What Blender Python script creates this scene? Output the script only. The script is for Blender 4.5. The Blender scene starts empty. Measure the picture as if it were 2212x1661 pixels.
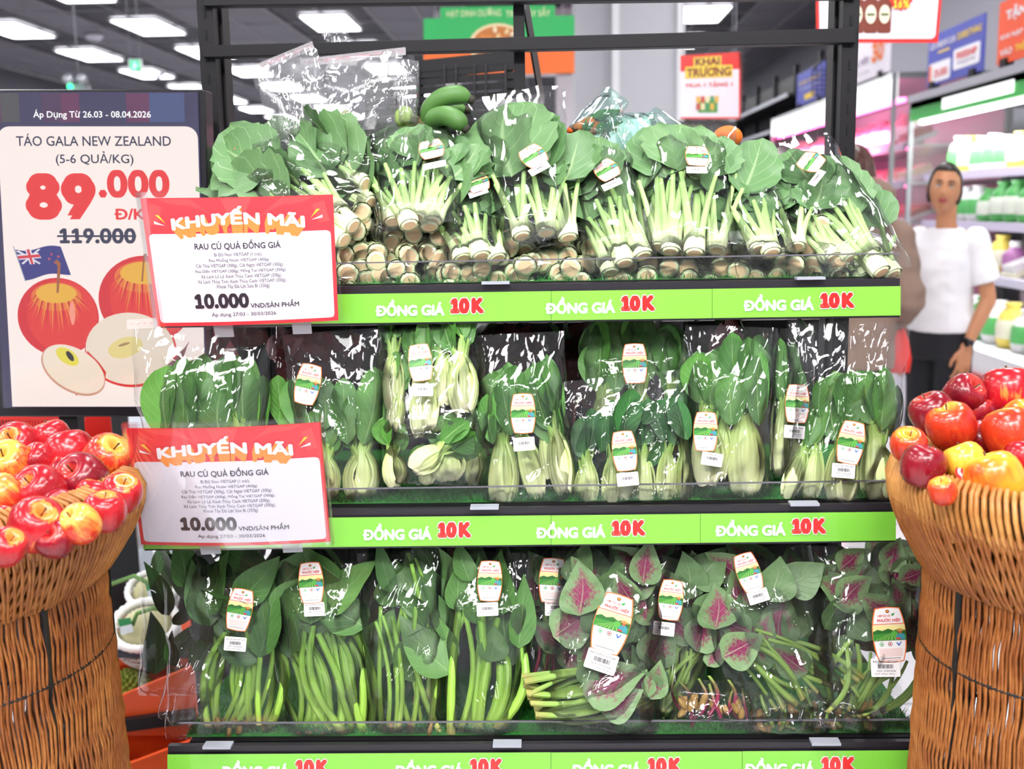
import bpy, bmesh, math, random
from mathutils import Vector, Matrix, noise
from math import sin, cos, pi, radians, sqrt

C = bpy.context.scene.collection
SC = bpy.context.scene

# ------------------------------------------------------------------ camera
FPX = 2340.0
YAW, PITCH, ROLL = -0.036, math.atan(385 / 2340), -0.017
EYE = Vector((0, 0, 1.45))
_F = Vector((sin(YAW) * cos(PITCH), cos(YAW) * cos(PITCH), -sin(PITCH)))
_R = Vector((cos(YAW), -sin(YAW), 0))
_U = _R.cross(_F)
RR = _R * cos(ROLL) + _U * sin(ROLL)
UU = _U * cos(ROLL) - _R * sin(ROLL)
cam_d = bpy.data.cameras.new('camera')
cam = bpy.data.objects.new('camera', cam_d)
C.objects.link(cam)
cam_d.sensor_width = 36
cam_d.lens = FPX * 36 / 2212
cam_d.clip_start = 0.02
cam_d.clip_end = 100
cam.matrix_world = Matrix(((RR.x, UU.x, -_F.x, EYE.x), (RR.y, UU.y, -_F.y, EYE.y), (RR.z, UU.z, -_F.z, EYE.z), (0, 0, 0, 1)))
cam_d.dof.use_dof = True
cam_d.dof.focus_distance = 1.72
cam_d.dof.aperture_fstop = 4.2
SC.camera = cam


def at(px, py, Y):
    """world point at depth Y seen at pixel (px, py) of the 2212 x 1661 photograph"""
    d = _F + RR * ((px - 1106) / FPX) + UU * ((830.5 - py) / FPX)
    return EYE + d * (Y / d.y)


# ------------------------------------------------------------------ world, exposure, lamps
w = bpy.data.worlds.new('world')
SC.world = w
w.use_nodes = True
w.node_tree.nodes['Background'].inputs[0].default_value = (0.93, 0.95, 1.0, 1)
w.node_tree.nodes['Background'].inputs[1].default_value = 0.15
SC.view_settings.view_transform = 'Standard'
SC.view_settings.look = 'None'
SC.view_settings.exposure = 0.2
SC.view_settings.gamma = 1
SC.view_settings.use_curve_mapping = False
SC.cycles.use_adaptive_sampling = True
SC.cycles.adaptive_threshold = 0.03
SC.cycles.transparent_max_bounces = 16
SC.cycles.max_bounces = 5
SC.cycles.diffuse_bounces = 2
SC.cycles.glossy_bounces = 3
SC.cycles.transmission_bounces = 4
SC.cycles.caustics_reflective = False
SC.cycles.caustics_refractive = False
SC.cycles.sample_clamp_indirect = 4
SC.cycles.use_denoising = True

CEIL = 3.85
LIGHT_GAIN = 17.0
# added fill lights, unseen, above and before the stand to brighten the produce
for _x, _y, _e in ((-1.0, -0.5, 24), (0.15, -0.7, 30), (1.2, -0.5, 24), (0.0, 0.9, 8)):
    _l = bpy.data.lights.new('produce_fill', 'AREA')
    _l.shape = 'RECTANGLE'
    _l.size, _l.size_y = 0.9, 0.25
    _l.energy = _e
    _l.color = (1.0, 0.99, 0.97)
    _o = bpy.data.objects.new('produce_fill', _l)
    C.objects.link(_o)
    _o.location = (_x, _y, 3.1)
    _d = Vector((0.1 * _x, 1.7, 0.9)) - _o.location
    _o.rotation_euler = _d.to_track_quat('-Z', 'Y').to_euler()


# ------------------------------------------------------------------ materials
def srgb(h):
    if isinstance(h, str):
        h = h.lstrip('#')
        c = [int(h[i:i + 2], 16) / 255 for i in (0, 2, 4)]
    else:
        c = h
    return tuple(x / 12.92 if x <= 0.04045 else ((x + 0.055) / 1.055) ** 2.4 for x in c) + (1,)


class NT:
    def __init__(s, name):
        s.m = bpy.data.materials.new(name)
        s.m.use_nodes = True
        s.t = s.m.node_tree
        s.b = s.t.nodes['Principled BSDF']
        s.out = s.t.nodes['Material Output']

    def n(s, kind, **kw):
        nd = s.t.nodes.new(kind)
        for k, v in kw.items():
            if k in nd.inputs.keys():
                nd.inputs[k].default_value = v
            else:
                setattr(nd, k, v)
        return nd

    def l(s, a, b):
        s.t.links.new(a, b)

    def math(s, op, a, b=None, clamp=False):
        nd = s.t.nodes.new('ShaderNodeMath')
        nd.operation = op
        nd.use_clamp = clamp
        for i, x in enumerate((a, b)):
            if x is None:
                continue
            if isinstance(x, (int, float)):
                nd.inputs[i].default_value = x
            else:
                s.l(x, nd.inputs[i])
        return nd.outputs[0]

    def mix(s, f, a, b):
        nd = s.t.nodes.new('ShaderNodeMix')
        nd.data_type = 'RGBA'
        for i, x in ((0, f), (6, a), (7, b)):
            if isinstance(x, (int, float)):
                nd.inputs[i].default_value = x
            elif isinstance(x, tuple):
                nd.inputs[i].default_value = x
            else:
                s.l(x, nd.inputs[i])
        return nd.outputs[2]

    def ramp(s, f, stops):
        nd = s.t.nodes.new('ShaderNodeValToRGB')
        e = nd.color_ramp.elements
        while len(e) < len(stops):
            e.new(0.5)
        for i, (p, c) in enumerate(stops):
            e[i].position = p
            e[i].color = c
        s.l(f, nd.inputs[0])
        return nd.outputs[0]

    def noise(s, scale, detail=3, coord=None, rough=0.5, out=0):
        nd = s.n('ShaderNodeTexNoise', Scale=scale, Detail=detail, Roughness=rough)
        if coord is None:
            coord = s.n('ShaderNodeTexCoord').outputs['Object']
        s.l(coord, nd.inputs['Vector'])
        return nd.outputs[out]

    def bump(s, h, strength=0.3, dist=0.002):
        nd = s.n('ShaderNodeBump', Strength=strength, Distance=dist)
        s.l(h, nd.inputs['Height'])
        return nd.outputs[0]


MATS = {}


def mat(name, col, rough=0.5, metal=0.0, emit=0.0, spec=0.5, vary=0.0, scale=30, bump=0.0, sub=0.0, alpha=1.0, coat=0.0):
    if name in MATS:
        return MATS[name]
    t = NT(name)
    c = srgb(col)
    t.b.inputs['Base Color'].default_value = c
    t.b.inputs['Roughness'].default_value = rough
    t.b.inputs['Metallic'].default_value = metal
    t.b.inputs['Specular IOR Level'].default_value = spec
    t.b.inputs['Coat Weight'].default_value = coat
    if emit:
        t.b.inputs['Emission Color'].default_value = c
        t.b.inputs['Emission Strength'].default_value = emit
    if vary or bump:
        nz = t.noise(scale, 4)
        if vary:
            dark = tuple(x * (1 - vary) for x in c[:3]) + (1,)
            t.l(t.mix(nz, dark, tuple(min(1, x * (1 + vary)) for x in c[:3]) + (1,)), t.b.inputs['Base Color'])
        if bump:
            t.l(t.bump(nz, bump, 0.002), t.b.inputs['Normal'])
    if alpha < 1:
        t.b.inputs['Alpha'].default_value = alpha
    MATS[name] = t.m
    return t.m


def film_mat(name, haze=0.05, gain=1.35, scale=26, bumpd=0.013, rough=0.055, tint=(1, 1, 1, 1), angle=0.5, hazecol=(0.95, 0.96, 1, 1)):
    t = NT(name)
    tc = t.n('ShaderNodeTexCoord').outputs['Object']
    mp = t.n('ShaderNodeMapping')
    mp.inputs['Scale'].default_value = (1, 1, 0.2)
    mp.inputs['Rotation'].default_value = (0.2, angle, 0.3)
    t.l(tc, mp.inputs['Vector'])
    warp = t.noise(9, 2, mp.outputs[0], out=1)
    add = t.n('ShaderNodeVectorMath', operation='MULTIPLY_ADD')
    t.l(warp, add.inputs[0])
    add.inputs[1].default_value = (0.10, 0.10, 0.10)
    t.l(mp.outputs[0], add.inputs[2])
    vo = t.n('ShaderNodeTexVoronoi', Scale=scale, feature='DISTANCE_TO_EDGE')
    t.l(add.outputs[0], vo.inputs['Vector'])
    vo2 = t.n('ShaderNodeTexVoronoi', Scale=scale * 0.8, feature='F1')
    t.l(add.outputs[0], vo2.inputs['Vector'])
    h = t.math('ADD', t.math('MULTIPLY', vo.outputs['Distance'], 0.8), t.math('MULTIPLY', vo2.outputs['Distance'], 0.9))
    h = t.math('ADD', h, t.math('MULTIPLY', t.noise(scale * 1.2, 2, mp.outputs[0]), 0.4))
    bp = t.n('ShaderNodeBump', Strength=1.0, Distance=bumpd)
    t.l(h, bp.inputs['Height'])
    fr = t.n('ShaderNodeFresnel', IOR=1.5)
    t.l(bp.outputs[0], fr.inputs['Normal'])
    fac = t.math('MULTIPLY', fr.outputs[0], gain, clamp=True)
    tr = t.n('ShaderNodeBsdfTransparent')
    tr.inputs[0].default_value = tint
    df = t.n('ShaderNodeBsdfDiffuse')
    df.inputs[0].default_value = hazecol
    m1 = t.n('ShaderNodeMixShader')
    m1.inputs[0].default_value = haze
    t.l(tr.outputs[0], m1.inputs[1])
    t.l(df.outputs[0], m1.inputs[2])
    gl = t.n('ShaderNodeBsdfGlossy', Roughness=rough)
    gl.inputs['Color'].default_value = (1, 1, 1, 1)
    t.l(bp.outputs[0], gl.inputs['Normal'])
    m2 = t.n('ShaderNodeMixShader')
    t.l(fac, m2.inputs[0])
    t.l(m1.outputs[0], m2.inputs[1])
    t.l(gl.outputs[0], m2.inputs[2])
    t.l(m2.outputs[0], t.out.inputs[0])
    MATS[name] = t.m
    return t.m


def clear_mat(name, haze=0.02, gain=1.0, rough=0.03, tint=(0.97, 0.98, 0.98, 1)):
    t = NT(name)
    fr = t.n('ShaderNodeFresnel', IOR=1.5)
    fac = t.math('MULTIPLY', fr.outputs[0], gain, clamp=True)
    tr = t.n('ShaderNodeBsdfTransparent')
    tr.inputs[0].default_value = tint
    df = t.n('ShaderNodeBsdfDiffuse')
    m1 = t.n('ShaderNodeMixShader')
    m1.inputs[0].default_value = haze
    t.l(tr.outputs[0], m1.inputs[1])
    t.l(df.outputs[0], m1.inputs[2])
    gl = t.n('ShaderNodeBsdfGlossy', Roughness=rough)
    m2 = t.n('ShaderNodeMixShader')
    t.l(fac, m2.inputs[0])
    t.l(m1.outputs[0], m2.inputs[1])
    t.l(gl.outputs[0], m2.inputs[2])
    t.l(m2.outputs[0], t.out.inputs[0])
    MATS[name] = t.m
    return t.m


# ------------------------------------------------------------------ objects
def empty(name, loc=(0, 0, 0), label=None, cat=None, group=None):
    o = bpy.data.objects.new(name, None)
    C.objects.link(o)
    o.location = loc
    o.empty_display_size = 0.05
    tag(o, label, cat, group)
    return o


ORD = ['first', 'second', 'third', 'fourth', 'fifth', 'sixth', 'seventh', 'eighth', 'ninth', 'tenth', 'eleventh', 'twelfth', 'thirteenth', 'fourteenth', 'fifteenth', 'sixteenth', 'seventeenth', 'eighteenth', 'nineteenth', 'twentieth']


def tag(o, label=None, cat=None, group=None, kind=None):
    for k, v in (('label', label), ('category', cat), ('group', group), ('kind', kind)):
        if v:
            o[k] = v
    return o


def link(name, me, parent=None, M=None):
    o = bpy.data.objects.new(name, me)
    C.objects.link(o)
    if parent is not None:
        o.parent = parent
    if M is not None:
        o.matrix_local = M
    return o


class MB:
    """collects geometry for ONE mesh"""

    def __init__(s):
        s.v, s.f, s.m, s.uv = [], [], [], {}

    def add(s, vs, fs, mi=0, T=None):
        n = len(s.v)
        s.v += [tuple(T @ Vector(x)) for x in vs] if T is not None else [tuple(x) for x in vs]
        s.f += [tuple(i + n for i in f) for f in fs]
        s.m += [mi] * len(fs)
        return s

    def box(s, c, d, mi=0, T=None):
        x, y, z = c
        a, b, e = d[0] / 2, d[1] / 2, d[2] / 2
        vs = [(x + i * a, y + j * b, z + k * e) for i in (-1, 1) for j in (-1, 1) for k in (-1, 1)]
        fs = [(0, 1, 3, 2), (4, 6, 7, 5), (0, 4, 5, 1), (2, 3, 7, 6), (0, 2, 6, 4), (1, 5, 7, 3)]
        return s.add(vs, fs, mi, T)

    def bar(s, p, q, w, h=None, mi=0, up=Vector((0, 0, 1))):
        p, q = Vector(p), Vector(q)
        h = h or w
        d = (q - p).normalized()
        if abs(d.dot(up)) > 0.95:
            up = Vector((0, 1, 0))
        x = d.cross(up).normalized()
        u = x.cross(d)
        vs = [b + x * (i * w / 2) + u * (j * h / 2) for b in (p, q) for i, j in ((-1, -1), (1, -1), (1, 1), (-1, 1))]
        return s.add(vs, [(0, 1, 2, 3), (4, 7, 6, 5), (0, 4, 5, 1), (1, 5, 6, 2), (2, 6, 7, 3), (3, 7, 4, 0)], mi)

    def tube(s, pts, rad, n=8, mi=0, cap=True, flat=1.0, T=None):
        pts = [Vector(p) for p in pts]
        k = len(pts)
        if not isinstance(rad, (list, tuple)):
            rad = [rad] * k
        vs, fs = [], []
        prev = None
        for i, p in enumerate(pts):
            d = (pts[min(i + 1, k - 1)] - pts[max(i - 1, 0)]).normalized()
            if prev is None:
                prev = Vector((0, 1, 0)) if abs(d.y) < 0.9 else Vector((1, 0, 0))
            x = (prev - d * prev.dot(d)).normalized()
            prev = x
            y = d.cross(x)
            for j in range(n):
                a = 2 * pi * j / n
                vs.append(p + x * (cos(a) * rad[i] * flat) + y * (sin(a) * rad[i]))
        for i in range(k - 1):
            for j in range(n):
                fs.append((i * n + j, i * n + (j + 1) % n, (i + 1) * n + (j + 1) % n, (i + 1) * n + j))
        if cap:
            fs.append(tuple(range(n - 1, -1, -1)))
            fs.append(tuple((k - 1) * n + j for j in range(n)))
        return s.add(vs, fs, mi, T)

    def lathe(s, prof, n=24, mi=0, T=None, cap=True, sx=1, sy=1):
        vs, fs = [], []
        for r, z in prof:
            for j in range(n):
                a = 2 * pi * j / n
                vs.append((r * cos(a) * sx, r * sin(a) * sy, z))
        k = len(prof)
        for i in range(k - 1):
            for j in range(n):
                fs.append((i * n + j, i * n + (j + 1) % n, (i + 1) * n + (j + 1) % n, (i + 1) * n + j))
        if cap:
            fs.append(tuple(range(n - 1, -1, -1)))
            fs.append(tuple((k - 1) * n + j for j in range(n)))
        return s.add(vs, fs, mi, T)

    def ball(s, c, r, n=12, mi=0, sc=(1, 1, 1), T=None):
        prof = [(max(1e-4, r * sin(pi * i / n)), -r * cos(pi * i / n)) for i in range(n + 1)]
        M0 = Matrix.Translation(c) @ Matrix.Diagonal((*sc, 1))
        return s.lathe(prof, n + 4, mi, (T @ M0) if T is not None else M0, cap=False)

    def mesh(s, name, mats, smooth=True):
        me = bpy.data.meshes.new(name)
        me.from_pydata(s.v, [], s.f)
        for m in (mats if isinstance(mats, (list, tuple)) else [mats]):
            me.materials.append(m)
        if len(me.materials) > 1:
            me.polygons.foreach_set('material_index', s.m)
        if smooth:
            me.polygons.foreach_set('use_smooth', [True] * len(me.polygons))
        me.update()
        return me

    def build(s, name, mats, parent=None, smooth=True, M=None):
        return link(name, s.mesh(name, mats, smooth), parent, M)


def bevel(o, w=0.003, seg=2):
    b = o.modifiers.new('bevel', 'BEVEL')
    b.width = w
    b.segments = seg
    b.limit_method = 'ANGLE'
    return o


# ------------------------------------------------------------------ lettering and flat print
_TX = {}
try:        # Blender's own interface face; the built-in one serves if it is missing
    FONT = bpy.data.fonts.load(bpy.utils.system_resource('DATAFILES', path='fonts') + '/Inter.woff2')
except Exception:
    FONT = None


def _outline(s, bold, shear=0.0):
    cu = bpy.data.curves.new('lettering', 'FONT')
    cu.body = s
    if FONT and all(c in '0123456789.%' for c in s):     # figures in the other face: its 1 has a flag
        cu.font = FONT
    cu.shear = shear
    cu.resolution_u = 3
    cu.fill_mode = 'FRONT'
    o = bpy.data.objects.new('lettering', cu)
    me = o.to_mesh()
    vs = [(v.co.x, v.co.y) for v in me.vertices]
    fs = [tuple(p.vertices) for p in me.polygons]
    o.to_mesh_clear()
    bpy.data.objects.remove(o)
    bpy.data.curves.remove(cu)
    return vs, fs


def text2d(s, bold=0.0, shear=0.0):
    """outline of a line of text as flat vertices scaled so that its bounding box is 1 x 1; aspect returned"""
    key = (s, bold, shear)
    if key in _TX:
        return _TX[key]
    base = {'\u0110': 'D', '\u1eda': 'O', '\u1edb': 'o', '\u01a0': 'O', '\u01a1': 'o'}
    plain = ''.join(base.get(c, c) for c in s)
    vs, fs = _outline(plain, 0, shear)
    for i, ch in enumerate(s):      # bars and accents whose outlines would cancel are drawn by themselves
        if ch in base:
            dv, _ = _outline(base[ch], 0)
            wd = max(v[0] for v in dv) - min(v[0] for v in dv)
            hd = max(v[1] for v in dv)
            pv, _ = _outline(plain[:i + 1], 0)
            xl_ = max(v[0] for v in pv) - wd
            n = len(vs)
            if ch == '\u0110':
                vs += [(xl_ - 0.07, hd / 2 - 0.04), (xl_ + wd * 0.45, hd / 2 - 0.04), (xl_ + wd * 0.45, hd / 2 + 0.04), (xl_ - 0.07, hd / 2 + 0.04)]
            else:
                vs += [(xl_ + wd * 0.84, hd * 0.84), (xl_ + wd * 1.0, hd * 0.80), (xl_ + wd * 1.14, hd * 1.08), (xl_ + wd * 0.98, hd * 1.08)]
            fs.append((n, n + 1, n + 2, n + 3))
            if ch in '\u1eda\u1edb':
                vs += [(xl_ + wd * 0.35, hd + 0.05), (xl_ + wd * 0.46, hd + 0.05), (xl_ + wd * 0.68, hd + 0.22), (xl_ + wd * 0.52, hd + 0.22)]
                fs.append((n + 4, n + 5, n + 6, n + 7))
    par = list(range(len(vs)))

    def root_(i):
        while par[i] != i:
            par[i] = par[par[i]]
            i = par[i]
        return i
    for f in fs:
        for j in f[1:]:
            par[root_(j)] = root_(f[0])
    ids = {}
    isl = [ids.setdefault(root_(i), len(ids)) % 5 for i in range(len(vs))]
    vs = [(v[0], v[1], isl[i]) for i, v in enumerate(vs)]
    if bold > 0.008:      # heavier strokes: the outline laid again around a small ring
        v0, f0 = list(vs), list(fs)
        k = len(v0)
        for i in range(6):
            dx, dy = bold * cos(pi * i / 3), bold * sin(pi * i / 3)
            n = len(vs)
            vs += [(q[0] + dx, q[1] + dy, q[2] + 5 * (i + 1)) for q in v0]
            fs += [tuple(j + n for j in f) for f in f0]
    x0, x1 = min(v[0] for v in vs), max(v[0] for v in vs)
    y0, y1 = min(v[1] for v in vs), max(v[1] for v in vs)
    r = ([((q[0] - x0) / (x1 - x0), (q[1] - y0) / (y1 - y0), q[2]) for q in vs], fs, (x1 - x0) / (y1 - y0))
    _TX[key] = r
    return r


class Print:
    """flat print on a sheet: coordinates in photo-like units, y down; mapped through self.map to 3D"""

    def __init__(s, fmap, ld=8e-6):
        s.map = fmap
        s.ld = ld
        s.mb = MB()
        s.mats = []

    def mi(s, m):
        if m not in s.mats:
            s.mats.append(m)
        return s.mats.index(m)

    def poly(s, pts, m, h):
        s.mb.add([s.map(x, y, h) for x, y in pts], [tuple(range(len(pts)))], s.mi(m))
        return s

    def rect(s, x0, y0, x1, y1, m, h, r=0.0, sub=1):
        if r:
            pts = []
            for cx, cy, a0 in ((x1 - r, y0 + r, -pi / 2), (x1 - r, y1 - r, 0), (x0 + r, y1 - r, pi / 2), (x0 + r, y0 + r, pi)):
                for i in range(5):
                    a = a0 + i * pi / 8
                    pts.append((cx + r * cos(a), cy + r * sin(a)))
            return s.poly(pts, m, h)
        return s.poly([(x0, y0), (x1, y0), (x1, y1), (x0, y1)], m, h)

    def ell(s, cx, cy, rx, ry, m, h, n=24, a0=0, a1=2 * pi, rot=0):
        pts = []
        for i in range(n):
            a = a0 + (a1 - a0) * i / (n if abs(a1 - a0 - 2 * pi) < 1e-6 else n - 1)
            x, y = rx * cos(a), ry * sin(a)
            pts.append((cx + x * cos(rot) - y * sin(rot), cy + x * sin(rot) + y * cos(rot)))
        return s.poly(pts, m, h)

    def text(s, t, x0, y0, x1, y1, m, h, bold=0.0, warp=None, shear=0.0):
        vs, fs, _ = text2d(t, bold, shear)
        out = []
        for u, v, lay in vs:
            x, y = x0 + (x1 - x0) * u, y1 + (y0 - y1) * v
            if warp:
                x, y = warp(x, y, u, v)
            out.append(s.map(x, y, h + lay * s.ld))
        s.mb.add(out, fs, s.mi(m))
        return s

    def build(s, name, parent):
        return s.mb.build(name, s.mats, parent, smooth=False)


def sheet_map(W, H, tl, tr, br, bl, bend=None):
    """maps sheet coordinates (0..W, 0..H, y down) to the quad, h metres off it towards the viewer"""
    tl, tr, br, bl = (Vector(p) for p in (tl, tr, br, bl))
    n = (tr - tl).cross(bl - tl).normalized()
    if n.dot(EYE - tl) < 0:
        n = -n

    def f(x, y, h):
        u, v = x / W, y / H
        p = (tl * (1 - u) + tr * u) * (1 - v) + (bl * (1 - u) + br * u) * v
        if bend:
            h = h + bend(u, v)
        return p + n * h
    return f


WHITE = mat('white print', '#f4f2f8', 0.5)
RED = mat('red print', '#e8281e', 0.5)
SIGNRED = mat('sign red', '#e5323f', 0.45)
ORANGE = mat('orange print', '#f07a28', 0.5)
NAVY = mat('navy print', '#2c2f55', 0.5)
BLACKP = mat('black print', '#1a1820', 0.5)
GREENP = mat('lime green print', '#86d93a', 0.5)
YELLOWP = mat('yellow print', '#f5d23c', 0.5)
BLACKM = mat('black powder coated steel', '#121014', 0.5, spec=0.3)
GREYM = mat('brushed grey metal', '#9a9ca2', 0.35, metal=0.6)
# ------------------------------------------------------------------ room shell
def struct(o):
    o['kind'] = 'structure'
    return o


t = NT('pale floor tile')
br = t.n('ShaderNodeTexBrick', Scale=1.0)
br.offset = 0
br.inputs['Color1'].default_value = srgb('#d9d8da')
br.inputs['Color2'].default_value = srgb('#cfcfd2')
br.inputs['Mortar'].default_value = srgb('#9c9ca0')
br.inputs['Mortar Size'].default_value = 0.006
br.inputs['Brick Width'].default_value = 0.6
br.inputs['Row Height'].default_value = 0.6
t.l(t.n('ShaderNodeTexCoord').outputs['Object'], br.inputs['Vector'])
t.l(br.outputs[0], t.b.inputs['Base Color'])
t.b.inputs['Roughness'].default_value = 0.25
FLOORM = t.m
X0, X1, Y0, Y1 = -9.0, 3.8, -7.0, 32.0
struct(MB().box(((X0 + X1) / 2, (Y0 + Y1) / 2, -0.05), (X1 - X0, Y1 - Y0, 0.1)).build('floor', FLOORM, smooth=False))
CEILM = mat('dark grey ceiling', '#3c3b42', 0.8)
TILEM = mat('grey ceiling tile', '#6e6c76', 0.8, vary=0.04, scale=2)
WALLR = mat('grey lavender wall', '#b9b9c4', 0.7)
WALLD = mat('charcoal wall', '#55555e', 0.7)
ceil = struct(MB().box(((X0 + X1) / 2, (Y0 + Y1) / 2, CEIL + 0.08), (X1 - X0, Y1 - Y0, 0.1)).build('ceiling', CEILM, smooth=False))
struct(MB().box((X1 + 0.05, (Y0 + 13) / 2, CEIL / 2), (0.1, 13 - Y0, CEIL)).build('wall_right', WALLR, smooth=False))
struct(MB().box((X1 + 0.05, (13 + Y1) / 2, CEIL / 2), (0.1, Y1 - 13, CEIL)).build('wall_right', WALLD, smooth=False))  # far stretch of the same wall, its lack of light put into a darker colour
struct(MB().box((X0 - 0.05, (Y0 + Y1) / 2, CEIL / 2), (0.1, Y1 - Y0, CEIL)).build('wall_left', WALLD, smooth=False))
struct(MB().box(((X0 + X1) / 2, Y1 + 0.05, CEIL / 2), (X1 - X0, 0.1, CEIL)).build('wall_back', WALLD, smooth=False))
struct(MB().box(((X0 + X1) / 2, Y0 - 0.05, CEIL / 2), (X1 - X0, 0.1, CEIL)).build('wall_front', WALLR, smooth=False))

# ceiling tiles, 0.6 x 1.2 m, those in view as single tiles sharing a mesh; rows of lamps take the place of tiles
LX = [-7.0, -5.2, -2.8, -0.4, 2.0]
LY = [-4.6, -2.2, 0.2, 2.6, 5.0, 7.4, 9.8, 12.2, 14.6, 17.0, 19.4, 21.8, 24.2, 26.6, 29.0]
tile_me = MB().box((0, 0, 0), (0.585, 1.18, 0.02)).mesh('ceiling_tile', TILEM, False)
far = MB()
cells = []
nx = int((X1 - X0) / 0.6)
ny = int((Y1 - Y0) / 1.2)
for i in range(nx):
    for j in range(ny):
        x, y = X0 + 0.5 + 0.6 * i, Y0 + 0.6 + 1.2 * j
        if any(abs(x - a) < 0.31 for a in LX) and any(abs(y - b) < 0.61 for b in LY):
            continue
        d = Vector((x, y, CEIL)) - EYE
        z = d.dot(_F)
        vis = z > 1 and abs(d.dot(RR) / z * FPX) < 1180 and d.dot(UU) / z * FPX < 900
        cells.append((z if vis else 1e9, x, y))
cells.sort()
for k, (z, x, y) in enumerate(cells):
    if k < 250 and z < 1e8:
        link('ceiling_tile', tile_me, ceil).location = (x, y, CEIL + 0.02)
    else:
        far.box((x, y, CEIL + 0.02), (0.585, 1.18, 0.02))
o = far.build('tile_field', TILEM, ceil, smooth=False)
o['kind'] = 'stuff'
# T-bars between the tiles
bars = MB()
for i in range(nx + 1):
    bars.box((X0 + 0.2 + 0.6 * i, (Y0 + Y1) / 2, CEIL + 0.004), (0.024, Y1 - Y0, 0.012))
for j in range(ny + 1):
    bars.box(((X0 + X1) / 2, Y0 + 1.2 * j, CEIL + 0.004), (X1 - X0, 0.024, 0.012))
bars.build('grid_bar', mat('ceiling grid bar', '#8d8b94', 0.6), ceil, smooth=False)

# lamps: flush LED panels
t = NT('lit diffuser')
t.b.inputs['Base Color'].default_value = (0.9, 0.9, 0.9, 1)
t.b.inputs['Emission Color'].default_value = (1.0, 0.985, 1.0, 1)
t.b.inputs['Emission Strength'].default_value = LIGHT_GAIN
LIT = t.m
frame_me = MB()
for a in (-1, 1):
    frame_me.box((a * 0.295, 0, 0), (0.018, 1.2, 0.03)).box((0, a * 0.595, 0), (0.6, 0.018, 0.03))
frame_me = frame_me.mesh('lamp_frame', mat('white lamp frame', '#e8e8ee', 0.5), False)
diff_me = MB().box((0, 0, 0), (0.575, 1.175, 0.012)).mesh('diffuser', LIT, False)
for i, x in enumerate(LX):
    for j, y in enumerate(LY):
        if abs(x + 0.4) < 0.1 and y > 4:      # the column and the banner stand in this row
            continue
        col = ('leftmost row', 'second row from the left', 'row above the louvred rack', 'row over the column', 'row right of the column')[i]
        lp = empty('ceiling_lamp', (x, y, CEIL), 'white LED panel, %s from the front in the %s' % (ORD[j], col), 'ceiling lamp', 'ceiling LED panels')
        link('lamp_frame', frame_me, lp)
        link('diffuser', diff_me, lp).location = (0, 0, 0.004)

# column behind the display
cl, cr = at(1243, 200, 8.0), at(1475, 200, 8.0)
ce = at(1330, 200, 8.0)
m = MB()
m.box(((ce.x + cr.x) / 2, 8.4, CEIL / 2), (cr.x - ce.x, 0.8, CEIL))
m.box(((cl.x + ce.x) / 2, 8.5, CEIL / 2), (ce.x - cl.x, 0.8, CEIL))
struct(m.build('column', mat('light grey column paint', '#c9c9d0', 0.6), smooth=False))
m = MB().box((ce.x, 7.99, CEIL / 2), (0.05, 0.03, CEIL)).box((cr.x - 0.02, 7.99, CEIL / 2), (0.05, 0.03, CEIL))
struct(m.build('trim_1', mat('white corner trim', '#f2f2f6', 0.4), smooth=False))
# doorway beside the column: white jamb and lintel, dark opening
a, b = at(1150, 200, 14), at(1243, 200, 14)
m = MB().box((b.x - 0.12, 14, 1.6), (0.24, 0.15, 3.2)).box(((a.x + b.x) / 2 - 0.5, 14, 3.45), (b.x - a.x + 1.4, 0.15, 0.8)).box((a.x - 1.0, 14, 1.6), (0.2, 0.15, 3.2))
struct(m.build('door_1', mat('white door jamb', '#f4f4f8', 0.5), smooth=False))
# ------------------------------------------------------------------ tiered display stand
YP = 2.12            # uprights
rnd = random.Random(7)


stand = empty('display_stand', (0, YP, 0), 'black steel shelving frame with slotted uprights and two crossbars carrying the vegetable shelves', 'shelving frame')


def sp(o):
    """keep world coordinates for a child of the stand"""
    o.location = (-stand.location.x, -stand.location.y, -stand.location.z)
    return o


xl = at(460, 300, YP).x
xr = at(1829, 300, YP).x
for x in (xl, xr):
    m = MB().box((x, YP + 0.02, 1.1), (0.03, 0.05, 2.2))
    m.box((x + (0.018 if x < 0 else -0.018), YP + 0.06, 1.1), (0.006, 0.05, 2.2))
    o = sp(bevel(m.build('upright', BLACKM, stand, smooth=False), 0.0015))
    s = MB()
    for k in range(52):
        s.box((x, YP - 0.0055, 0.1 + k * 0.04), (0.0045, 0.0025, 0.018))
    tag(s.build('slot_row', mat('slot shadow black', '#050505', 0.8), o, smooth=False), kind='stuff')


def beam(l0, l1, r0, r1, name='crossbar', y=YP - 0.02, d=0.03):
    a, b, c, e = at(438, l0, y), at(438, l1, y), at(1851, r0, y), at(1851, r1, y)
    m = MB()
    vs = [a, b, e, c] + [p + Vector((0, d, 0)) for p in (a, b, e, c)]
    m.add(vs, [(0, 1, 2, 3), (4, 7, 6, 5), (0, 4, 5, 1), (3, 2, 6, 7), (0, 3, 7, 4), (1, 5, 6, 2)])
    return sp(bevel(m.build(name, BLACKM, stand, smooth=False), 0.0015))


beam(98, 124, 60, 92)
beam(-18, 13, -45, -5)
c0, c1 = at(1120, 0, YP + 0.03), at(1124, 225, YP + 0.03)
m = MB().box(((c0.x + c1.x) / 2, YP + 0.03, 1.55), (0.021, 0.02, 1.3))
sp(bevel(m.build('centre_post', BLACKM, stand, smooth=False), 0.001))
# sloping bracket arm behind the centre post
m = MB().bar(at(1135, 8, YP + 0.05), at(1172, 225, YP + 0.25), 0.004, 0.05)
sp(m.build('bracket_arm', BLACKM, stand, smooth=False))
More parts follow.
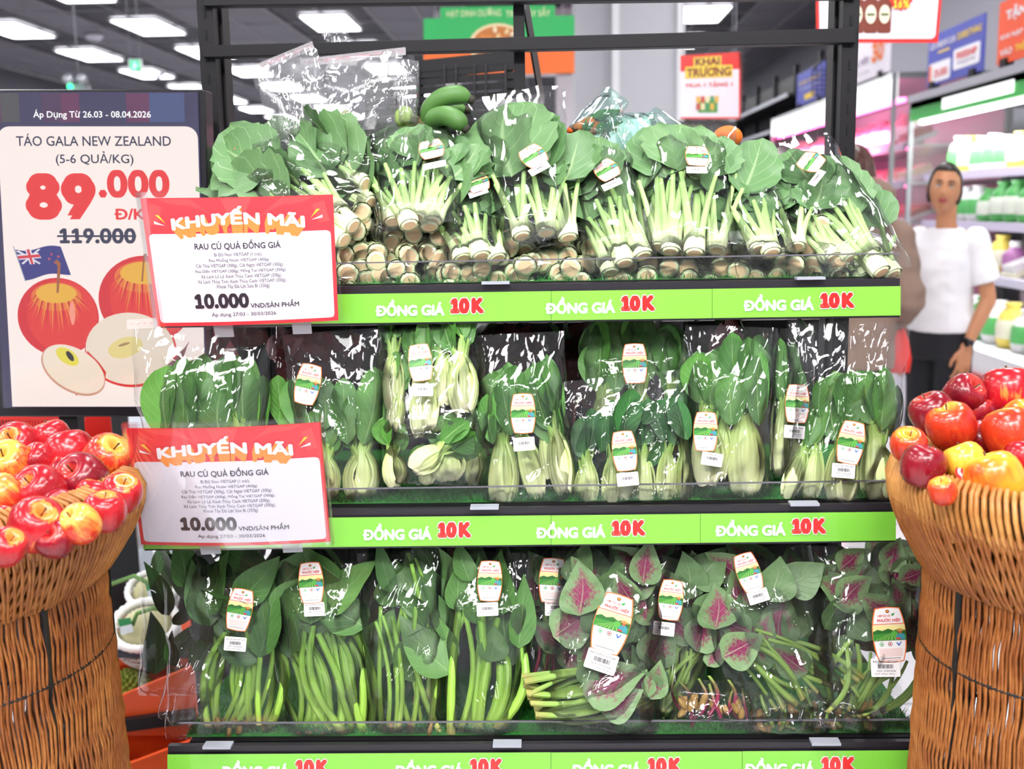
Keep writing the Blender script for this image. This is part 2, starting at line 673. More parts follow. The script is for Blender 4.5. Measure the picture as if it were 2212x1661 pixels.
# base plinth and rear panels between the uprights under the middle shelf
m = MB().box((0.0, YP - 0.22, 0.09), (1.3, 0.5, 0.18))
sp(m.build('plinth', BLACKM, stand, smooth=False))
m = MB().box(((xl + xr) / 2, YP + 0.03, 0.55), (xr - xl - 0.04, 0.012, 0.72))
sp(m.build('back_panel', BLACKM, stand, smooth=False))
m = MB().box(((xl + 0.55) / 2, YP + 0.03, 1.08), (0.55 - xl - 0.04, 0.012, 0.28))
sp(m.build('back_panel', BLACKM, stand, smooth=False))

ACR = clear_mat('clear acrylic', haze=0.006, gain=0.6)
ACRE = mat('acrylic cut edge', '#6f6d76', 0.3, alpha=0.85)
RAILM = mat('black plastic rail', '#252228', 0.35)
GRASSM = mat('artificial grass', '#3a9a38', 0.5, vary=0.4, scale=220)
STRIPM = mat('glossy lime green paper', '#8be046', 0.35)
STRIPR = mat('strip red ink', '#f0201c', 0.35)
STRIPW = mat('strip white ink', '#fbfbfb', 0.35)
WOODM = mat('raw wood edge', '#a9713d', 0.6)


def make_shelf(label, Yf, sl, sr, tl, tr_, guard, words_, joints, x0, x1):
    """sl/sr: strip bottom y at left/right px, tl/tr_: strip top y; guard: top line y at both ends"""
    A, B = at(x0, tl, Yf), at(x1, tr_, Yf)
    Cc, D = at(x1, sr, Yf), at(x0, sl, Yf)
    root = empty('display_shelf', ((A.x + B.x) / 2, Yf, (A.z + B.z) / 2), label, 'shelf')
    off = Matrix.Translation(-root.location)
    up = Vector((0, 0, 1))
    zt = 0.012
    # board
    m = MB()
    bl_, br_ = A + Vector((0.03, 0.02, zt)), B + Vector((-0.0, 0.02, zt))
    bk = YP + 0.0
    vs = [bl_, br_, Vector((br_.x, bk, br_.z)), Vector((bl_.x, bk, bl_.z))]
    vs = vs + [v - up * 0.03 for v in vs]
    m.add(vs, [(0, 1, 2, 3), (4, 7, 6, 5), (0, 4, 5, 1), (1, 5, 6, 2), (2, 6, 7, 3), (3, 7, 4, 0)], T=off)
    m.build('shelf_board', BLACKM, root, smooth=False)
    # price rail with its clear cover
    m = MB()
    q = [A + up * zt, B + up * zt, Cc - up * 0.003, D - up * 0.003]
    vs = [p + Vector((0, 0.004, 0)) for p in q] + [p + Vector((0, 0.014, 0)) for p in q]
    m.add(vs, [(0, 3, 2, 1), (4, 5, 6, 7), (0, 1, 5, 4), (3, 7, 6, 2), (0, 4, 7, 3), (1, 2, 6, 5)], T=off)
    m.build('price_rail', RAILM, root, smooth=False)
    W = x1 - x0
    f0 = sheet_map(W, 65, A, B, Cc, D)
    f = lambda x, y, h: off @ f0(x, y, h)
    js = [0] + [j - x0 for j in joints] + [W]
    for i in range(len(js) - 1):
        pr = Print(f)
        pr.rect(js[i] + (1 if i else 0), 0, js[i + 1], 64, STRIPM, 0.0008 + 0.0006 * (i % 2))
        so = pr.build('price_strip', root)
        pr = Print(f)
        any_ = False
        for wx in words_:
            lx = wx - x0
            if not (js[i] <= lx + 60 < js[i + 1]):
                continue
            any_ = True
            pr.text('ĐỒNG GIÁ', lx, 13, lx + 150, 50, STRIPW, 0.0022, bold=0.055)
            for a_, b_, t_ in ((160, 206, '10'), (206, 238, 'K')):
                pr.text(t_, lx + a_, 10, lx + b_, 48, STRIPW, 0.0022, bold=0.12)
                pr.text(t_, lx + a_ + 2, 12, lx + b_ - 2, 46, STRIPR, 0.0025, bold=0.085)
        if any_:
            pr.build('lettering', so)
    # clear cover in front of the strip
    m = MB().add([off @ f0(0, -3, 0.004), off @ f0(W, -3, 0.004), off @ f0(W, 67, 0.004), off @ f0(0, 67, 0.004)], [(0, 1, 2, 3)])
    m.build('rail_cover', ACR, root, smooth=False)
    # acrylic guard
    yg = Yf + 0.02
    ga, gb = at(x0 + 20, guard[0], yg), at(x1 - 2, guard[1], yg)
    lo = Vector((0, 0, 1))
    za, zb = A.z + zt, B.z + zt
    m = MB()
    vs = [ga, gb, Vector((gb.x, yg, zb)), Vector((ga.x, yg, za))]
    vs2 = [v + Vector((0, 0.003, 0)) for v in vs]
    m.add(vs + vs2, [(0, 3, 2, 1), (4, 5, 6, 7)], T=off)
    # right end return
    m.add([gb, gb + Vector((0.012, 0.05, -0.005)), Vector((gb.x + 0.012, yg + 0.3, zb + 0.06)), Vector((gb.x + 0.012, yg + 0.3, zb)), Vector((gb.x, yg, zb))], [(0, 1, 2, 3, 4)], T=off)
    g = m.build('acrylic_guard', ACR, root, smooth=False)
    MB().bar(off @ ga, off @ gb, 0.003, 0.0022).build('guard_edge', ACRE, g, smooth=False)
    for fx in (0.07, 0.46, 0.88):
        p = off @ (A.lerp(B, fx) + up * (zt + 0.003))
        MB().box(p, (0.045, 0.02, 0.004)).build('guard_clip', mat('grey plastic clip', '#a9adb8', 0.3), root, smooth=False)
    # grass mat lies on the board: a thing of its own
    return root, A, B


def grass_mat(label, A, B, Yf, seed, n=9000):
    r = random.Random(seed)
    z = (A.z + B.z) / 2 + 0.013
    m = MB()
    x0, x1 = A.x + 0.02, B.x + 0.01
    m.add([(x0, Yf + 0.03, A.z + 0.014), (x1, Yf + 0.03, B.z + 0.014), (x1, YP - 0.03, B.z + 0.014), (x0, YP - 0.03, A.z + 0.014)], [(0, 1, 2, 3)])
    for k in range(n):
        x = r.uniform(x0, x1)
        y = Yf + 0.036 + abs(r.gauss(0, 0.07)) * 0.9
        zz = A.z + (B.z - A.z) * (x - x0) / (x1 - x0) + 0.013
        h = r.uniform(0.008, 0.018)
        a = r.uniform(0, 2 * pi)
        dx, dy = cos(a) * 0.0011, sin(a) * 0.0011
        lx, ly = r.uniform(-.012, .012), r.uniform(-.014, .006)
        m.add([(x - dx, y - dy, zz), (x + dx, y + dy, zz), (x + lx, y + ly, zz + h)], [(0, 1, 2)])
    o = m.build('grass_mat', GRASSM, smooth=False)
    return tag(o, label, 'grass mat', kind='stuff')


YT, YM, YB = 1.755, 1.665, 1.60
TOPW = [820 - 0, 1188, 1612]
sh, A, B = make_shelf('upper display shelf with a green price strip and a clear guard holding the leafy greens', YT, 705, 682, 641, 618, (575, 547), [445, 820, 1188, 1612], [1200, 1545], 345, 1945)
grass_mat('artificial grass liner on the upper shelf under the long-stemmed greens', A, B, YT, 1, 1500)
TOPZ = A.z
sh, A, B = make_shelf('middle display shelf with a green price strip holding the bagged bok choy', YM, 1187, 1168, 1122, 1105, (1062, 1038), [415, 793, 1168, 1552], [1200, 1520], 310, 1935)
grass_mat('artificial grass liner showing in front of the bagged bok choy', A, B, YM, 2, 11000)
MIDZ = A.z
sh, A, B = make_shelf('lowest display shelf in view with a green price strip holding spinach and amaranth bags', YB, 1692, 1686, 1629, 1620, (1562, 1554), [482, 862, 1245, 1615], [1200, 1610], 362, 1980)
grass_mat('dark artificial grass liner under the spinach and amaranth bags', A, B, YB, 3, 9000)
BOTZ = A.z

# ------------------------------------------------------------------ promotion cards
SHEET_LINES = [
    ('Bí Đỏ Non VIETGAP (1 trái),', 150, 256, 113, 123), ('Rau Muống Nước VIETGAP (400g)', 137, 270, 124, 134),
    ('Cải Thìa VIETGAP (300g), Cải Ngọt VIETGAP (300g).', 106, 302, 136, 146), ('Rau Dền VIETGAP (300g), Mồng Tơi VIETGAP (300g),', 104, 307, 147, 157),
    ('Xà Lách Lô Lô Xanh Thủy Canh VIETGAP (200g),', 115, 296, 159, 169), ('Xà Lách Thủy Tinh Xanh Thủy Canh VIETGAP (200g),', 106, 306, 170, 180),
    ('Khoai Tây Đà Lạt Size Bi (350g)', 149, 267, 181, 191)]
CARDW = mat('glossy white paper', '#efeaf7', 0.35)
INK = mat('card black ink', '#221f2c', 0.45)
INKG = mat('card grey ink', '#4b485c', 0.45)


def promo_card(label, tl, tr, br, bl, Yt, Yb):
    P4 = [at(*tl, Yt), at(*tr, Yt), at(*br, Yb), at(*bl, Yb)]
    root = empty('promotion_card', (P4[2] + P4[3]) / 2, label, 'price card', 'red and white promotion cards')
    off = Matrix.Translation(-root.location)
    bend = lambda u, v: 0.006 * sin(pi * u)
    f0 = sheet_map(416, 270, *P4, bend=bend)
    f = lambda x, y, h: off @ f0(x, y, h)
    # paper: a strip grid so that it can bend
    m = MB()
    n = 12
    vs = [f(416 * i / n, y, 0) for y in (0, 270) for i in range(n + 1)] + [f(416 * i / n, y, -0.0006) for y in (0, 270) for i in range(n + 1)]
    m.add(vs, [(i, i + 1, n + 2 + i, n + 1 + i) for i in range(n)] + [(2 * n + 2 + i, 3 * n + 3 + i, 3 * n + 4 + i, 2 * n + 3 + i) for i in range(n)])
    paper = m.build('paper_sheet', SIGNRED, root)
    pr = Print(f)
    for i in range(14):     # rays on the header
        a = pi * (i + 0.5) / 14
        if i % 2 == 0:
            a2 = a + pi / 14
            pr.poly([(208, 76), (208 + 300 * cos(a), max(2, 76 - 300 * sin(a))), (208 + 300 * cos(a2), max(2, 76 - 300 * sin(a2)))] if abs(cos(a)) < 0.6 else
                    [(208, 76), (208 + 200 * cos(a), 76 - 200 * sin(a) if 200 * sin(a) < 74 else 2), (208 + 200 * cos(a2), 76 - 200 * sin(a2) if 200 * sin(a2) < 74 else 2)], mat('header ray red', '#ea4a4e', 0.45), 0.0004)
    nn = 10
    for i in range(nn):     # white panel in columns so that it follows the bend
        x0, x1 = 8 + 400 * i / nn, 8 + 400 * (i + 1) / nn
        if i in (0, nn - 1):
            L = i == 0
            r = 9
            xa, xb = (x0, x1)
            if L:
                pr.poly([(xa + r, 73), (xb, 73), (xb, 262), (xa + r, 262), (xa + 2, 260), (xa, 253), (xa, 82), (xa + 2, 76)], CARDW, 0.0006)
            else:
                pr.poly([(xa, 73), (xb - r, 73), (xb - 2, 76), (xb, 82), (xb, 253), (xb - 2, 260), (xb - r, 262), (xa, 262)], CARDW, 0.0006)
        else:
            pr.poly([(x0, 73), (x1, 73), (x1, 262), (x0, 262)], CARDW, 0.0006)
    pr.build('printed_ground', paper)
    pr = Print(f)
    OR1, OR2 = mat('header orange', '#f5803a', 0.45), mat('header light orange', '#f9a53f', 0.45)
    for k in range(9, 0, -1):
        s_ = 1 - 0.012 * k
        wp = lambda x, y, u, v, k=k, s_=s_: (208 + (x - 208) * s_, y + 2.0 * k - 11 * sin(pi * u) + 4)
        pr.text('KHUYẾN MÃI', 62, 24, 354, 62, OR2 if k % 2 else OR1, 0.0008 + (9 - k) * 0.00005, bold=0.045, warp=wp)
    wp = lambda x, y, u, v: (x, y - 11 * sin(pi * u) + 4)
    pr.text('KHUYẾN MÃI', 62, 24, 354, 62, WHITE, 0.0016, bold=0.045, warp=wp)
    for sx in (1, -1):
        c = 208
        for (p, col) in ((((-184, 46), (-160, 56), (-184, 52)), WHITE), (((-180, 34), (-158, 52), (-172, 34)), YELLOWP)):
            pr.poly([(c + sx * x, y - (6 if sx < 0 else 0)) for x, y in p], col, 0.0012)
    pr.text('RAU CỦ QUẢ ĐỒNG GIÁ', 108, 86, 298, 108, INK, 0.001, bold=0.012)
    for s_, x0, x1, y0, y1 in SHEET_LINES:
        pr.text(s_, x0, y0, x1, y1, INKG, 0.001, bold=0.0)
    pr.text('10.000', 94, 200, 218, 232, INK, 0.001, bold=0.05)
    pr.text('VND/SẢN PHẨM', 221, 217, 330, 233, INK, 0.001, bold=0.012)
    pr.text('Áp dụng 27/03 - 30/03/2026', 130, 240, 277, 252, INK, 0.001, bold=0.0)
    pr.build('lettering', paper)
    m = MB()
    n = 12
    vs = [f(-8 + 432 * i / n, y, h) for h in (0.0035, -0.002) for y in (-12, 277) for i in range(n + 1)]
    k = n + 1
    m.add(vs, [(b + i, b + i + 1, b + k + i + 1, b + k + i) for b in (0, 2 * k) for i in range(n)] + [(0, k, 3 * k, 2 * k), (n, 2 * k + n, 3 * k + n, k + n)])
    m.build('plastic_sleeve', film_mat('sleeve film', haze=0.01, gain=0.28, scale=7, bumpd=0.004, rough=0.10), root)
    m = MB().bar(f(150, 268, -0.006), f(150, 300, -0.010), 0.03, 0.003).bar(f(330, 268, -0.006), f(330, 300, -0.010), 0.03, 0.003)
    m.build('card_clip', mat('clear plastic clip', '#c9c9d2', 0.2, alpha=0.5), root, smooth=False)
    return root


promo_card('red-headed promotion card clipped to the upper price rail', (303, 428), (719, 420), (731, 692), (341, 705), 1.65, 1.70)
promo_card('red-headed promotion card clipped to the middle price rail', (272, 925), (692, 912), (714, 1170), (305, 1176), 1.50, 1.585)

# ------------------------------------------------------------------ apple advert on a digital screen
YS = 1.98


def scr(name, col, e=0.62):
    m_ = mat('screen ' + name, col, 0.12, emit=e * 1.35, spec=0.6)
    m_.node_tree.nodes['Principled BSDF'].inputs['Base Color'].default_value = (0.02, 0.02, 0.025, 1)
    return m_


tl, tr, brr, bl = at(-30, 199, YS), at(428, 199, YS), at(448, 880, YS), at(8, 880, YS)
root = empty('advertising_screen', ((bl + brr) / 2), 'tall digital screen advertising apples behind the left basket', 'screen')
off = Matrix.Translation(-root.location)
f0 = sheet_map(455, 681, tl, tr, brr, bl)
f = lambda x, y, h: off @ f0(x, y, h)
m = MB()
fr_ = [(-16, -6), (468, -6), (470, 703), (-18, 703)]
vs = [f(x, y, -0.002) for x, y in fr_] + [f(x, y, -0.05) for x, y in fr_]
m.add(vs, [(0, 1, 2, 3), (4, 7, 6, 5), (0, 4, 5, 1), (1, 5, 6, 2), (2, 6, 7, 3), (3, 7, 4, 0)])
case = m.build('screen_case', mat('black screen case', '#16151b', 0.3), root, smooth=False)
bevel(case, 0.003)
_p = f(135, 700, -0.03)
_q = Vector((_p.x, _p.y, 0.03 - root.location.z))
MB().bar(_p, _q, 0.035, 0.03).build('stand_post', BLACKM, root, smooth=False)
bevel(MB().box(_q, (0.5, 0.3, 0.02)).build('stand_foot', BLACKM, root, smooth=False), 0.004)


def sx(px, py):
    return px + 30 - 38 * (py - 199) / 681, py - 199


pr = Print(f)
pr.rect(0, 0, 455, 681, scr('navy', '#3a3560', 0.45), 0.0)
for a, b, c in ((0, 30, '#6d2f5e'), (30, 70, '#5c5a56'), (118, 160, '#59325f'), (160, 200, '#7b2c5f'), (300, 350, '#7a2f62'), (350, 425, '#50619a')):
    pr.rect(a, 2, b, 62, scr('band ' + c, c, 0.4), 0.0004)
pts = []
x0, x1, y0, y1, r = 20, 455 - 3, 71, 679, 26
for cx, cy, a0 in ((x1 - r, y0 + r, -pi / 2), (x1, y1, 0), (x0, y1, pi / 2), (x0 + r, y0 + r, pi)):
    if (cy == y1):
        pts.append((cx, cy))
    else:
        for i in range(7):
            a = a0 + i * pi / 12
            pts.append((cx + r * cos(a), cy + r * sin(a)))
pr.poly(pts, scr('cream', '#f9e9e2', 0.68), 0.0008)
pic = pr.build('lit_picture', root)
pr = Print(f)


def st(s_, x0, y0, x1, y1, m_, bold=0.0, h=0.0016):
    a, b = sx(x0, y0), sx(x1, y0)
    pr.text(s_, a[0], a[1], b[0], y1 - 199, m_, h, bold=bold)


SN, SR, SW = scr('ink navy', '#3a3a5e', 0.3), scr('ink red', '#f5281c', 0.6), scr('ink white', '#ffffff', 0.8)
st('Áp Dụng Từ 26.03 - 08.04.2026', 72, 235, 325, 256, SW, 0.01)
st('TÁO GALA NEW ZEALAND', 35, 285, 369, 311, SN, 0.01)
st('(5-6 QUẢ/KG)', 121, 322, 289, 353, SN, 0.01)
st('89', 53, 368, 207, 467, SR, 0.06)
st('.000', 213, 361, 367, 420, SR, 0.045)
st('Đ/KG', 250, 443, 342, 467, SR, 0.03)
st('119.000', 130, 485, 297, 518, SN, 0.04)
pr.rect(*sx(126, 500), *sx(299, 504), SN, 0.002)
pr.build('lettering', pic)
pr = Print(f)


def sp_(pts, col, h=0.0014, e=0.6):
    pr.poly([sx(*p) for p in pts], scr(col, col, e), h)


def se(cx, cy, rx, ry, col, h=0.0014, e=0.6, a0=0, a1=2 * pi, rot=0):
    c = sx(cx, cy)
    pr.ell(c[0], c[1], rx, ry, scr(col, col, e), h, 40, a0, a1, rot)


# flag with cross and stars on a pole
sp_([(29, 524), (31, 524), (58, 598), (56, 600)], '#9aa0b4')
wav = lambda x: 4 * sin((x - 35) / 16)
top = [(34 + i * 5, 531 + wav(34 + i * 5) - i * 0.3) for i in range(21)]
bot = [(57 + i * 5, 594 + wav(57 + i * 5) - i * 0.6) for i in range(20, -1, -1)]
sp_(top + bot, '#33358e', 0.0015, 0.5)
sp_([(35, 534), (42, 533), (90, 560), (88, 563)], '#f0e6ee', 0.0017)
sp_([(48, 561), (84, 530), (90, 530), (52, 563)], '#f0e6ee', 0.0017)
sp_([(56, 531), (68, 529), (78, 562), (67, 563)], '#f0e6ee', 0.0018)
sp_([(38, 542), (85, 538), (92, 549), (43, 553)], '#f0e6ee', 0.0018)
sp_([(59, 531), (65, 530), (75, 562), (70, 563)], '#e03442', 0.0020)
sp_([(39, 545), (87, 541), (90, 547), (42, 551)], '#e03442', 0.0020)
for cx, cy in ((114, 541), (129, 546), (109, 551), (122, 559)):
    pts = []
    for i in range(10):
        rr_ = 4 if i % 2 == 0 else 1.8
        pts.append((cx + rr_ * sin(pi * i / 5), cy - rr_ * cos(pi * i / 5)))
    sp_(pts, '#c8506e', 0.0018)
# first apple
def apple_pic(cx, cy, rx, ry, h):
    se(cx, cy, rx, ry, '#e01d1c', h)
    se(cx + rx * .10, cy - ry * .02, rx * .86, ry * .93, '#ee3226', h + 0.0001)
    se(cx - rx * .05, cy - ry * .52, rx * .62, ry * .36, '#f0742c', h + 0.0002)
    se(cx - rx * .05, cy - ry * .60, rx * .50, ry * .26, '#f3b630', h + 0.0003)
    for i in range(26):
        a = pi * (0.05 + 0.9 * i / 25)
        L = 0.75 + 0.2 * ((i * 7) % 5) / 5
        x_, y_ = cx - rx * .05 + rx * .5 * cos(a), cy - ry * .6 + ry * .24 * sin(a)
        ex, ey = cx + rx * L * cos(a) * .95, cy - ry * .5 + ry * L * sin(a) * 1.1
        sp_([(x_ - 2, y_), (x_ + 2, y_), (ex, ey)], ('#f07a2a', '#c8161c', '#f5a030')[i % 3], h + 0.00035)
    se(cx + rx * .35, cy - ry * .1, rx * .07, ry * .3, '#ff9a80', h + 0.0005)


apple_pic(322, 640, 104, 96, 0.0014)
apple_pic(130, 678, 90, 86, 0.0022)
sp_([(126, 625), (131, 625), (134, 585), (135, 560), (126, 552), (121, 558), (128, 566), (127, 590)], '#a5602c', 0.003)
sp_([(312, 600), (316, 600), (318, 560), (324, 540), (316, 540)], '#a5602c', 0.003)
# halved apple behind, wedge in front
se(292, 752, 102, 82, '#e0261f', 0.0032)
se(290, 748, 98, 80, '#f6e3cf', 0.0034)
se(280, 745, 40, 22, '#eed98a', 0.0035, rot=-0.3)
se(277, 738, 14, 3, '#b08a5a', 0.0036, rot=-0.3)
sp_([(196, 752), (222, 778), (238, 800), (236, 824), (214, 848), (170, 852)], '#dc2b1e', 0.0037)
se(165, 796, 77, 48, '#d9a088', 0.0038, rot=0.55)
se(166, 793, 74, 46, '#fbe8d2', 0.0040, rot=0.55)
se(152, 765, 28, 16, '#efe04a', 0.0042, rot=0.6)
se(158, 764, 13, 6, '#1f140f', 0.0044, rot=1.0)
pr.build('apple_picture', pic)
m = MB().add([f(0, 0, 0.008), f(455, 0, 0.008), f(455, 681, 0.008), f(0, 681, 0.008)], [(0, 1, 2, 3)])
m.build('screen_glass', clear_mat('screen glass', haze=0.0, gain=1.3, rough=0.02), root, smooth=False)
# ------------------------------------------------------------------ produce materials
def leaf_mat(name, c1, c2, vein, vein_amt=0.55, ribw=0.03, centre=None, rough=0.42, nveins=7.0, csize=0.9):
    t = NT(name)
    uv = t.n('ShaderNodeTexCoord').outputs['UV']
    sep = t.n('ShaderNodeSeparateXYZ')
    t.l(uv, sep.inputs[0])
    u, v = sep.outputs[0], sep.outputs[1]
    au = t.math('ABSOLUTE', t.math('SUBTRACT', u, 0.5))
    rib = t.math('SUBTRACT', 1.0, t.math('DIVIDE', au, t.math('MULTIPLY', t.math('SUBTRACT', 1.25, v), ribw)), clamp=True)
    fr = t.math('FRACT', t.math('SUBTRACT', t.math('MULTIPLY', v, nveins), t.math('MULTIPLY', au, 5.0)))
    sv = t.math('SUBTRACT', 1.0, t.math('DIVIDE', t.math('ABSOLUTE', t.math('SUBTRACT', fr, 0.5)), 0.07), clamp=True)
    ve = t.math('MAXIMUM', rib, t.math('MULTIPLY', sv, 0.5))
    oi = t.n('ShaderNodeObjectInfo').outputs['Random']
    nz = t.noise(6, 4)
    f = t.math('ADD', t.math('MULTIPLY', oi, 0.6), t.math('MULTIPLY', nz, 0.6), clamp=True)
    base = t.mix(f, srgb(c1), srgb(c2))
    if centre:
        d = t.math('ADD', t.math('MULTIPLY', au, 2.6), t.math('ABSOLUTE', t.math('MULTIPLY', t.math('SUBTRACT', v, 0.42), 1.7)))
        d = t.math('ADD', d, t.math('MULTIPLY', t.math('SUBTRACT', t.noise(14, 3, uv), 0.5), 1.6))
        cm = t.math('MULTIPLY', t.math('SUBTRACT', csize, d), 1.6, clamp=True)
        cm = t.math('MULTIPLY', cm, t.math('GREATER_THAN', oi, 0.35))
        base = t.mix(cm, base, srgb(centre))
    col = t.mix(t.math('MULTIPLY', ve, vein_amt), base, srgb(vein))
    t.l(col, t.b.inputs['Base Color'])
    t.b.inputs['Roughness'].default_value = rough
    t.l(t.bump(t.math('ADD', ve, t.math('MULTIPLY', t.noise(30, 3), 0.6)), 0.35, 0.002), t.b.inputs['Normal'])
    return t.m


def stalk_mat(name, c0, c1, c2, p1=0.25, p2=0.9, rough=0.33):
    t = NT(name)
    uv = t.n('ShaderNodeTexCoord').outputs['UV']
    sep = t.n('ShaderNodeSeparateXYZ')
    t.l(uv, sep.inputs[0])
    v = t.math('ADD', sep.outputs[1], t.math('MULTIPLY', t.math('SUBTRACT', t.noise(8, 3), 0.5), 0.25))
    col = t.ramp(v, [(0.0, srgb(c0)), (p1, srgb(c1)), (p2, srgb(c2))])
    wv = t.math('SINE', t.math('MULTIPLY', sep.outputs[0], 60.0))
    oi = t.n('ShaderNodeObjectInfo').outputs['Random']
    hs = t.n('ShaderNodeHueSaturation')
    t.l(t.math('ADD', 0.9, t.math('MULTIPLY', oi, 0.2)), hs.inputs['Value'])
    t.l(col, hs.inputs['Color'])
    t.l(hs.outputs[0], t.b.inputs['Base Color'])
    t.b.inputs['Roughness'].default_value = rough
    t.l(t.bump(wv, 0.25, 0.0012), t.b.inputs['Normal'])
    return t.m


BOKLEAF = leaf_mat('bok choy leaf', '#2f6a28', '#5f9a3e', '#b2d38a', 0.5, 0.05)
BOKSTALK = stalk_mat('bok choy stalk', '#f2f4c6', '#dfeea2', '#9ed05f', 0.4, 1.0)
DARKLEAF = leaf_mat('dark bok choy leaf', '#1f5028', '#3d7a3c', '#93bf7c', 0.5, 0.04)
CHOYLEAF = leaf_mat('choy sum leaf', '#426f3c', '#6f9660', '#b4cf9a', 0.55, 0.045, nveins=5)
CHOYSTALK = stalk_mat('choy sum stalk', '#eef5cc', '#cbe8a0', '#b0dc84', 0.3, 0.9)
CUTM = mat('cut stem end', '#e6c79c', 0.6, vary=0.15, scale=70)
BUTTM = mat('bok choy base', '#e6e2bd', 0.5, vary=0.15, scale=40)
SPINLEAF = leaf_mat('water spinach leaf', '#264f22', '#4f7c3c', '#94b878', 0.4, 0.03)
BASLEAF = leaf_mat('malabar spinach leaf', '#38662f', '#6a9650', '#a8c98c', 0.45, 0.03)
SPINSTEM = stalk_mat('spinach stem', '#c0b060', '#a5d052', '#93cc58', 0.12, 1.0)
AMARLEAF = leaf_mat('amaranth leaf', '#3b6033', '#7b9a68', '#b9c8a0', 0.35, 0.03, centre='#7c1f4a', csize=1.05)
AMARSTEM = stalk_mat('amaranth stem', '#a9a45a', '#8fb552', '#9cc163', 0.15, 1.0)
REDSTEM = stalk_mat('red amaranth stem', '#8a2a4a', '#9b2c50', '#8fb552', 0.5, 1.0)
REDLEAF = leaf_mat('red amaranth leaf', '#5b2027', '#84363a', '#a05a55', 0.35, 0.03)
ROOTM = mat('brown root', '#b08b4a', 0.7, vary=0.3, scale=60)

rl = random.Random(11)


def uvmesh(name, nu, nv, fn, material, close_u=False):
    """grid mesh with uv; fn(u, v) -> point"""
    me = bpy.data.meshes.new(name)
    vs = [tuple(fn(i / nu, j / nv)) for j in range(nv + 1) for i in range(nu + 1)]
    fs = [(j * (nu + 1) + i, j * (nu + 1) + i + 1, (j + 1) * (nu + 1) + i + 1, (j + 1) * (nu + 1) + i) for j in range(nv) for i in range(nu)]
    me.from_pydata(vs, [], fs)
    uvl = me.uv_layers.new(name='UVMap')
    co = [(i / nu, j / nv) for j in range(nv + 1) for i in range(nu + 1)]
    uvl.data.foreach_set('uv', [c for l in me.loops for c in co[l.vertex_index]])
    me.polygons.foreach_set('use_smooth', [True] * len(me.polygons))
    me.materials.append(material)
    me.update()
    return me


def leaf_mesh(kind, material, seed, name='leaf', T=None, thick=False):
    r = random.Random(seed)
    wid, ruf, tip, cup = {'bok': (0.30, 0.012, 0.55, 0.16), 'choy': (0.40, 0.035, 0.6, 0.10), 'spin': (0.21, 0.01, 0.95, 0.12),
                          'bas': (0.30, 0.015, 0.85, 0.14), 'amar': (0.34, 0.025, 0.95, 0.10)}[kind]
    ph = [r.uniform(0, 6.28) for _ in range(5)]
    bend = r.uniform(-0.25, 0.35)
    twist = r.uniform(-0.5, 0.5)
    side = r.uniform(-0.12, 0.12)
    asym = r.uniform(-0.06, 0.06)

    def fn(u, v):
        s = (u - 0.5) * 2
        if kind == 'bok':
            hw = wid * (sin(pi * min(1, v ** 0.85)) ** 0.55 * (0.55 + 0.45 * v)) * 1.05
        elif kind == 'choy':
            hw = wid * sin(pi * v ** 0.8) ** 0.6 * (1 + 0.05 * sin(v * 40 + ph[0]) + 0.04 * sin(v * 23 + ph[3]))
        else:
            hw = wid * sin(pi * v ** 0.62) ** (0.9) * (1 - 0.15 * v)
        hw = max(hw, 0.006)
        x = s * hw + side * sin(pi * v * 0.8) + asym * s * s * hw
        y = cup * hw * 2.2 * (s * s) * -1 + ruf * abs(s) ** 2 * sin(v * 19 + ph[1] + s * 2) + bend * v * v * 0.4
        y += 0.015 * sin(6 * v + ph[2]) * s
        a = twist * v * 0.6
        return Vector((x * cos(a), y + x * sin(a), v))
    if T is None:
        return uvmesh(name, 8, 14, fn, material)
    return uvmesh(name, 8, 12, lambda u, v: T @ fn(u, v), material)


def stalk_tube(pts, rads, flats, material, name='stalk', n=8, ax=Vector((0, 1, 0)), groove=0.0):
    """tube with uv along its length; flats widens it sideways (perpendicular to ax)"""
    k = len(pts)

    def fn(u, v):
        i = min(int(round(v * (k - 1))), k - 1)
        p = pts[i]
        d = (pts[min(i + 1, k - 1)] - pts[max(i - 1, 0)]).normalized()
        x = d.cross(ax).normalized()
        y = x.cross(d)
        a = 2 * pi * u
        g = 1 - groove * max(0, -sin(a)) ** 2
        return p + x * (cos(a) * rads[i] * flats[i]) + y * (sin(a) * rads[i] * g)
    return uvmesh(name, n, k - 1, fn, material)


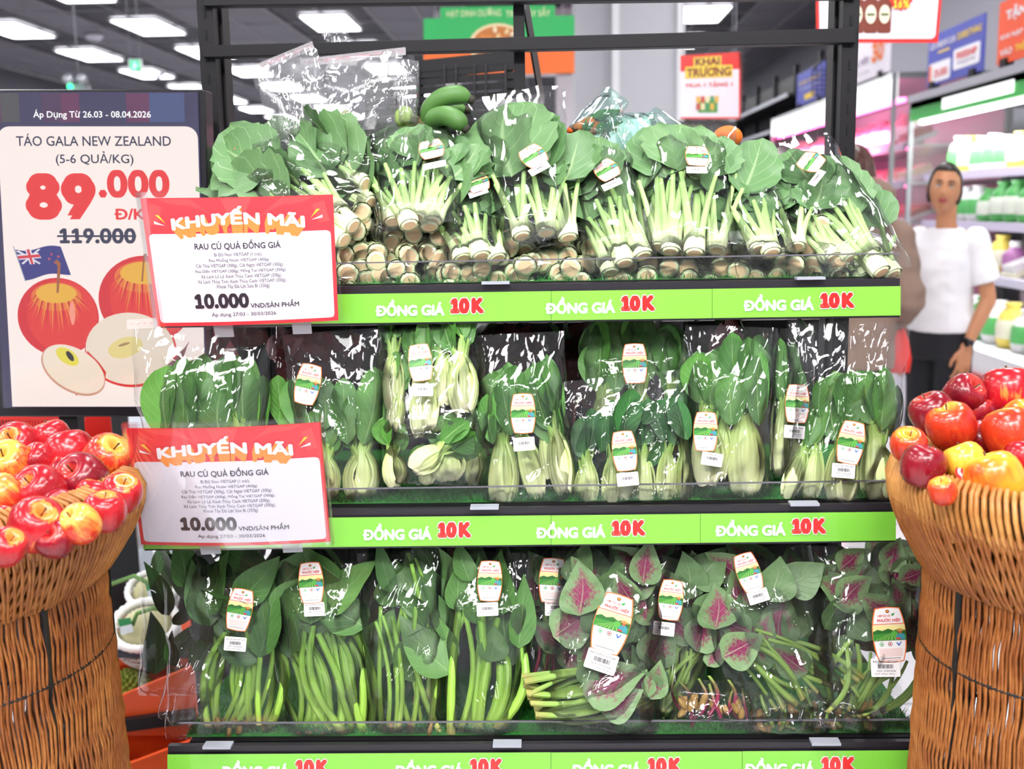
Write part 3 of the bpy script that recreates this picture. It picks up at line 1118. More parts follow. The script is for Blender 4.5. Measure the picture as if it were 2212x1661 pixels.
# bok choy prototypes: head space, bulb about 1 wide, 1 high
def bok_proto(seed, leafm, spread=1.0, nst=6, slim=1.0):
    r = random.Random(seed)
    parts = []
    prof = [(0.001, 0.0), (0.13, 0.0), (0.21, 0.012), (0.24, 0.035), (0.20, 0.07), (0.1, 0.09)]
    butt = MB().lathe(prof, 14).mesh('bok_choy', BUTTM)
    for i in range(nst):
        a = 2 * pi * i / nst + r.uniform(-0.25, 0.25)
        inner = i % 2
        R = 1.0 - 0.35 * inner
        ls = r.uniform(0.52, 0.64)
        pts, rad, fl = [], [], []
        sx_ = r.uniform(0.8, 1.25)
        for j in range(9):
            v = j / 8
            rr_ = (0.14 + 0.25 * sin(pi * min(1, (v + 0.03) * 1.25)) ** 1.0) * R if v < 0.75 else (0.14 + 0.25 * sin(pi * 0.975) + (v - 0.75) * 0.5 * spread * sx_) * R
            pts.append(Vector((cos(a) * rr_, sin(a) * rr_ * 0.85, 0.02 + v * ls)))
            b = 0.235 * (1 - v) ** 0.6 + 0.055
            if v < 0.15:
                b = 0.17 + 0.7 * v
            rad.append(0.055 * (1 - 0.4 * v))
            fl.append(b / rad[-1] * (0.95 if slim == 1 else slim))
        ax = Vector((cos(a), sin(a), 0.0001))
        parts.append(('stalk', stalk_tube(pts, rad, fl, BOKSTALK, n=12, ax=ax, groove=-0.3)))
        # the leaf continues the stalk, turned half way towards the viewer
        face = a + pi / 2
        fz = face if cos(a) ** 2 < 0.3 else face * 0.0 + (0.5 if cos(a) > 0 else -0.5) * r.uniform(0.3, 1.2)
        p = pts[-1]
        ll = r.uniform(0.38, 0.52) if not inner else r.uniform(0.40, 0.50)
        wl = r.uniform(1.25, 1.75)
        Tm = Matrix.Translation(p - Vector((0, 0, 0.05))) @ Matrix.Rotation(fz, 4, 'Z') @ Matrix.Rotation(cos(a) * 0.10 * spread, 4, 'Y') @ Matrix.Diagonal((wl, wl * 0.9, ll, 1))
        parts.append(('leaf', leaf_mesh('bok', leafm, seed * 31 + i, T=Tm)))
    return butt, parts


BOK = [bok_proto(s, BOKLEAF) for s in (1, 2, 3, 4, 5)]
BOKD = [bok_proto(s, DARKLEAF, 1.2, 5) for s in (21, 22, 23)]


def choy_proto(seed, nleaf=4, npet=6):
    """plant space: 1 long; stub at the origin growing up z"""
    r = random.Random(seed)
    rs = 0.058
    prof = [(0.001, 0.0), (rs * 0.72, 0.0), (rs * 0.8, 0.003), (rs * 0.98, 0.016), (rs * 1.05, 0.04), (rs * 0.9, 0.09), (rs * 0.5, 0.13)]
    m = MB().lathe(prof[1:], 12, 0, cap=False)
    m.add([(rs * 0.72 * cos(2 * pi * j / 12), rs * 0.72 * sin(2 * pi * j / 12), 0.001) for j in range(12)], [tuple(range(11, -1, -1))], 1)
    butt = m.mesh('choy_sum', [CHOYSTALK, CUTM])
    # give the stub uv so that it is pale at its foot
    uvl = butt.uv_layers.new(name='UVMap')
    uvl.data.foreach_set('uv', [c for l in butt.loops for c in (0.1, butt.vertices[l.vertex_index].co.z * 2)])
    parts = []
    for i in range(npet):
        a = 2 * pi * i / npet + r.uniform(-0.4, 0.4)
        ex = cos(a) * r.uniform(0.06, 0.15)
        ey = sin(a) * 0.05
        ls = r.uniform(0.48, 0.64)
        pts, rad, fl = [], [], []
        for j in range(9):
            v = j / 8
            pts.append(Vector((cos(a) * rs * 0.62 + ex * v ** 1.4, sin(a) * rs * 0.62 + ey * v ** 1.4, 0.01 + ls * v)))
            rad.append(0.0215 * (1 - 0.38 * v) + (0.008 if v < 0.15 else 0))
            fl.append(1.5 - 0.4 * v)
        parts.append(('stalk', stalk_tube(pts, rad, fl, CHOYSTALK, n=8, ax=Vector((cos(a), sin(a), 0.0001)), groove=-0.2)))
        if i < nleaf:
            p = pts[-1]
            ll = 1.0 - p.z + r.uniform(-0.04, 0.08)
            wl = r.uniform(0.36, 0.52)
            Tm = Matrix.Translation(p - Vector((0, 0, 0.04))) @ Matrix.Rotation(r.uniform(-0.5, 0.5), 4, 'Z') @ Matrix.Rotation(ex * 1.6, 4, 'Y') @ Matrix.Diagonal((wl, wl, ll, 1))
            parts.append(('leaf', leaf_mesh('choy', CHOYLEAF, seed * 17 + i, T=Tm)))
    return butt, parts


CHOY = [choy_proto(s, 4, 7) for s in (41, 42, 43, 44)]
CHOYP = [choy_proto(s, 1, 4) for s in (51, 52, 53)]


def put_plant(proto, name, parent, M, leaf=True):
    o = link(name, proto[0], parent, M)
    for nm, me in proto[1]:
        if nm == 'leaf' and not leaf:
            continue
        link(nm, me, o)
    return o


LEAFSET = {k: [leaf_mesh(k2, m_, s) for s in range(60 + i * 10, 66 + i * 10)] for i, (k, k2, m_) in enumerate(
    (('spin', 'spin', SPINLEAF), ('bas', 'bas', BASLEAF), ('amar', 'amar', AMARLEAF), ('bok', 'bok', BOKLEAF), ('choy', 'choy', CHOYLEAF), ('red', 'amar', REDLEAF), ('dark', 'bok', DARKLEAF)))}


def stem_set(material, n=5):
    out = []
    for s in range(n):
        r = random.Random(900 + s)
        c, e = r.uniform(-0.05, 0.05), r.uniform(-0.03, 0.03)
        pts = [Vector((c * sin(pi * j / 8), e * sin(pi * j / 5), j / 8)) for j in range(9)]
        out.append(stalk_tube(pts, [0.013 * (1 - 0.25 * j / 8) for j in range(9)], [1] * 9, material, name='stem', n=7))
    return out


STEMS = {'spin': stem_set(SPINSTEM), 'amar': stem_set(AMARSTEM), 'red': stem_set(REDSTEM)}

# ------------------------------------------------------------------ labels on the bags (unit: label is 1 wide, 1.55 high)
LW = mat('label white', '#f7f3f2', 0.4)
LORG = mat('label orange', '#ef7b3c', 0.4)
LRED = mat('label red', '#dd3b2e', 0.4)
LPINK = mat('label pink text', '#eeb3a4', 0.5)
LBAR = mat('barcode black', '#26242c', 0.5)
Lmap = lambda x, y, h: Vector((x, -h, y))


def barrel(k=1.0):
    pts = []
    H = 0.775 * k
    for j in range(9):
        t_ = -1 + 2 * j / 8
        pts.append(((0.5 - 0.13 * abs(t_) ** 2.2) * (1 if k == 1 else 0.93), H * t_))
    right = pts
    top = [(0.2, H * 1.03), (0, H * 1.045), (-0.2, H * 1.03)]
    left = [(-x, y) for x, y in reversed(pts)]
    bot = [(-0.2, -H * 1.03), (0.0, -H * 1.045), (0.2, -H * 1.03)]
    return right + top + left + bot


pr = Print(Lmap, 0.00015)
pr.poly(barrel(1.0), LORG, 0.0)
pr.poly(barrel(0.965), LW, 0.006)
LAB_BASE = pr.mb.mesh('product_label', pr.mats, False)
pr = Print(Lmap, 0.00015)
LG1, LG2, LG3 = mat('label field green', '#3f8a34', 0.4), mat('label tree green', '#2a6a2c', 0.4), mat('label pale green', '#9fcf6a', 0.4)
pr.poly([(-0.47, 0.28), (0.47, 0.28), (0.49, -0.16), (-0.49, -0.16)], mat('label sky', '#f2e39a', 0.4), 0.012)
pr.poly([(-0.49, -0.16), (0.49, -0.16), (0.48, 0.12), (0.3, 0.17), (0.12, 0.12), (-0.02, 0.18), (-0.2, 0.12), (-0.34, 0.16), (-0.48, 0.10)], LG2, 0.018)
pr.poly([(-0.49, -0.16), (0.49, -0.16), (0.49, 0.0), (0.1, 0.06), (-0.48, 0.03)], LG1, 0.024)
for i in range(6):
    x = -0.44 + i * 0.12
    pr.poly([(x, -0.15), (x + 0.03, -0.15), (0.02 + i * 0.01, 0.05)], LG3, 0.030)
pr.ell(0.14, 0.02, 0.10, 0.09, mat('label bush green', '#57a544', 0.4), 0.034)
pr.poly([(0.17, -0.14), (0.45, -0.14), (0.43, 0.0), (0.36, 0.05), (0.26, 0.04), (0.2, -0.02)], mat('label teal shirt', '#3d8f9a', 0.4), 0.040)
pr.ell(0.31, 0.08, 0.05, 0.06, mat('label skin', '#a5643c', 0.4), 0.046)
pr.poly([(0.18, 0.10), (0.44, 0.10), (0.36, 0.155), (0.31, 0.185), (0.26, 0.155)], mat('label straw hat', '#c98f4a', 0.4), 0.052)
pr.ell(0.24, -0.11, 0.07, 0.025, LRED, 0.052)
for x, c in ((-0.25, '#3fa35a'), (0.0, '#6a4a3c'), (0.25, '#3565b5')):
    m_ = mat('label icon ' + c, c, 0.4)
    if x < 0.2:
        pr.ell(x, -0.27, 0.065, 0.065, m_, 0.012)
        pr.ell(x, -0.27, 0.048, 0.048, LW, 0.016)
        pr.ell(x, -0.27, 0.028, 0.03, m_ if x < 0 else LRED, 0.020)
    else:
        pr.poly([(0.18, -0.24), (0.21, -0.22), (0.25, -0.28), (0.33, -0.20), (0.34, -0.22), (0.25, -0.34)], m_, 0.014)
pr.ell(0.0, 0.68, 0.055, 0.05, mat('emblem brown', '#8a4a2a', 0.4), 0.012)
pr.ell(0.0, 0.685, 0.03, 0.028, mat('emblem yellow', '#e0a030', 0.4), 0.016)
pr.poly([(0.10, 0.58), (0.15, 0.62), (0.22, 0.62), (0.17, 0.56), (0.14, 0.53)], mat('sprout green', '#3b9a46', 0.4), 0.012)
LAB_PIC = pr.mb.mesh('label_picture', pr.mats, False)
pr = Print(Lmap, 0.00015)
pr.rect(-0.46, 0.30, 0.46, 0.325, LORG, 0.014)
pr.text('HỢP TÁC XÃ', -0.30, 0.60, 0.08, 0.50, LRED, 0.012, bold=0.01)
pr.text('PHƯỚC HIỆP', -0.32, 0.485, 0.36, 0.355, LRED, 0.012, bold=0.03)
for i in range(7):
    pr.rect(-0.36 + 0.02 * (i % 3), -0.40 - i * 0.035, 0.36 - 0.03 * (i % 2), -0.412 - i * 0.035, LPINK, 0.012)
for i in range(3):
    pr.rect(-0.28, -0.665 - i * 0.03, 0.28, -0.677 - i * 0.03, LBAR if i < 1 else LPINK, 0.012)
LAB_TXT = pr.mb.mesh('lettering', pr.mats, False)


def barcode_meshes(title):
    pr = Print(Lmap, 0.00015)
    pr.rect(-0.5, -0.31, 0.5, 0.31, LW, 0.0, r=0.05)
    base = pr.mb.mesh('barcode_sticker', pr.mats, False)
    pr = Print(Lmap, 0.00015)
    pr.text(title, -0.42, 0.27, 0.42, 0.17, LBAR, 0.012, bold=0.0)
    r = random.Random(5)
    x = -0.25
    while x < 0.25:
        w_ = r.uniform(0.008, 0.022)
        pr.rect(x, 0.11, x + w_, -0.03, LBAR, 0.012)
        x += w_ + r.uniform(0.008, 0.018)
    pr.text('NSX: 27/03/2026', -0.3, -0.08, 0.34, -0.14, LBAR, 0.012)
    pr.text('Khối lượng: 300 g', -0.38, -0.17, 0.3, -0.24, LBAR, 0.012)
    return base, pr.mb.mesh('lettering', pr.mats, False)


BC = {k: barcode_meshes(v) for k, v in (('bok', 'CẢI THÌA VIETGAP'), ('choy', 'CẢI NGỌT VIETGAP'), ('amar', 'RAU DỀN VIETGAP'), ('bas', 'MỒNG TƠI VIETGAP'), ('spin', 'RAU MUỐNG VIETGAP'))}

# ------------------------------------------------------------------ bags
FILMS = [film_mat('clear bag film a', scale=10, angle=0.4, haze=0.012), film_mat('clear bag film b', scale=12, angle=-0.5, haze=0.01),
         film_mat('clear bag film c', scale=8, angle=0.1, haze=0.015), film_mat('clear bag film d', scale=14, angle=1.0, haze=0.01)]
BACKF = clear_mat('rear bag film', haze=0.012, gain=1.0, rough=0.12)
SEALM = mat('adhesive seal strip', '#eee6ea', 0.25, alpha=0.3)
SEALT = mat('seal strip pink text', '#d98a96', 0.5)


def film_mesh(w0, w1, L, t, seed, amp=0.006, nu=24, nv=40, side=0):
    r = random.Random(seed)
    o1, o2 = r.uniform(0, 100), r.uniform(0, 100)
    ang = r.uniform(-0.6, 0.6)
    ca, sa = cos(ang), sin(ang)

    def fn(u, v):
        s = (u - 0.5) * 2
        hw = (w0 + (w1 - w0) * v) / 2 * (1 + 0.03 * sin(v * 9 + o1) + 0.02 * sin(v * 23 + o2))
        body = min(1, (v + 0.005) / 0.10) ** 0.6 * (1 if v < 0.7 else max(0.1, 1 - (v - 0.7) / 0.3 * 0.85))
        y = -(t / 2) * body * (1 - abs(s) ** 3.5) ** 0.7 if abs(s) < 1 else 0
        x = s * hw
        z = v * L
        X, Z = x * ca - z * sa, x * sa + z * ca
        n1 = noise.noise(Vector((X * 30 + o1, Z * 9, o2)))
        n2 = noise.noise(Vector((X * 62 + o2, Z * 24, o1)))
        n3 = noise.noise(Vector((x * 12 + o2, z * 11, o1 + 5)))
        d = amp * (1.3 * abs(n1) + 0.8 * abs(n2) + 1.0 * n3)
        e = 1 - 0.55 * abs(s) ** 4
        if side:
            return Vector((x, -y * 0.6 + d * 0.5, z))
        return Vector((x + amp * 0.5 * n3, y - d * e, z + amp * 0.6 * n2 * (1 if 0 < v < 1 else 0)))
    return fn


BAGS = []


class Bag:
    foot = None

    def __init__(s, name, label, bot, top, wb, wt, t=0.06, seed=1, film=None, group=None, amp=0.006, cat='bagged greens', res=1.0, ext=0.0, seal=False, rear=True):
        p0, p1 = at(*bot), at(*top)
        zax = (p1 - p0)
        L = zax.length
        zax.normalize()
        xax = Vector((0, 1, 0)).cross(zax).normalized()
        yax = zax.cross(xax)
        s.L, s.t = L, t
        M = Matrix(((xax.x, yax.x, zax.x, p0.x), (xax.y, yax.y, zax.y, p0.y), (xax.z, yax.z, zax.z, p0.z), (0, 0, 0, 1)))
        s.M = M
        s.root = empty(name, (0, 0, 0), label, cat, group)
        s.root.matrix_world = M
        s.inv = M.inverted()
        s.eye = s.inv @ EYE
        z0 = (p0 - EYE).dot(_F)
        z1 = (p1 - EYE).dot(_F)
        s.w0, s.w1 = wb * z0 / FPX, wt * z1 / FPX
        s.seed = seed
        BAGS.append(s)
        nu, nv = max(8, int(26 * res)), max(10, int(42 * res))
        me = uvmesh('plastic_bag', nu, nv, film_mesh(s.w0, s.w1, L, t, seed, amp), film or FILMS[seed % 4])
        s.film = link('plastic_bag', me, s.root)
        if rear:
            me = uvmesh('rear_film', 8, 10, film_mesh(s.w0, s.w1, L, t, seed, amp, side=1), BACKF)
            link('rear_film', me, s.film)
        if seal:
            m = MB()
            a, b = s.w1 / 2 * 1.02, s.w1 / 2 * 1.02
            f = lambda x, y, h: Vector((x, -0.012 - h, s.L - y))
            m.add([f(-a, -0.004, 0), f(b, -0.004, 0), f(b, 0.012, 0), f(-a, 0.012, 0)], [(0, 1, 2, 3)])
            so = m.build('seal_strip', SEALM, s.root, smooth=False)
            pr = Print(f)
            pr.text('★ ★ ★ ★ LỘT BỎ LỚP BĂNG KEO ★ ★ ★ ★'.replace('★', '+'), -a * 0.95, 0.001, b * 0.95, 0.006, SEALT, 0.0006)
            pr.build('lettering', so)

    def loc(s, px, py, y=None):
        """bag-space point on the plane y (bag space) seen at a pixel"""
        y = -s.t * 0.15 if y is None else y
        q = s.inv @ at(px, py, 3.0)
        d = q - s.eye
        k = (y - s.eye.y) / d.y
        return s.eye + d * k

    def frame(s, p, q, sx, sy=None, roll=0.0, sz=None):
        z = (q - p)
        h = z.length
        z.normalize()
        x = Vector((0, 1, 0)).cross(z).normalized()
        y = z.cross(x)
        sy = sy or sx
        h = sz or h
        R = Matrix(((x.x, y.x, z.x, p.x), (x.y, y.y, z.y, p.y), (x.z, y.z, z.z, p.z), (0, 0, 0, 1)))
        return R @ Matrix.Rotation(roll, 4, 'Z') @ Matrix.Diagonal((sx, sy, h, 1))

    def px(s, n, p):
        """metres for n pixels at bag-space point p"""
        return n * ((s.M @ p) - EYE).dot(_F) / FPX

    def boks(s, heads, protos=None, name='bok_choy'):
        r = random.Random(s.seed * 7)
        for i, h in enumerate(heads):
            bx, by, tx, ty, w_ = h[:5]
            y = h[5] if len(h) > 5 else r.uniform(-0.25, 0.05) * s.t
            p, q = s.loc(bx, by, y), s.loc(tx, ty, y + 0.004)
            ww = s.px(w_, p) * 1.12
            ps = protos or BOK
            put_plant(ps[(s.seed + i) % len(ps)], name, s.root, s.frame(p, q, ww, min(ww, s.t * 0.9), roll=r.uniform(-0.2, 0.2)))
        return s

    def choys(s, plants, protos=None, y=None, dy=0.0):
        r = random.Random(s.seed * 5)
        for i, h in enumerate(plants):
            bx, by, tx, ty = h[:4]
            yy = r.uniform(-0.3, 0.0) * s.t if y is None else y
            p, q = s.loc(bx, by, yy), s.loc(tx, ty, yy + dy)
            k = (q - p).length * (h[4] if len(h) > 4 else 1.0)
            ps = protos or CHOY
            put_plant(ps[(s.seed + i) % len(ps)], 'choy_sum', s.root, s.frame(p, q, max(k, 0.26), max(k * 0.8, 0.22), roll=r.uniform(-0.3, 0.3)))
        return s

    def leaves(s, kind, pts, y=None, name='leaf'):
        """pts: base px, tip px, width factor"""
        r = random.Random(s.seed * 3)
        for i, h in enumerate(pts):
            bx, by, tx, ty = h[:4]
            wf = h[4] if len(h) > 4 else 1.0
            yy = (r.uniform(-0.42, 0.1) * s.t) if y is None else y
            p, q = s.loc(bx, by, yy), s.loc(tx, ty, yy + 0.002)
            k = (q - p).length
            link(name, LEAFSET[kind][(i + s.seed) % 6], s.root, s.frame(p, q, k * wf, k * 0.5 * wf, roll=r.uniform(-0.5, 0.5)))
        return s

    def spray(s, kind, n, box, L=(60, 110), up=(-0.9, 0.9), wf=1.0, ydeep=(-0.42, 0.3)):
        """n leaves of a kind spread over a pixel box"""
        r = random.Random(s.seed * 13 + n)
        x0, y0, x1, y1 = box
        for i in range(n):
            cx, cy = r.uniform(x0, x1), r.uniform(y0, y1)
            a = r.uniform(*up)
            l_ = r.uniform(*L)
            yy = r.uniform(*ydeep) * s.t
            p, q = s.loc(cx - sin(a) * l_ / 2, cy + cos(a) * l_ / 2, yy), s.loc(cx + sin(a) * l_ / 2, cy - cos(a) * l_ / 2, yy + r.uniform(-.006, .006))
            k = (q - p).length
            link('leaf', LEAFSET[kind][r.randrange(6)], s.root, s.frame(p, q, k * wf * r.uniform(0.85, 1.2), k * 0.5, roll=r.uniform(-0.7, 0.7)))
        return s

    def stems(s, kind, n, foot, head, thick=8, jit=10):
        """stems from a foot line (x0,y0,x1,y1) to a head line"""
        r = random.Random(s.seed * 17 + n)
        for i in range(n):
            k = (i + r.uniform(-0.3, 0.3)) / max(1, n - 1)
            k2 = min(1, max(0, k + r.uniform(-0.15, 0.15)))
            bx, by = foot[0] + (foot[2] - foot[0]) * k + r.uniform(-4, 4), foot[1] + (foot[3] - foot[1]) * k + r.uniform(-jit, jit)
            tx, ty = head[0] + (head[2] - head[0]) * k2, head[1] + (head[3] - head[1]) * k2 + r.uniform(-20, 20)
            y0_ = r.uniform(-0.38, 0.1) * s.t
            p, q = s.loc(bx, by, y0_), s.loc(tx, ty, y0_ * 0.8)
            th = s.px(thick * r.uniform(0.75, 1.25), p) / 0.024
            h = (q - p).length
            o = link('stem', STEMS[kind][r.randrange(5)], s.root, s.frame(p, q, th, th))
        return s

    def label(s, px_, py_, wpx, kind='bok', rot=0.0, bc=None, y=None, sq=1.0, off=0.0):
        """product label with its barcode sticker"""
        y = -s.t / 2 - 0.010 - off if y is None else y
        p = s.loc(px_, py_, y)
        w_ = s.px(wpx, p)
        Mx = Matrix.Translation(p) @ Matrix.Rotation(rot, 4, 'Y') @ Matrix.Diagonal((w_, w_, w_ * sq, 1))
        o = link('product_label', LAB_BASE, s.root, Mx)
        link('label_picture', LAB_PIC, o)
        link('lettering', LAB_TXT, o)
        if bc:
            p = s.loc(bc[0], bc[1] + 4, y)
            k = w_ * 0.86
            Mx = Matrix.Translation(p) @ Matrix.Rotation(bc[2] if len(bc) > 2 else rot, 4, 'Y') @ Matrix.Diagonal((k, k, k * sq, 1))
            o = link('barcode_sticker', BC[kind][0], s.root, Mx)
            link('lettering', BC[kind][1], o)
        return s
# ------------------------------------------------------------------ middle shelf: bagged bok choy
GM = 'bok choy bags on the middle shelf'
ym, yt_ = 1.72, 1.78
# dark row behind
for i, (x, lab) in enumerate(((430, 'dark red leafy bag standing at the back behind the left bok choy'), (670, 'dark red leafy bag at the back behind the half-hidden bok choy'),
                              (1080, 'dark red leafy bag at the back left of the middle shelf centre'), (1300, 'dark red leafy bag at the back behind the two-deep centre bok choy'),
                              (1560, 'dark red leafy bag at the back behind the pale-brown-leaved bok choy'))):
    b = Bag('amaranth_bag', lab, (x, 985, 1.97), (x + 10, 690, 2.02), 210, 190, 0.08, 300 + i, group='dark red bags at the back', res=0.8)
    b.spray('red', 16, (x - 80, 720, x + 80, 860), (80, 140))
    b.stems('red', 6, (x - 50, 975, x + 50, 975), (x - 40, 850, x + 40, 850), 7)

b = Bag('bok_choy_bag', 'bag of broad-leaved bok choy at the left end, partly behind the lower promotion card', (450, 1100, ym), (430, 688, yt_), 270, 300, 0.07, 101, group=GM, seal=True, film=FILMS[2])
b.boks([(370, 1095, 375, 800, 70), (440, 1098, 430, 790, 75), (520, 1096, 525, 770, 72)])
b.leaves('bok', [(368, 960, 370, 790, 1.1), (400, 960, 395, 800, 0.9), (500, 930, 492, 762, 1.25), (455, 960, 465, 820, 1.1), (490, 985, 490, 845, 1.6), (560, 960, 570, 810, 0.6), (335, 930, 330, 815, 0.6)])
b = Bag('bok_choy_bag', 'bag of bok choy with upright oval leaves, just right of the lower promotion card', (745, 1090, ym), (720, 715, yt_), 185, 230, 0.07, 102, group=GM)
b.boks([(778, 1080, 785, 860, 84), (708, 1075, 700, 880, 60), (655, 1085, 640, 880, 60)])
b.leaves('bok', [(785, 960, 800, 792, 1.0), (750, 960, 742, 815, 0.9), (700, 930, 690, 815, 1.0), (650, 930, 640, 815, 1.0), (610, 920, 600, 810, 1.1), (810, 960, 817, 800, 0.6), (725, 990, 735, 850, 0.8)])
b.label(665, 830, 55, 'bok', 0.3, off=-0.004)
b = Bag('bok_choy_bag', 'lower bag of bok choy lying on its side under an upside-stacked bag', (935, 1055, ym), (945, 880, 1.73), 225, 225, 0.07, 103, group=GM)
b.boks([(852, 1048, 845, 900, 58), (892, 1012, 1015, 925, 66, -0.03), (925, 1045, 915, 960, 44), (968, 1036, 962, 900, 84), (1022, 1045, 1030, 890, 42)])
b = Bag('bok_choy_bag', 'upper bag of bok choy with pale bulbs, resting on the lying bag', (930, 945, 1.71), (925, 700, 1.79), 205, 215, 0.07, 104, group=GM)
b.boks([(852, 888, 848, 640, 52), (905, 940, 900, 690, 46), (960, 872, 950, 640, 46), (1003, 890, 985, 640, 72), (850, 930, 870, 760, 42, 0.0), (930, 925, 925, 700, 44)])
b.label(908, 783, 52, 'bok', -0.08, (913, 838, 0.05))
b = Bag('bok_choy_bag', 'bag of bok choy with one tall oval leaf, left of the two-deep centre bags', (1140, 1110, ym), (1120, 720, yt_), 205, 190, 0.075, 105, group=GM)
b.boks([(1086, 1104, 1082, 800, 74), (1162, 1072, 1090, 810, 58), (1220, 1062, 1175, 790, 60), (1188, 1030, 1165, 830, 40)])
b.leaves('bok', [(1210, 965, 1150, 790, 0.95), (1105, 940, 1085, 820, 1.0), (1065, 960, 1058, 850, 0.8)])
b.label(1130, 893, 54, 'bok', 0.03, (1132, 955, -0.03))
b = Bag('bok_choy_bag', 'rear bag of large bok choy leaves with a centred tag, behind the small dark-leaved bag', (1380, 1000, 1.80), (1370, 690, 1.86), 245, 235, 0.07, 106, group=GM)
b.boks([(1310, 990, 1300, 700, 75), (1380, 990, 1375, 690, 80), (1450, 990, 1455, 700, 75)])
b.leaves('bok', [(1370, 830, 1360, 700, 1.3), (1300, 850, 1290, 740, 1.2), (1440, 850, 1450, 720, 1.1), (1330, 850, 1335, 760, 1.1)])
b.label(1371, 785, 54, 'bok', 0.0)
b = Bag('bok_choy_bag', 'short bag of small dark-leaved bok choy in front at the shelf centre', (1372, 1105, 1.705), (1340, 812, 1.76), 250, 305, 0.06, 107, group=GM, amp=0.008, film=FILMS[1])
b.boks([(1268, 1094, 1262, 900, 55), (1318, 1098, 1325, 880, 42), (1348, 1076, 1350, 880, 40), (1390, 1098, 1388, 880, 56), (1438, 1082, 1445, 870, 46), (1475, 1098, 1480, 850, 42)], BOKD)
b.spray('dark', 16, (1250, 880, 1480, 990), (70, 120), (-0.8, 0.8), 1.0)
b.label(1349, 974, 54, 'bok', 0.0, (1356, 1031, 0.0))
b = Bag('bok_choy_bag', 'bag of fat bok choy with brownish green leaves and a low tag', (1570, 1085, ym), (1580, 705, yt_), 190, 200, 0.08, 108, group=GM)
b.boks([(1526, 1044, 1528, 760, 84), (1612, 1074, 1602, 740, 86), (1555, 1030, 1570, 800, 50, 0.0)])
b.leaves('bok', [(1528, 900, 1522, 785, 1.1), (1565, 900, 1560, 745, 1.1), (1600, 900, 1608, 740, 1.1), (1640, 920, 1650, 760, 0.7), (1580, 920, 1578, 805, 1.2)])
b.label(1524, 932, 53, 'bok', 0.0, (1538, 988, 0.12))
b = Bag('bok_choy_bag', 'narrow bag with one slim bok choy and a tag, between two fuller bags', (1695, 1035, 1.74), (1700, 710, 1.80), 110, 120, 0.06, 109, group=GM)
b.boks([(1688, 1024, 1692, 750, 52), (1725, 1010, 1715, 800, 30)])
b.label(1722, 872, 52, 'bok', 0.03, (1716, 929, 0.05))
b = Bag('bok_choy_bag', 'rightmost bag of bok choy with tall leaves and a loose clear top', (1810, 1108, 1.71), (1835, 690, 1.78), 245, 260, 0.075, 110, group=GM, amp=0.008, film=FILMS[3])
b.boks([(1700, 1074, 1770, 880, 50), (1748, 1082, 1775, 860, 50), (1815, 1090, 1828, 820, 76), (1902, 1092, 1880, 800, 88)])
b.leaves('bok', [(1820, 960, 1800, 800, 1.1), (1860, 980, 1880, 830, 1.3), (1905, 930, 1912, 790, 0.8), (1770, 900, 1780, 815, 1.0), (1925, 960, 1935, 830, 0.5)])
b.label(1838, 956, 58, 'bok', 0.12, (1822, 1013, 0.0))

# ------------------------------------------------------------------ upper shelf: choy sum, bags leaning back on a pile
GU = 'choy sum bags on top of the pile'
GP = 'choy sum bags in the pile'
rp = random.Random(3)
k = 0


def pile_row(py0, py1, x0, x1, step, Y, lab, stretch=0.30):
    global k
    x = x0
    i_ = 0
    while x <= x1:
        f_ = (x - 740) / 1200
        py = py0 + (py1 - py0) * f_
        b = Bag('choy_sum_bag', lab % ORD[i_], (x, py + 26, Y), (x + rp.uniform(-12, 12), py - 6, Y + stretch), step * 1.08, step * 0.95, 0.07, 400 + k, group=GP, res=0.5, amp=0.005, cat='bagged greens', rear=False)
        n = 5
        for i in range(n):
            q = Vector((b.w0 * (-0.38 + 0.76 * i / (n - 1)) + rp.uniform(-.004, .004), rp.choice((-0.015, 0.012)) + rp.uniform(-.006, .006), 0.012 + rp.uniform(0, 0.02)))
            t2 = q + Vector((rp.uniform(-0.03, 0.03), rp.uniform(-0.012, 0.012), stretch * 0.9))
            put_plant(CHOYP[(k + i) % 3], 'choy_sum', b.root, b.frame(q, t2, rp.uniform(0.26, 0.33), rp.uniform(0.26, 0.33), roll=rp.uniform(-3, 3), sz=0.27), leaf=x < 1750)
        k += 1
        i_ += 1
        x += step


pile_row(603, 592, 770, 1885, 93, 1.785, '%s choy sum bag from the left in the lowest layer, cut ends behind the guard')
pile_row(562, 548, 800, 1870, 97, 1.80, '%s choy sum bag from the left in the second layer, at the guard line')
pile_row(515, 510, 770, 960, 92, 1.815, '%s choy sum bag from the left in the third layer beside the upper card')
pile_row(470, 470, 760, 860, 90, 1.83, '%s choy sum bag from the left near the stack top beside the upper card')
pile_row(462, 462, 650, 720, 90, 1.84, '%s choy sum bag from the left behind the upper promotion card')
pile_row(530, 520, 1100, 1800, 140, 1.83, '%s choy sum bag from the left wedged under the front row of leafy bags')

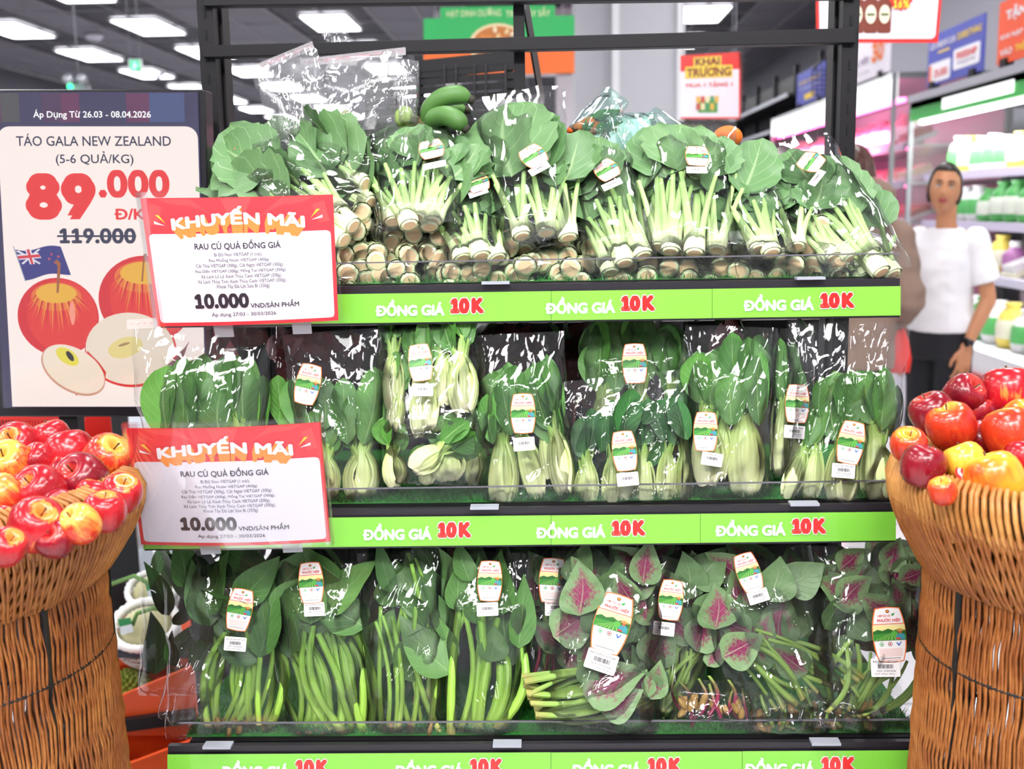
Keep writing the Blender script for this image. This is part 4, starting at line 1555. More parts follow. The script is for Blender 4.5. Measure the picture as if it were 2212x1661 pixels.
b = Bag('choy_sum_bag', 'lying bag of choy sum at the left end, wrinkled film, leaves pointing left', (745, 485, 1.83), (545, 330, 2.0), 175, 165, 0.08, 201, group=GU, amp=0.009, film=FILMS[0])
b.choys([(745, 520, 560, 400), (765, 490, 590, 350), (740, 460, 580, 330), (700, 500, 520, 410)])
b.spray('choy', 7, (510, 330, 640, 430), (130, 190), (-1.5, -0.5), 1.1)
b = Bag('choy_sum_bag', 'second lying bag of choy sum above the upper promotion card', (800, 400, 1.88), (620, 300, 2.03), 130, 130, 0.07, 202, group=GU, amp=0.009, film=FILMS[2])
b.choys([(800, 440, 650, 330), (790, 400, 640, 310)])
b.spray('choy', 6, (600, 310, 760, 370), (120, 180), (-1.4, -0.3), 1.1)
b = Bag('choy_sum_bag', 'full bag of choy sum with pale curved stalks, below the green bananas', (905, 500, 1.81), (900, 268, 2.0), 190, 215, 0.08, 203, group=GU, amp=0.008)
b.choys([(885, 488, 835, 300), (928, 492, 925, 290), (850, 480, 820, 330), (900, 470, 960, 310), (935, 480, 985, 330)])
b.leaves('choy', [(850, 360, 840, 265, 1.3), (920, 340, 900, 270, 1.6), (975, 360, 985, 290, 1.2), (940, 370, 960, 320, 1.2)])
b.label(932, 322, 55, 'choy', -0.15, (940, 352, -0.1), sq=0.66)
b = Bag('choy_sum_bag', 'partly hidden bag of choy sum between the banana-side bag and the tallest leaf', (1020, 560, 1.805), (1000, 380, 1.93), 130, 130, 0.07, 204, group=GU)
b.choys([(1040, 555, 990, 400), (1000, 560, 960, 420), (1075, 560, 1010, 430)])
b.spray('choy', 4, (960, 390, 1040, 460), (90, 130))
b.label(1032, 395, 50, 'choy', -0.2, (1033, 412, -0.2), sq=0.66)
b = Bag('choy_sum_bag', 'bag of choy sum with the tallest broad leaf, at the shelf centre', (1165, 530, 1.80), (1115, 205, 2.0), 150, 205, 0.08, 205, group=GU, film=FILMS[2], amp=0.006)
b.choys([(1128, 512, 1080, 290), (1180, 505, 1170, 300), (1228, 515, 1190, 330)])
b.leaves('choy', [(1105, 382, 1102, 214, 1.55), (1180, 370, 1150, 240, 1.0), (1190, 380, 1200, 300, 1.1), (1200, 402, 1215, 340, 0.9)], y=-0.035)
b.label(1152, 337, 55, 'choy', -0.45, (1165, 360, -0.4), off=0.012, sq=0.66)
b = Bag('choy_sum_bag', 'bag of choy sum with a drooping tag, left of the upright bright bag', (1345, 572, 1.80), (1275, 290, 1.98), 150, 170, 0.08, 206, group=GU)
b.choys([(1320, 590, 1270, 350), (1390, 555, 1300, 340), (1350, 570, 1290, 360)])
b.leaves('choy', [(1290, 402, 1262, 300, 1.4), (1310, 380, 1300, 300, 1.2), (1270, 432, 1250, 350, 1.1)], y=-0.03)
b.label(1310, 367, 52, 'choy', -0.35, (1322, 394, -0.25), off=0.012, sq=0.66)
b = Bag('choy_sum_bag', 'bright upright bag of choy sum with four pale bulbs and a level tag', (1490, 560, 1.80), (1482, 265, 1.99), 190, 215, 0.08, 207, group=GU, film=FILMS[1])
b.choys([(1422, 535, 1425, 290), (1448, 545, 1460, 280), (1500, 548, 1500, 280), (1548, 542, 1560, 300)])
b.leaves('choy', [(1440, 382, 1430, 270, 1.2), (1500, 380, 1490, 265, 1.5), (1550, 382, 1565, 290, 1.2), (1530, 412, 1540, 370, 1.2)], y=-0.03)
b.label(1506, 337, 52, 'choy', 0.0, (1505, 363, -0.05), off=0.012, sq=0.66)
b = Bag('choy_sum_bag', 'leaning bag of choy sum with low bulbs, between the bright and right end bags', (1660, 560, 1.79), (1615, 400, 1.92), 130, 130, 0.07, 208, group=GU)
b.choys([(1668, 548, 1600, 390), (1640, 540, 1590, 400), (1720, 535, 1690, 400)])
b.spray('choy', 3, (1590, 400, 1640, 450), (80, 120))
b = Bag('choy_sum_bag', 'long slanting bag of choy sum at the right end, stems running down to the right', (1860, 575, 1.79), (1672, 318, 2.0), 200, 215, 0.08, 209, group=GU, film=FILMS[3], amp=0.008, seal=False)
b.choys([(1885, 550, 1720, 370), (1840, 560, 1700, 370), (1800, 560, 1680, 380), (1905, 590, 1740, 370), (1720, 530, 1690, 400)])
b.leaves('choy', [(1720, 402, 1640, 330, 1.4), (1750, 392, 1700, 325, 1.4), (1790, 392, 1750, 335, 1.1), (1700, 432, 1630, 390, 1.0)], y=-0.03)
b.label(1752, 350, 50, 'choy', -0.5, (1765, 380, -0.5), off=0.012, sq=0.66)
b = Bag('choy_sum_bag', 'outermost bag of choy sum at the right end with its seal strip curling off', (1900, 600, 1.80), (1790, 400, 1.95), 150, 150, 0.06, 210, group=GU, amp=0.008, film=FILMS[0])
b.choys([(1930, 595, 1800, 430), (1870, 600, 1770, 440)], CHOYP)

# ------------------------------------------------------------------ lowest shelf: water spinach, malabar spinach, amaranth
GB = 'spinach and amaranth bags on the lowest shelf'
yb, yc = 1.66, 1.74
for i, (x, kd, lab) in enumerate(((420, 'spin', 'dark spinach bag at the back left of the lowest shelf'), (640, 'spin', 'dark spinach bag at the back behind the brown-speckled bag'), (880, 'bas', 'dark malabar spinach bag at the back, left of centre'),
                                  (1120, 'amar', 'amaranth bag at the back, centre of the lowest shelf'), (1360, 'amar', 'amaranth bag at the back behind the large tagged amaranth'),
                                  (1600, 'amar', 'amaranth bag at the back, right of centre'), (1830, 'amar', 'amaranth bag at the back right end of the lowest shelf'))):
    b = Bag('spinach_bag' if kd != 'amar' else 'amaranth_bag', lab, (x, 1500, 1.93), (x, 1180, 1.99), 240, 230, 0.09, 320 + i, group='bags at the back of the lowest shelf', res=0.6)
    b.spray(kd, 16, (x - 95, 1190, x + 95, 1400), (90, 150))
b = Bag('water_spinach_bag', 'leftmost bag on the lowest shelf, tilted tag, slim green stems and dark leaves', (490, 1590, yb), (480, 1190, yc), 260, 255, 0.08, 501, group=GB, amp=0.007, film=FILMS[3])
b.foot = (430, 590)
b.stems('spin', 16, (435, 1565, 590, 1570), (470, 1370, 600, 1350), 15)
b.spray('spin', 16, (375, 1205, 590, 1380), (90, 170), (-1.2, 1.2), 1.25)
b.leaves('spin', [(380, 1440, 372, 1360, 1.4), (560, 1420, 575, 1250, 1.2), (450, 1260, 360, 1200, 1.5), (480, 1250, 590, 1210, 1.3)])
b.spray('bas', 3, (440, 1230, 580, 1340), (90, 130), (-0.8, 0.8), 1.2)
b.label(518, 1317, 56, 'spin', 0.22, (508, 1387, 0.12))
m = b
b = Bag('plastic_bag_tail', 'crumpled empty bag end sticking out at the bottom left of the lowest shelf', (380, 1560, 1.64), (440, 1400, 1.68), 90, 130, 0.05, 502, amp=0.012, cat='plastic bag', film=FILMS[0])
b = Bag('water_spinach_bag', 'bag of thick light green stems with a tag near the top, second from the left', (705, 1610, yb), (680, 1190, yc), 180, 225, 0.08, 503, group=GB)
b.foot = (640, 800)
b.stems('spin', 17, (645, 1598, 800, 1590), (600, 1380, 745, 1340), 17)
b.stems('spin', 4, (740, 1590, 795, 1580), (680, 1300, 760, 1300), 15)
b.spray('bas', 12, (600, 1210, 770, 1370), (110, 170), (-1.2, 1.2), 1.15)
b.leaves('spin', [(790, 1440, 770, 1390, 1.6), (625, 1420, 600, 1260, 1.1)])
b.label(672, 1259, 55, 'spin', 0.0, (680, 1312, 0.03))
b = Bag('water_spinach_bag', 'bag of dark leaves and few slanting stems without a tag, left of the malabar spinach', (880, 1590, yb), (860, 1190, yc), 170, 190, 0.08, 504, group=GB, amp=0.008, film=FILMS[0])
b.foot = (820, 945)
b.stems('spin', 9, (820, 1580, 945, 1575), (810, 1330, 900, 1290), 12)
b.stems('spin', 4, (900, 1520, 950, 1530), (880, 1210, 900, 1200), 11)
b.spray('bas', 9, (800, 1220, 960, 1420), (100, 170), (-0.8, 1.0), 1.1)
b.spray('spin', 6, (800, 1200, 960, 1400), (100, 150))
b = Bag('malabar_spinach_bag', 'bag of upright malabar spinach with straight thick stems and a tag, at the shelf centre', (1035, 1600, yb), (1065, 1190, yc), 170, 200, 0.08, 505, group=GB)
b.stems('spin', 14, (975, 1580, 1085, 1580), (990, 1300, 1120, 1370), 17)
b.leaves('bas', [(1100, 1440, 1105, 1220, 1.0), (1060, 1430, 1065, 1350, 1.5), (1085, 1400, 1075, 1230, 0.9), (1010, 1330, 1005, 1200, 1.0), (1120, 1400, 1130, 1240, 0.7), (1035, 1350, 1030, 1200, 1.0)])
b.spray('bas', 5, (990, 1210, 1120, 1300), (90, 140), (-0.6, 0.6), 1.1)
b.label(1058, 1255, 54, 'bas', -0.05, (1053, 1312, -0.12))
b = Bag('amaranth_bag', 'narrow dark amaranth bag with a half-shaded tag, right of the malabar spinach', (1170, 1480, 1.72), (1185, 1185, 1.78), 110, 130, 0.07, 506, group=GB)
b.stems('red', 7, (1140, 1470, 1200, 1470), (1145, 1360, 1215, 1340), 7)
b.spray('amar', 8, (1145, 1210, 1225, 1380), (70, 110))
b.label(1194, 1254, 60, 'amar', 0.0, (1203, 1310, -0.05))
b = Bag('amaranth_bag', 'large pale amaranth bag with the biggest central tag and stems swept to the left', (1290, 1580, 1.64), (1330, 1188, 1.73), 270, 240, 0.09, 507, group=GB, film=FILMS[1], amp=0.006)
b.stems('amar', 18, (1130, 1470, 1160, 1550), (1360, 1440, 1400, 1500), 13, 12)
b.spray('amar', 52, (1225, 1205, 1425, 1470), (60, 115), (-1.0, 1.0), 1.15)
b.leaves('amar', [(1260, 1500, 1400, 1450, 1.2), (1300, 1540, 1390, 1490, 1.2), (1250, 1330, 1240, 1210, 1.3)], y=-0.045)
b.label(1322, 1347, 80, 'amar', 0.18, (1299, 1425, 0.2))
b = Bag('amaranth_bag', 'amaranth bag with a half-hidden tag and stems slanting down to the left', (1440, 1560, 1.68), (1460, 1190, 1.75), 170, 170, 0.08, 508, group=GB)
b.stems('amar', 16, (1365, 1530, 1460, 1560), (1440, 1380, 1530, 1400), 11)
b.stems('red', 8, (1440, 1585, 1530, 1560), (1480, 1480, 1560, 1500), 9)
b.spray('amar', 12, (1420, 1210, 1530, 1400), (70, 120))
b.label(1449, 1296, 54, 'amar', 0.05, (1434, 1354, 0.05))
b = Bag('amaranth_bag', 'wide amaranth bag with a small upper tag and stems running down to the right', (1700, 1560, 1.66), (1620, 1188, 1.74), 300, 260, 0.09, 509, group=GB, amp=0.008)
b.stems('amar', 18, (1680, 1530, 1860, 1470), (1560, 1390, 1660, 1370), 11, 14)
b.spray('amar', 40, (1520, 1205, 1745, 1420), (60, 115), (-1.2, 1.2), 1.15)
b.leaves('amar', [(1545, 1360, 1535, 1260, 1.5), (1560, 1420, 1650, 1370, 1.3), (1660, 1300, 1680, 1200, 1.4)], y=-0.045)
b.label(1617, 1236, 52, 'amar', -0.12, (1638, 1284, -0.12))
b = Bag('amaranth_bag', 'rightmost amaranth bag with a large tag low on its right side', (1880, 1560, 1.65), (1890, 1185, 1.73), 250, 240, 0.09, 510, group=GB, film=FILMS[2], amp=0.008)
b.stems('amar', 14, (1790, 1530, 1900, 1545), (1830, 1390, 2000, 1450), 11)
b.spray('amar', 44, (1795, 1195, 1995, 1410), (60, 115), (-1.2, 1.2), 1.2)
b.label(1921, 1371, 73, 'amar', -0.12, (1913, 1438, -0.08))
# roots at the foot of the amaranth
for x, y_, lab in ((1545, 1530, 'small amaranth bundle with knobbly roots, between the slanting bags'), (1700, 1560, 'small amaranth bundle with knobbly roots under the wide amaranth bag'), (1820, 1550, 'small amaranth bundle with knobbly roots near the right end')):
    b = Bag('amaranth_bag', lab, (x, y_ + 30, 1.635), (x, y_ - 60, 1.66), 180, 190, 0.05, int(x), group=GB, amp=0.008, res=0.7)
    r = random.Random(x)
    for i in range(16):
        p = b.loc(x + r.uniform(-75, 75), y_ + r.uniform(-25, 18), r.uniform(-0.015, 0.01))
        MB().ball((0, 0, 0), 0.006, 6, sc=(1, 1, r.uniform(1.1, 2.2))).build('root', ROOTM, b.root, M=Matrix.Translation(p) @ Matrix.Rotation(r.uniform(-1, 1), 4, 'Y'))
    b.stems('red' if x < 1600 else 'amar', 8, (x - 70, y_ + 15, x + 70, y_ + 15), (x - 90, y_ - 60, x + 60, y_ - 50), 8)

for (x0, x1, y_, n, k) in ((640, 800, 1600, 16, 'brown cut stem ends'), (430, 590, 1574, 14, ''), (820, 945, 1585, 12, '')):
    for b in BAGS:
        if b.foot == (x0, x1):
            r = random.Random(x0)
            for i in range(n):
                p = b.loc(r.uniform(x0, x1), y_ + r.uniform(-12, 8), r.uniform(-0.03, 0.0))
                MB().tube([(0, 0, -0.008), (0, 0, 0.012)], [0.0045, 0.004], 6).build('cut_end', ROOTM, b.root, M=Matrix.Translation(p) @ Matrix.Rotation(r.uniform(-0.6, 0.6), 4, 'Y'))
# ------------------------------------------------------------------ wicker baskets (the produce lights are added fill, set up above)
def wicker_mat(name, c1, c2, c3):
    t = NT(name)
    nz = t.noise(9, 5)
    n2 = t.noise(60, 2)
    f = t.math('ADD', t.math('MULTIPLY', nz, 0.7), t.math('MULTIPLY', n2, 0.4), clamp=True)
    t.l(t.ramp(f, [(0.25, srgb(c1)), (0.5, srgb(c2)), (0.75, srgb(c3))]), t.b.inputs['Base Color'])
    t.b.inputs['Roughness'].default_value = 0.42
    t.l(t.bump(n2, 0.3, 0.001), t.b.inputs['Normal'])
    return t.m


WICK = wicker_mat('varnished wicker', '#5e3013', '#93521f', '#bd7a3a')
WICKL = wicker_mat('light varnished wicker', '#7a4a1e', '#ab6d30', '#cf9550')
WICKD = mat('dark wicker core', '#3a2110', 0.7, vary=0.3, scale=20)


def basket(label, cx, cy, Yc, R, hb=1.0, seed=0, n1=150):
    c = at(cx, cy, Yc)
    root = empty('wicker_basket', (c.x, c.y, 0), label, 'basket')
    z = c.z
    r = random.Random(seed)
    # dark core of the rim
    core = [(R * 0.93, z - 0.03), (R * 0.96, z - 0.008), (R * 1.0, z - 0.004), (R * 1.035, z - 0.016), (R * 1.02, z - 0.045), (R * 0.94, z - 0.095), (R * 0.86, z - 0.13), (R * 0.82, z - 0.14), (R * 0.86, z - 0.07)]
    MB().lathe(core, 72, cap=False).build('rim_core', WICKD, root)
    # strands wrapped over the top roll
    m = MB()
    for i in range(n1):
        a0 = 2 * pi * i / n1 + r.uniform(-0.006, 0.006)
        pts = []
        for j, (rr_, dz) in enumerate(((0.90, -0.03), (0.925, -0.004), (0.975, 0.008), (1.03, 0.0), (1.06, -0.022), (1.045, -0.050), (1.0, -0.070))):
            a = a0 + j * 0.022
            pts.append((R * rr_ * cos(a), R * rr_ * sin(a), z + dz + r.uniform(-0.001, 0.001)))
        m.tube(pts, [0.0037] * 7, 5, cap=False)
    tag(m.build('rim_wrap', WICKL, root), kind='stuff')
    m = MB()
    n2 = int(n1 * 1.0)
    for lay in range(2):
        for i in range(n2):
            a0 = 2 * pi * (i + 0.5 * lay) / n2 + r.uniform(-0.01, 0.01)
            pts = []
            s = 1 if lay else -1
            prof = ((1.04, -0.045), (1.01, -0.070), (0.965, -0.095), (0.915, -0.118), (0.87, -0.138), (0.835, -0.150))
            for j, (rr_, dz) in enumerate(prof):
                a = a0 + s * (j - 2.5) * 0.016 + r.uniform(-0.002, 0.002)
                pts.append((R * (rr_ + 0.008 * lay + r.uniform(0, 0.006)) * cos(a), R * (rr_ + 0.008 * lay) * sin(a), z + dz + r.uniform(-0.001, 0.001)))
            m.tube(pts, [0.0030] * 6, 4, cap=False)
    tag(m.build('rim_weave', WICK, root), kind='stuff')
    # body: fine upright strands with bulging bands
    m = MB()
    nb = int(n1 * 1.7)
    H = z - 0.14
    for i in range(nb):
        a0 = 2 * pi * i / nb + r.uniform(-0.008, 0.008)
        ph = r.uniform(0, 6.28)
        pts, rad = [], []
        for j in range(27):
            v = j / 26
            zz = H * (1 - v) + 0.002
            a = a0 + 0.002 * sin(v * 30 + ph) + 0.010 * sin(v * 50 + a0 * 5)
            rr_ = R * (0.825 + 0.05 * sin(v * pi * 0.7)) + 0.0025 * sin(v * 52 + (i % 2) * pi)
            pts.append((rr_ * cos(a), rr_ * sin(a), zz))
            rad.append(0.0024)
        m.tube(pts, rad, 4, cap=False)
    tag(m.build('body_weave', WICK, root), kind='stuff')
    hoops = []
    for zz in (H - 0.12, H - 0.28, H - 0.44, H - 0.62, H - 0.8):
        m = MB()
        rr_ = R * 0.84
        m.tube([(rr_ * cos(2 * pi * j / 40), rr_ * sin(2 * pi * j / 40), zz) for j in range(41)], 0.003, 5, cap=False)
        m.build('hoop', mat('black basket wire', '#141210', 0.5), root)
    for k in range(8):
        a = 2 * pi * k / 8 + 0.35
        m = MB().bar((R * 0.83 * cos(a), R * 0.83 * sin(a), z - 0.1), (R * 0.85 * cos(a), R * 0.85 * sin(a), 0), 0.009)
        m.build('upright_rod', mat('black basket wire', '#141210', 0.5), root, smooth=False)
    # tray that carries the fruit
    MB().lathe([(0.001, z - 0.10), (R * 0.8, z - 0.10), (R * 0.84, z - 0.03), (R * 0.80, z - 0.115), (0.001, z - 0.115)], 40, cap=False).build('fruit_tray', mat('dark tray lining', '#2a1a12', 0.7), root)
    return root


basket('round wicker basket of red apples at the left', -190, 1040, 1.47, 0.298, seed=1, n1=205)
basket('round wicker basket of yellow and red apples at the right', 2352, 1006, 1.44, 0.240, seed=2, n1=172)


def apple_mat(name, deep, mid, light, p0, p1, streak=0.5):
    t = NT(name)
    tc = t.n('ShaderNodeTexCoord').outputs['Object']
    oi = t.n('ShaderNodeObjectInfo').outputs['Random']
    off = t.n('ShaderNodeVectorMath', operation='ADD')
    comb = t.n('ShaderNodeCombineXYZ')
    t.l(t.math('MULTIPLY', oi, 37.0), comb.inputs[0])
    t.l(tc, off.inputs[0])
    t.l(comb.outputs[0], off.inputs[1])
    mp = t.n('ShaderNodeMapping')
    mp.inputs['Scale'].default_value = (1, 1, 0.12)
    t.l(off.outputs[0], mp.inputs[0])
    big = t.noise(1.1, 2, off.outputs[0])
    stx = t.noise(9, 5, mp.outputs[0], rough=0.7)
    sep = t.n('ShaderNodeSeparateXYZ')
    t.l(tc, sep.inputs[0])
    f = t.math('ADD', t.math('MULTIPLY', big, 1.0), t.math('MULTIPLY', stx, streak))
    # golden around the stem
    rad = t.math('SQRT', t.math('ADD', t.math('MULTIPLY', sep.outputs[0], sep.outputs[0]), t.math('MULTIPLY', sep.outputs[1], sep.outputs[1])))
    near = t.math('MULTIPLY', t.math('SUBTRACT', 0.42, rad), 1.1, clamp=True)
    near = t.math('MULTIPLY', near, t.math('GREATER_THAN', sep.outputs[2], 0.0))
    f = t.math('ADD', f, near)
    col = t.ramp(f, [(p0, srgb(deep)), ((p0 + p1) / 2, srgb(mid)), (p1, srgb(light))])
    vo = t.n('ShaderNodeTexVoronoi', Scale=14.0)
    t.l(tc, vo.inputs['Vector'])
    sp = t.math('LESS_THAN', vo.outputs['Distance'], 0.09)
    col = t.mix(t.math('MULTIPLY', sp, 0.45), col, srgb('#f0d9a8'))
    t.l(col, t.b.inputs['Base Color'])
    t.b.inputs['Roughness'].default_value = 0.22
    t.b.inputs['Coat Weight'].default_value = 0.15
    t.b.inputs['Coat Roughness'].default_value = 0.12
    return t.m


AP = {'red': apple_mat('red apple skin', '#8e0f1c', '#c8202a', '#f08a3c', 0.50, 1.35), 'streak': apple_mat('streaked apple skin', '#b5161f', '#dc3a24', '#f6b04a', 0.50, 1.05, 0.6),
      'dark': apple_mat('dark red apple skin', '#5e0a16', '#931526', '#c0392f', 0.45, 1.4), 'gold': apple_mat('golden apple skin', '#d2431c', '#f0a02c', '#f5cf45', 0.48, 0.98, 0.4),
      'orange': apple_mat('orange red apple skin', '#a3141c', '#dc4420', '#f4a236', 0.48, 1.05, 0.45)}
STEMM = mat('apple stem brown', '#5a3b20', 0.7)


def apple_mesh(seed, m_):
    r = random.Random(seed)
    prof = [(0.001, -0.38), (0.06, -0.40), (0.13, -0.445), (0.22, -0.455), (0.34, -0.40), (0.44, -0.27), (0.495, -0.08), (0.50, 0.08), (0.475, 0.22), (0.41, 0.345), (0.31, 0.42), (0.21, 0.44), (0.13, 0.41), (0.07, 0.345), (0.03, 0.29), (0.001, 0.27)]
    mb = MB().lathe(prof, 28, cap=False)
    out = []
    o = r.uniform(0, 50)
    for v in mb.v:
        a = math.atan2(v[1], v[0])
        k = 1 + 0.018 * cos(5 * a + o) * (0.5 - v[2]) + 0.035 * noise.noise(Vector((v[0] * 1.5 + o, v[1] * 1.5, v[2])))
        out.append((v[0] * k, v[1] * k, v[2] * (1 + 0.03 * cos(a + o))))
    mb.v = out
    return mb.mesh('apple', m_)


APM = {k: [apple_mesh(s + i * 5, m_) for s in range(2)] for i, (k, m_) in enumerate(AP.items())}
stem_me = MB().tube([(0, 0, 0.27), (0.01, 0, 0.38), (0.03, 0.01, 0.50)], [0.018, 0.014, 0.022], 6).mesh('stem', STEMM)
cal_me = MB().lathe([(0.001, -0.40), (0.05, -0.39), (0.03, -0.43), (0.055, -0.46), (0.001, -0.42)], 7, cap=False).mesh('calyx', STEMM)
pr = Print(lambda x, y, h: Vector((x, -h, y)))
pr.ell(0, 0, 0.15, 0.15, RED, 0.0)
pr.ell(0, 0.02, 0.10, 0.10, WHITE, 0.004, a0=0.6, a1=5.6)
pr.ell(0.01, 0.02, 0.065, 0.065, RED, 0.008)
pr.rect(-0.08, -0.09, 0.08, -0.065, WHITE, 0.006)
sticker_me = pr.mb.mesh('fruit_sticker', pr.mats, False)

ra = random.Random(77)


def apples(lst, Yf, dfl, place, group, kmax=1.0):
    for i, (px_, py_, d, kind, lab) in enumerate(lst):
        Y = Yf(px_, py_)
        p = at(px_, py_, Y)
        zz = (p - EYE).dot(_F)
        s = d * zz / FPX * 1.02
        me = APM[kind][i % 2]
        root = empty('apple', p, lab, 'apple', group)
        tilt = Matrix.Rotation(ra.uniform(-0.5, 0.5), 4, 'Z') @ Matrix.Rotation(ra.choice((0.15, 0.5, 0.8, -0.3, 0.65)), 4, 'X') @ Matrix.Rotation(ra.uniform(-0.5, 0.5), 4, 'Y')
        root.matrix_world = Matrix.Translation(p) @ tilt @ Matrix.Diagonal((s, s, s, 1))
        link('fruit_skin', me, root)
        link('stem', stem_me, root)
        link('calyx', cal_me, root)
        if 'sticker' in lab:
            q = root.matrix_world.inverted() @ (p - (p - EYE).normalized() * s * 0.52 + Vector((0.0, 0, -0.012)))
            d_ = (root.matrix_world.inverted().to_3x3() @ (EYE - p)).normalized()
            rot = Vector((0, -1, 0)).rotation_difference(d_).to_matrix().to_4x4()
            link('fruit_sticker', sticker_me, root, Matrix.Translation(q) @ rot @ Matrix.Diagonal((1.3, 1.3, 1.3, 1)))


LA = [(38, 962, 98, 'red', 'red apple at the back left of the left basket, under the screen'), (110, 948, 84, 'red', 'red apple at the very back of the left basket, below the screen post'),
      (18, 1004, 104, 'streak', 'apple with a golden stem hollow at the left edge of the left basket'), (82, 996, 78, 'red', 'small red apple wedged between the gold-hollowed and the pale-bottomed apple'),
      (150, 980, 106, 'red', 'red apple showing a pale yellow bottom, upper middle of the left basket'), (232, 990, 104, 'streak', 'orange-red streaked apple at the basket rim beside the lower promotion card'),
      (177, 1035, 112, 'dark', 'dark red apple with its stem up, centre of the left basket'), (86, 1062, 112, 'red', 'plain red apple left of the dark red centre apple'),
      (4, 1075, 100, 'streak', 'yellow-flecked apple cut by the left edge of the picture'), (78, 1134, 116, 'red', 'front red apple with an upright stem, resting at the left basket rim'),
      (172, 1132, 88, 'streak', 'orange streaked apple at the front rim right of the stemmed front apple'), (262, 1066, 86, 'red', 'red apple touching the rim below the streaked rim apple'),
      (226, 1106, 90, 'red', 'red apple low at the right rim of the left basket'), (14, 1182, 84, 'red', 'red apple low at the front left, barely above the rim'),
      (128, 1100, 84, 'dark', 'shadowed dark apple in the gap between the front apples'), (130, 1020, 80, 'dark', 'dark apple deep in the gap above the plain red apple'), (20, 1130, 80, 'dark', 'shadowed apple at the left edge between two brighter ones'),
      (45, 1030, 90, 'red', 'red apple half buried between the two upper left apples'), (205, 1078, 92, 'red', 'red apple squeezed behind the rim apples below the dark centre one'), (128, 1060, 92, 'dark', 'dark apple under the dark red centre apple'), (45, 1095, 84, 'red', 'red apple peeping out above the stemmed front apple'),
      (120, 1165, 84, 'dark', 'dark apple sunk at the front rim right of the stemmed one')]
apples(LA, lambda x, y: 1.262 + (1135 - y) * 0.0019 + (0.05 if (x, y) in ((128, 1100), (130, 1020), (20, 1130), (45, 1030), (205, 1078), (128, 1060), (45, 1095), (120, 1165)) else 0), 1, 'left', 'apples in the left basket')
RA = [(2083, 852, 88, 'dark', 'glossy dark red apple at the back of the right basket'), (2015, 893, 96, 'dark', 'dark red apple at the upper left of the right basket'),
      (2054, 920, 104, 'orange', 'orange-red apple in front of the dark one, upper left of the right basket'), (2112, 890, 84, 'dark', 'dark apple behind, half hidden in the middle of the right basket'),
      (2178, 846, 112, 'red', 'big red apple on top at the upper right of the heap'), (2180, 934, 110, 'orange', 'red apple with a green-gold stem hollow at the right edge'),
      (1994, 1006, 96, 'dark', 'shiny dark red apple at the left rim of the right basket'), (2084, 1000, 92, 'gold', 'yellow apple with a red fruit sticker in the right basket'),
      (2149, 1034, 122, 'gold', 'large yellow-orange apple at the front of the right basket'), (1962, 960, 76, 'orange', 'apple seen through the bag film at the left rim'),
      (2036, 1060, 62, 'orange', 'small piece of orange apple low at the rim'), (2096, 1076, 76, 'orange', 'red apple tucked under the big yellow-orange one'), (2118, 948, 76, 'dark', 'deep red apple in the gap above the yellow one'),
      (2206, 905, 84, 'orange', 'apple with yellow blush behind the right edge apple'), (2214, 990, 84, 'red', 'red apple at the right picture edge beside the big yellow-orange one')]
apples(RA, lambda x, y: 1.335 + (1040 - y) * 0.0013 + (0.05 if (x, y) in ((2118, 948), (2112, 890), (2096, 1076)) else 0), 1, 'right', 'apples in the right basket')

# the layer of apples under the heap
for (cx, cy, Yc, R, kinds, d, where) in ((-190, 1040, 1.47, 0.298, ('red', 'streak', 'red', 'dark'), 0.066, 'left'), (2352, 1006, 1.44, 0.240, ('orange', 'gold', 'dark', 'red'), 0.080, 'right')):
    c = at(cx, cy, Yc)
    i = 0
    for a_ in range(-6, 7):
        for b_ in range(-6, 7):
            x, y = (a_ + 0.5 * (b_ % 2)) * d * 1.02, b_ * d * 0.88
            if x * x + y * y > (R * 0.80 - d / 2) ** 2:
                continue
            root = empty('apple', (0, 0, 0), 'apple in the bottom layer under the heap in the %s basket' % where, 'apple', 'bottom layer of apples in the %s basket' % where)
            root.matrix_world = Matrix.Translation((c.x + x, c.y + y, c.z - 0.045)) @ Matrix.Rotation(ra.uniform(0, 6), 4, 'Z') @ Matrix.Rotation(ra.uniform(-0.8, 0.8), 4, 'X') @ Matrix.Diagonal((d, d, d, 1))
            link('fruit_skin', APM[kinds[(a_ * 3 + b_ * 5) % 4]][i % 2], root)
            link('stem', stem_me, root)
            i += 1

# ------------------------------------------------------------------ green bananas and other things on top of the pile
BAN = mat('green banana skin', '#4d7a36', 0.5, vary=0.3, scale=20)
BTIP = mat('banana tip', '#2c2a1c', 0.7)
root = empty('green_bananas', at(960, 240, 1.98), 'hand of unripe green bananas lying behind the choy sum bags', 'bananas')
O = root.location.copy()


def pxs(lst, Y):
    return [at(x, y, Y + dy) - O for x, y, dy in lst]


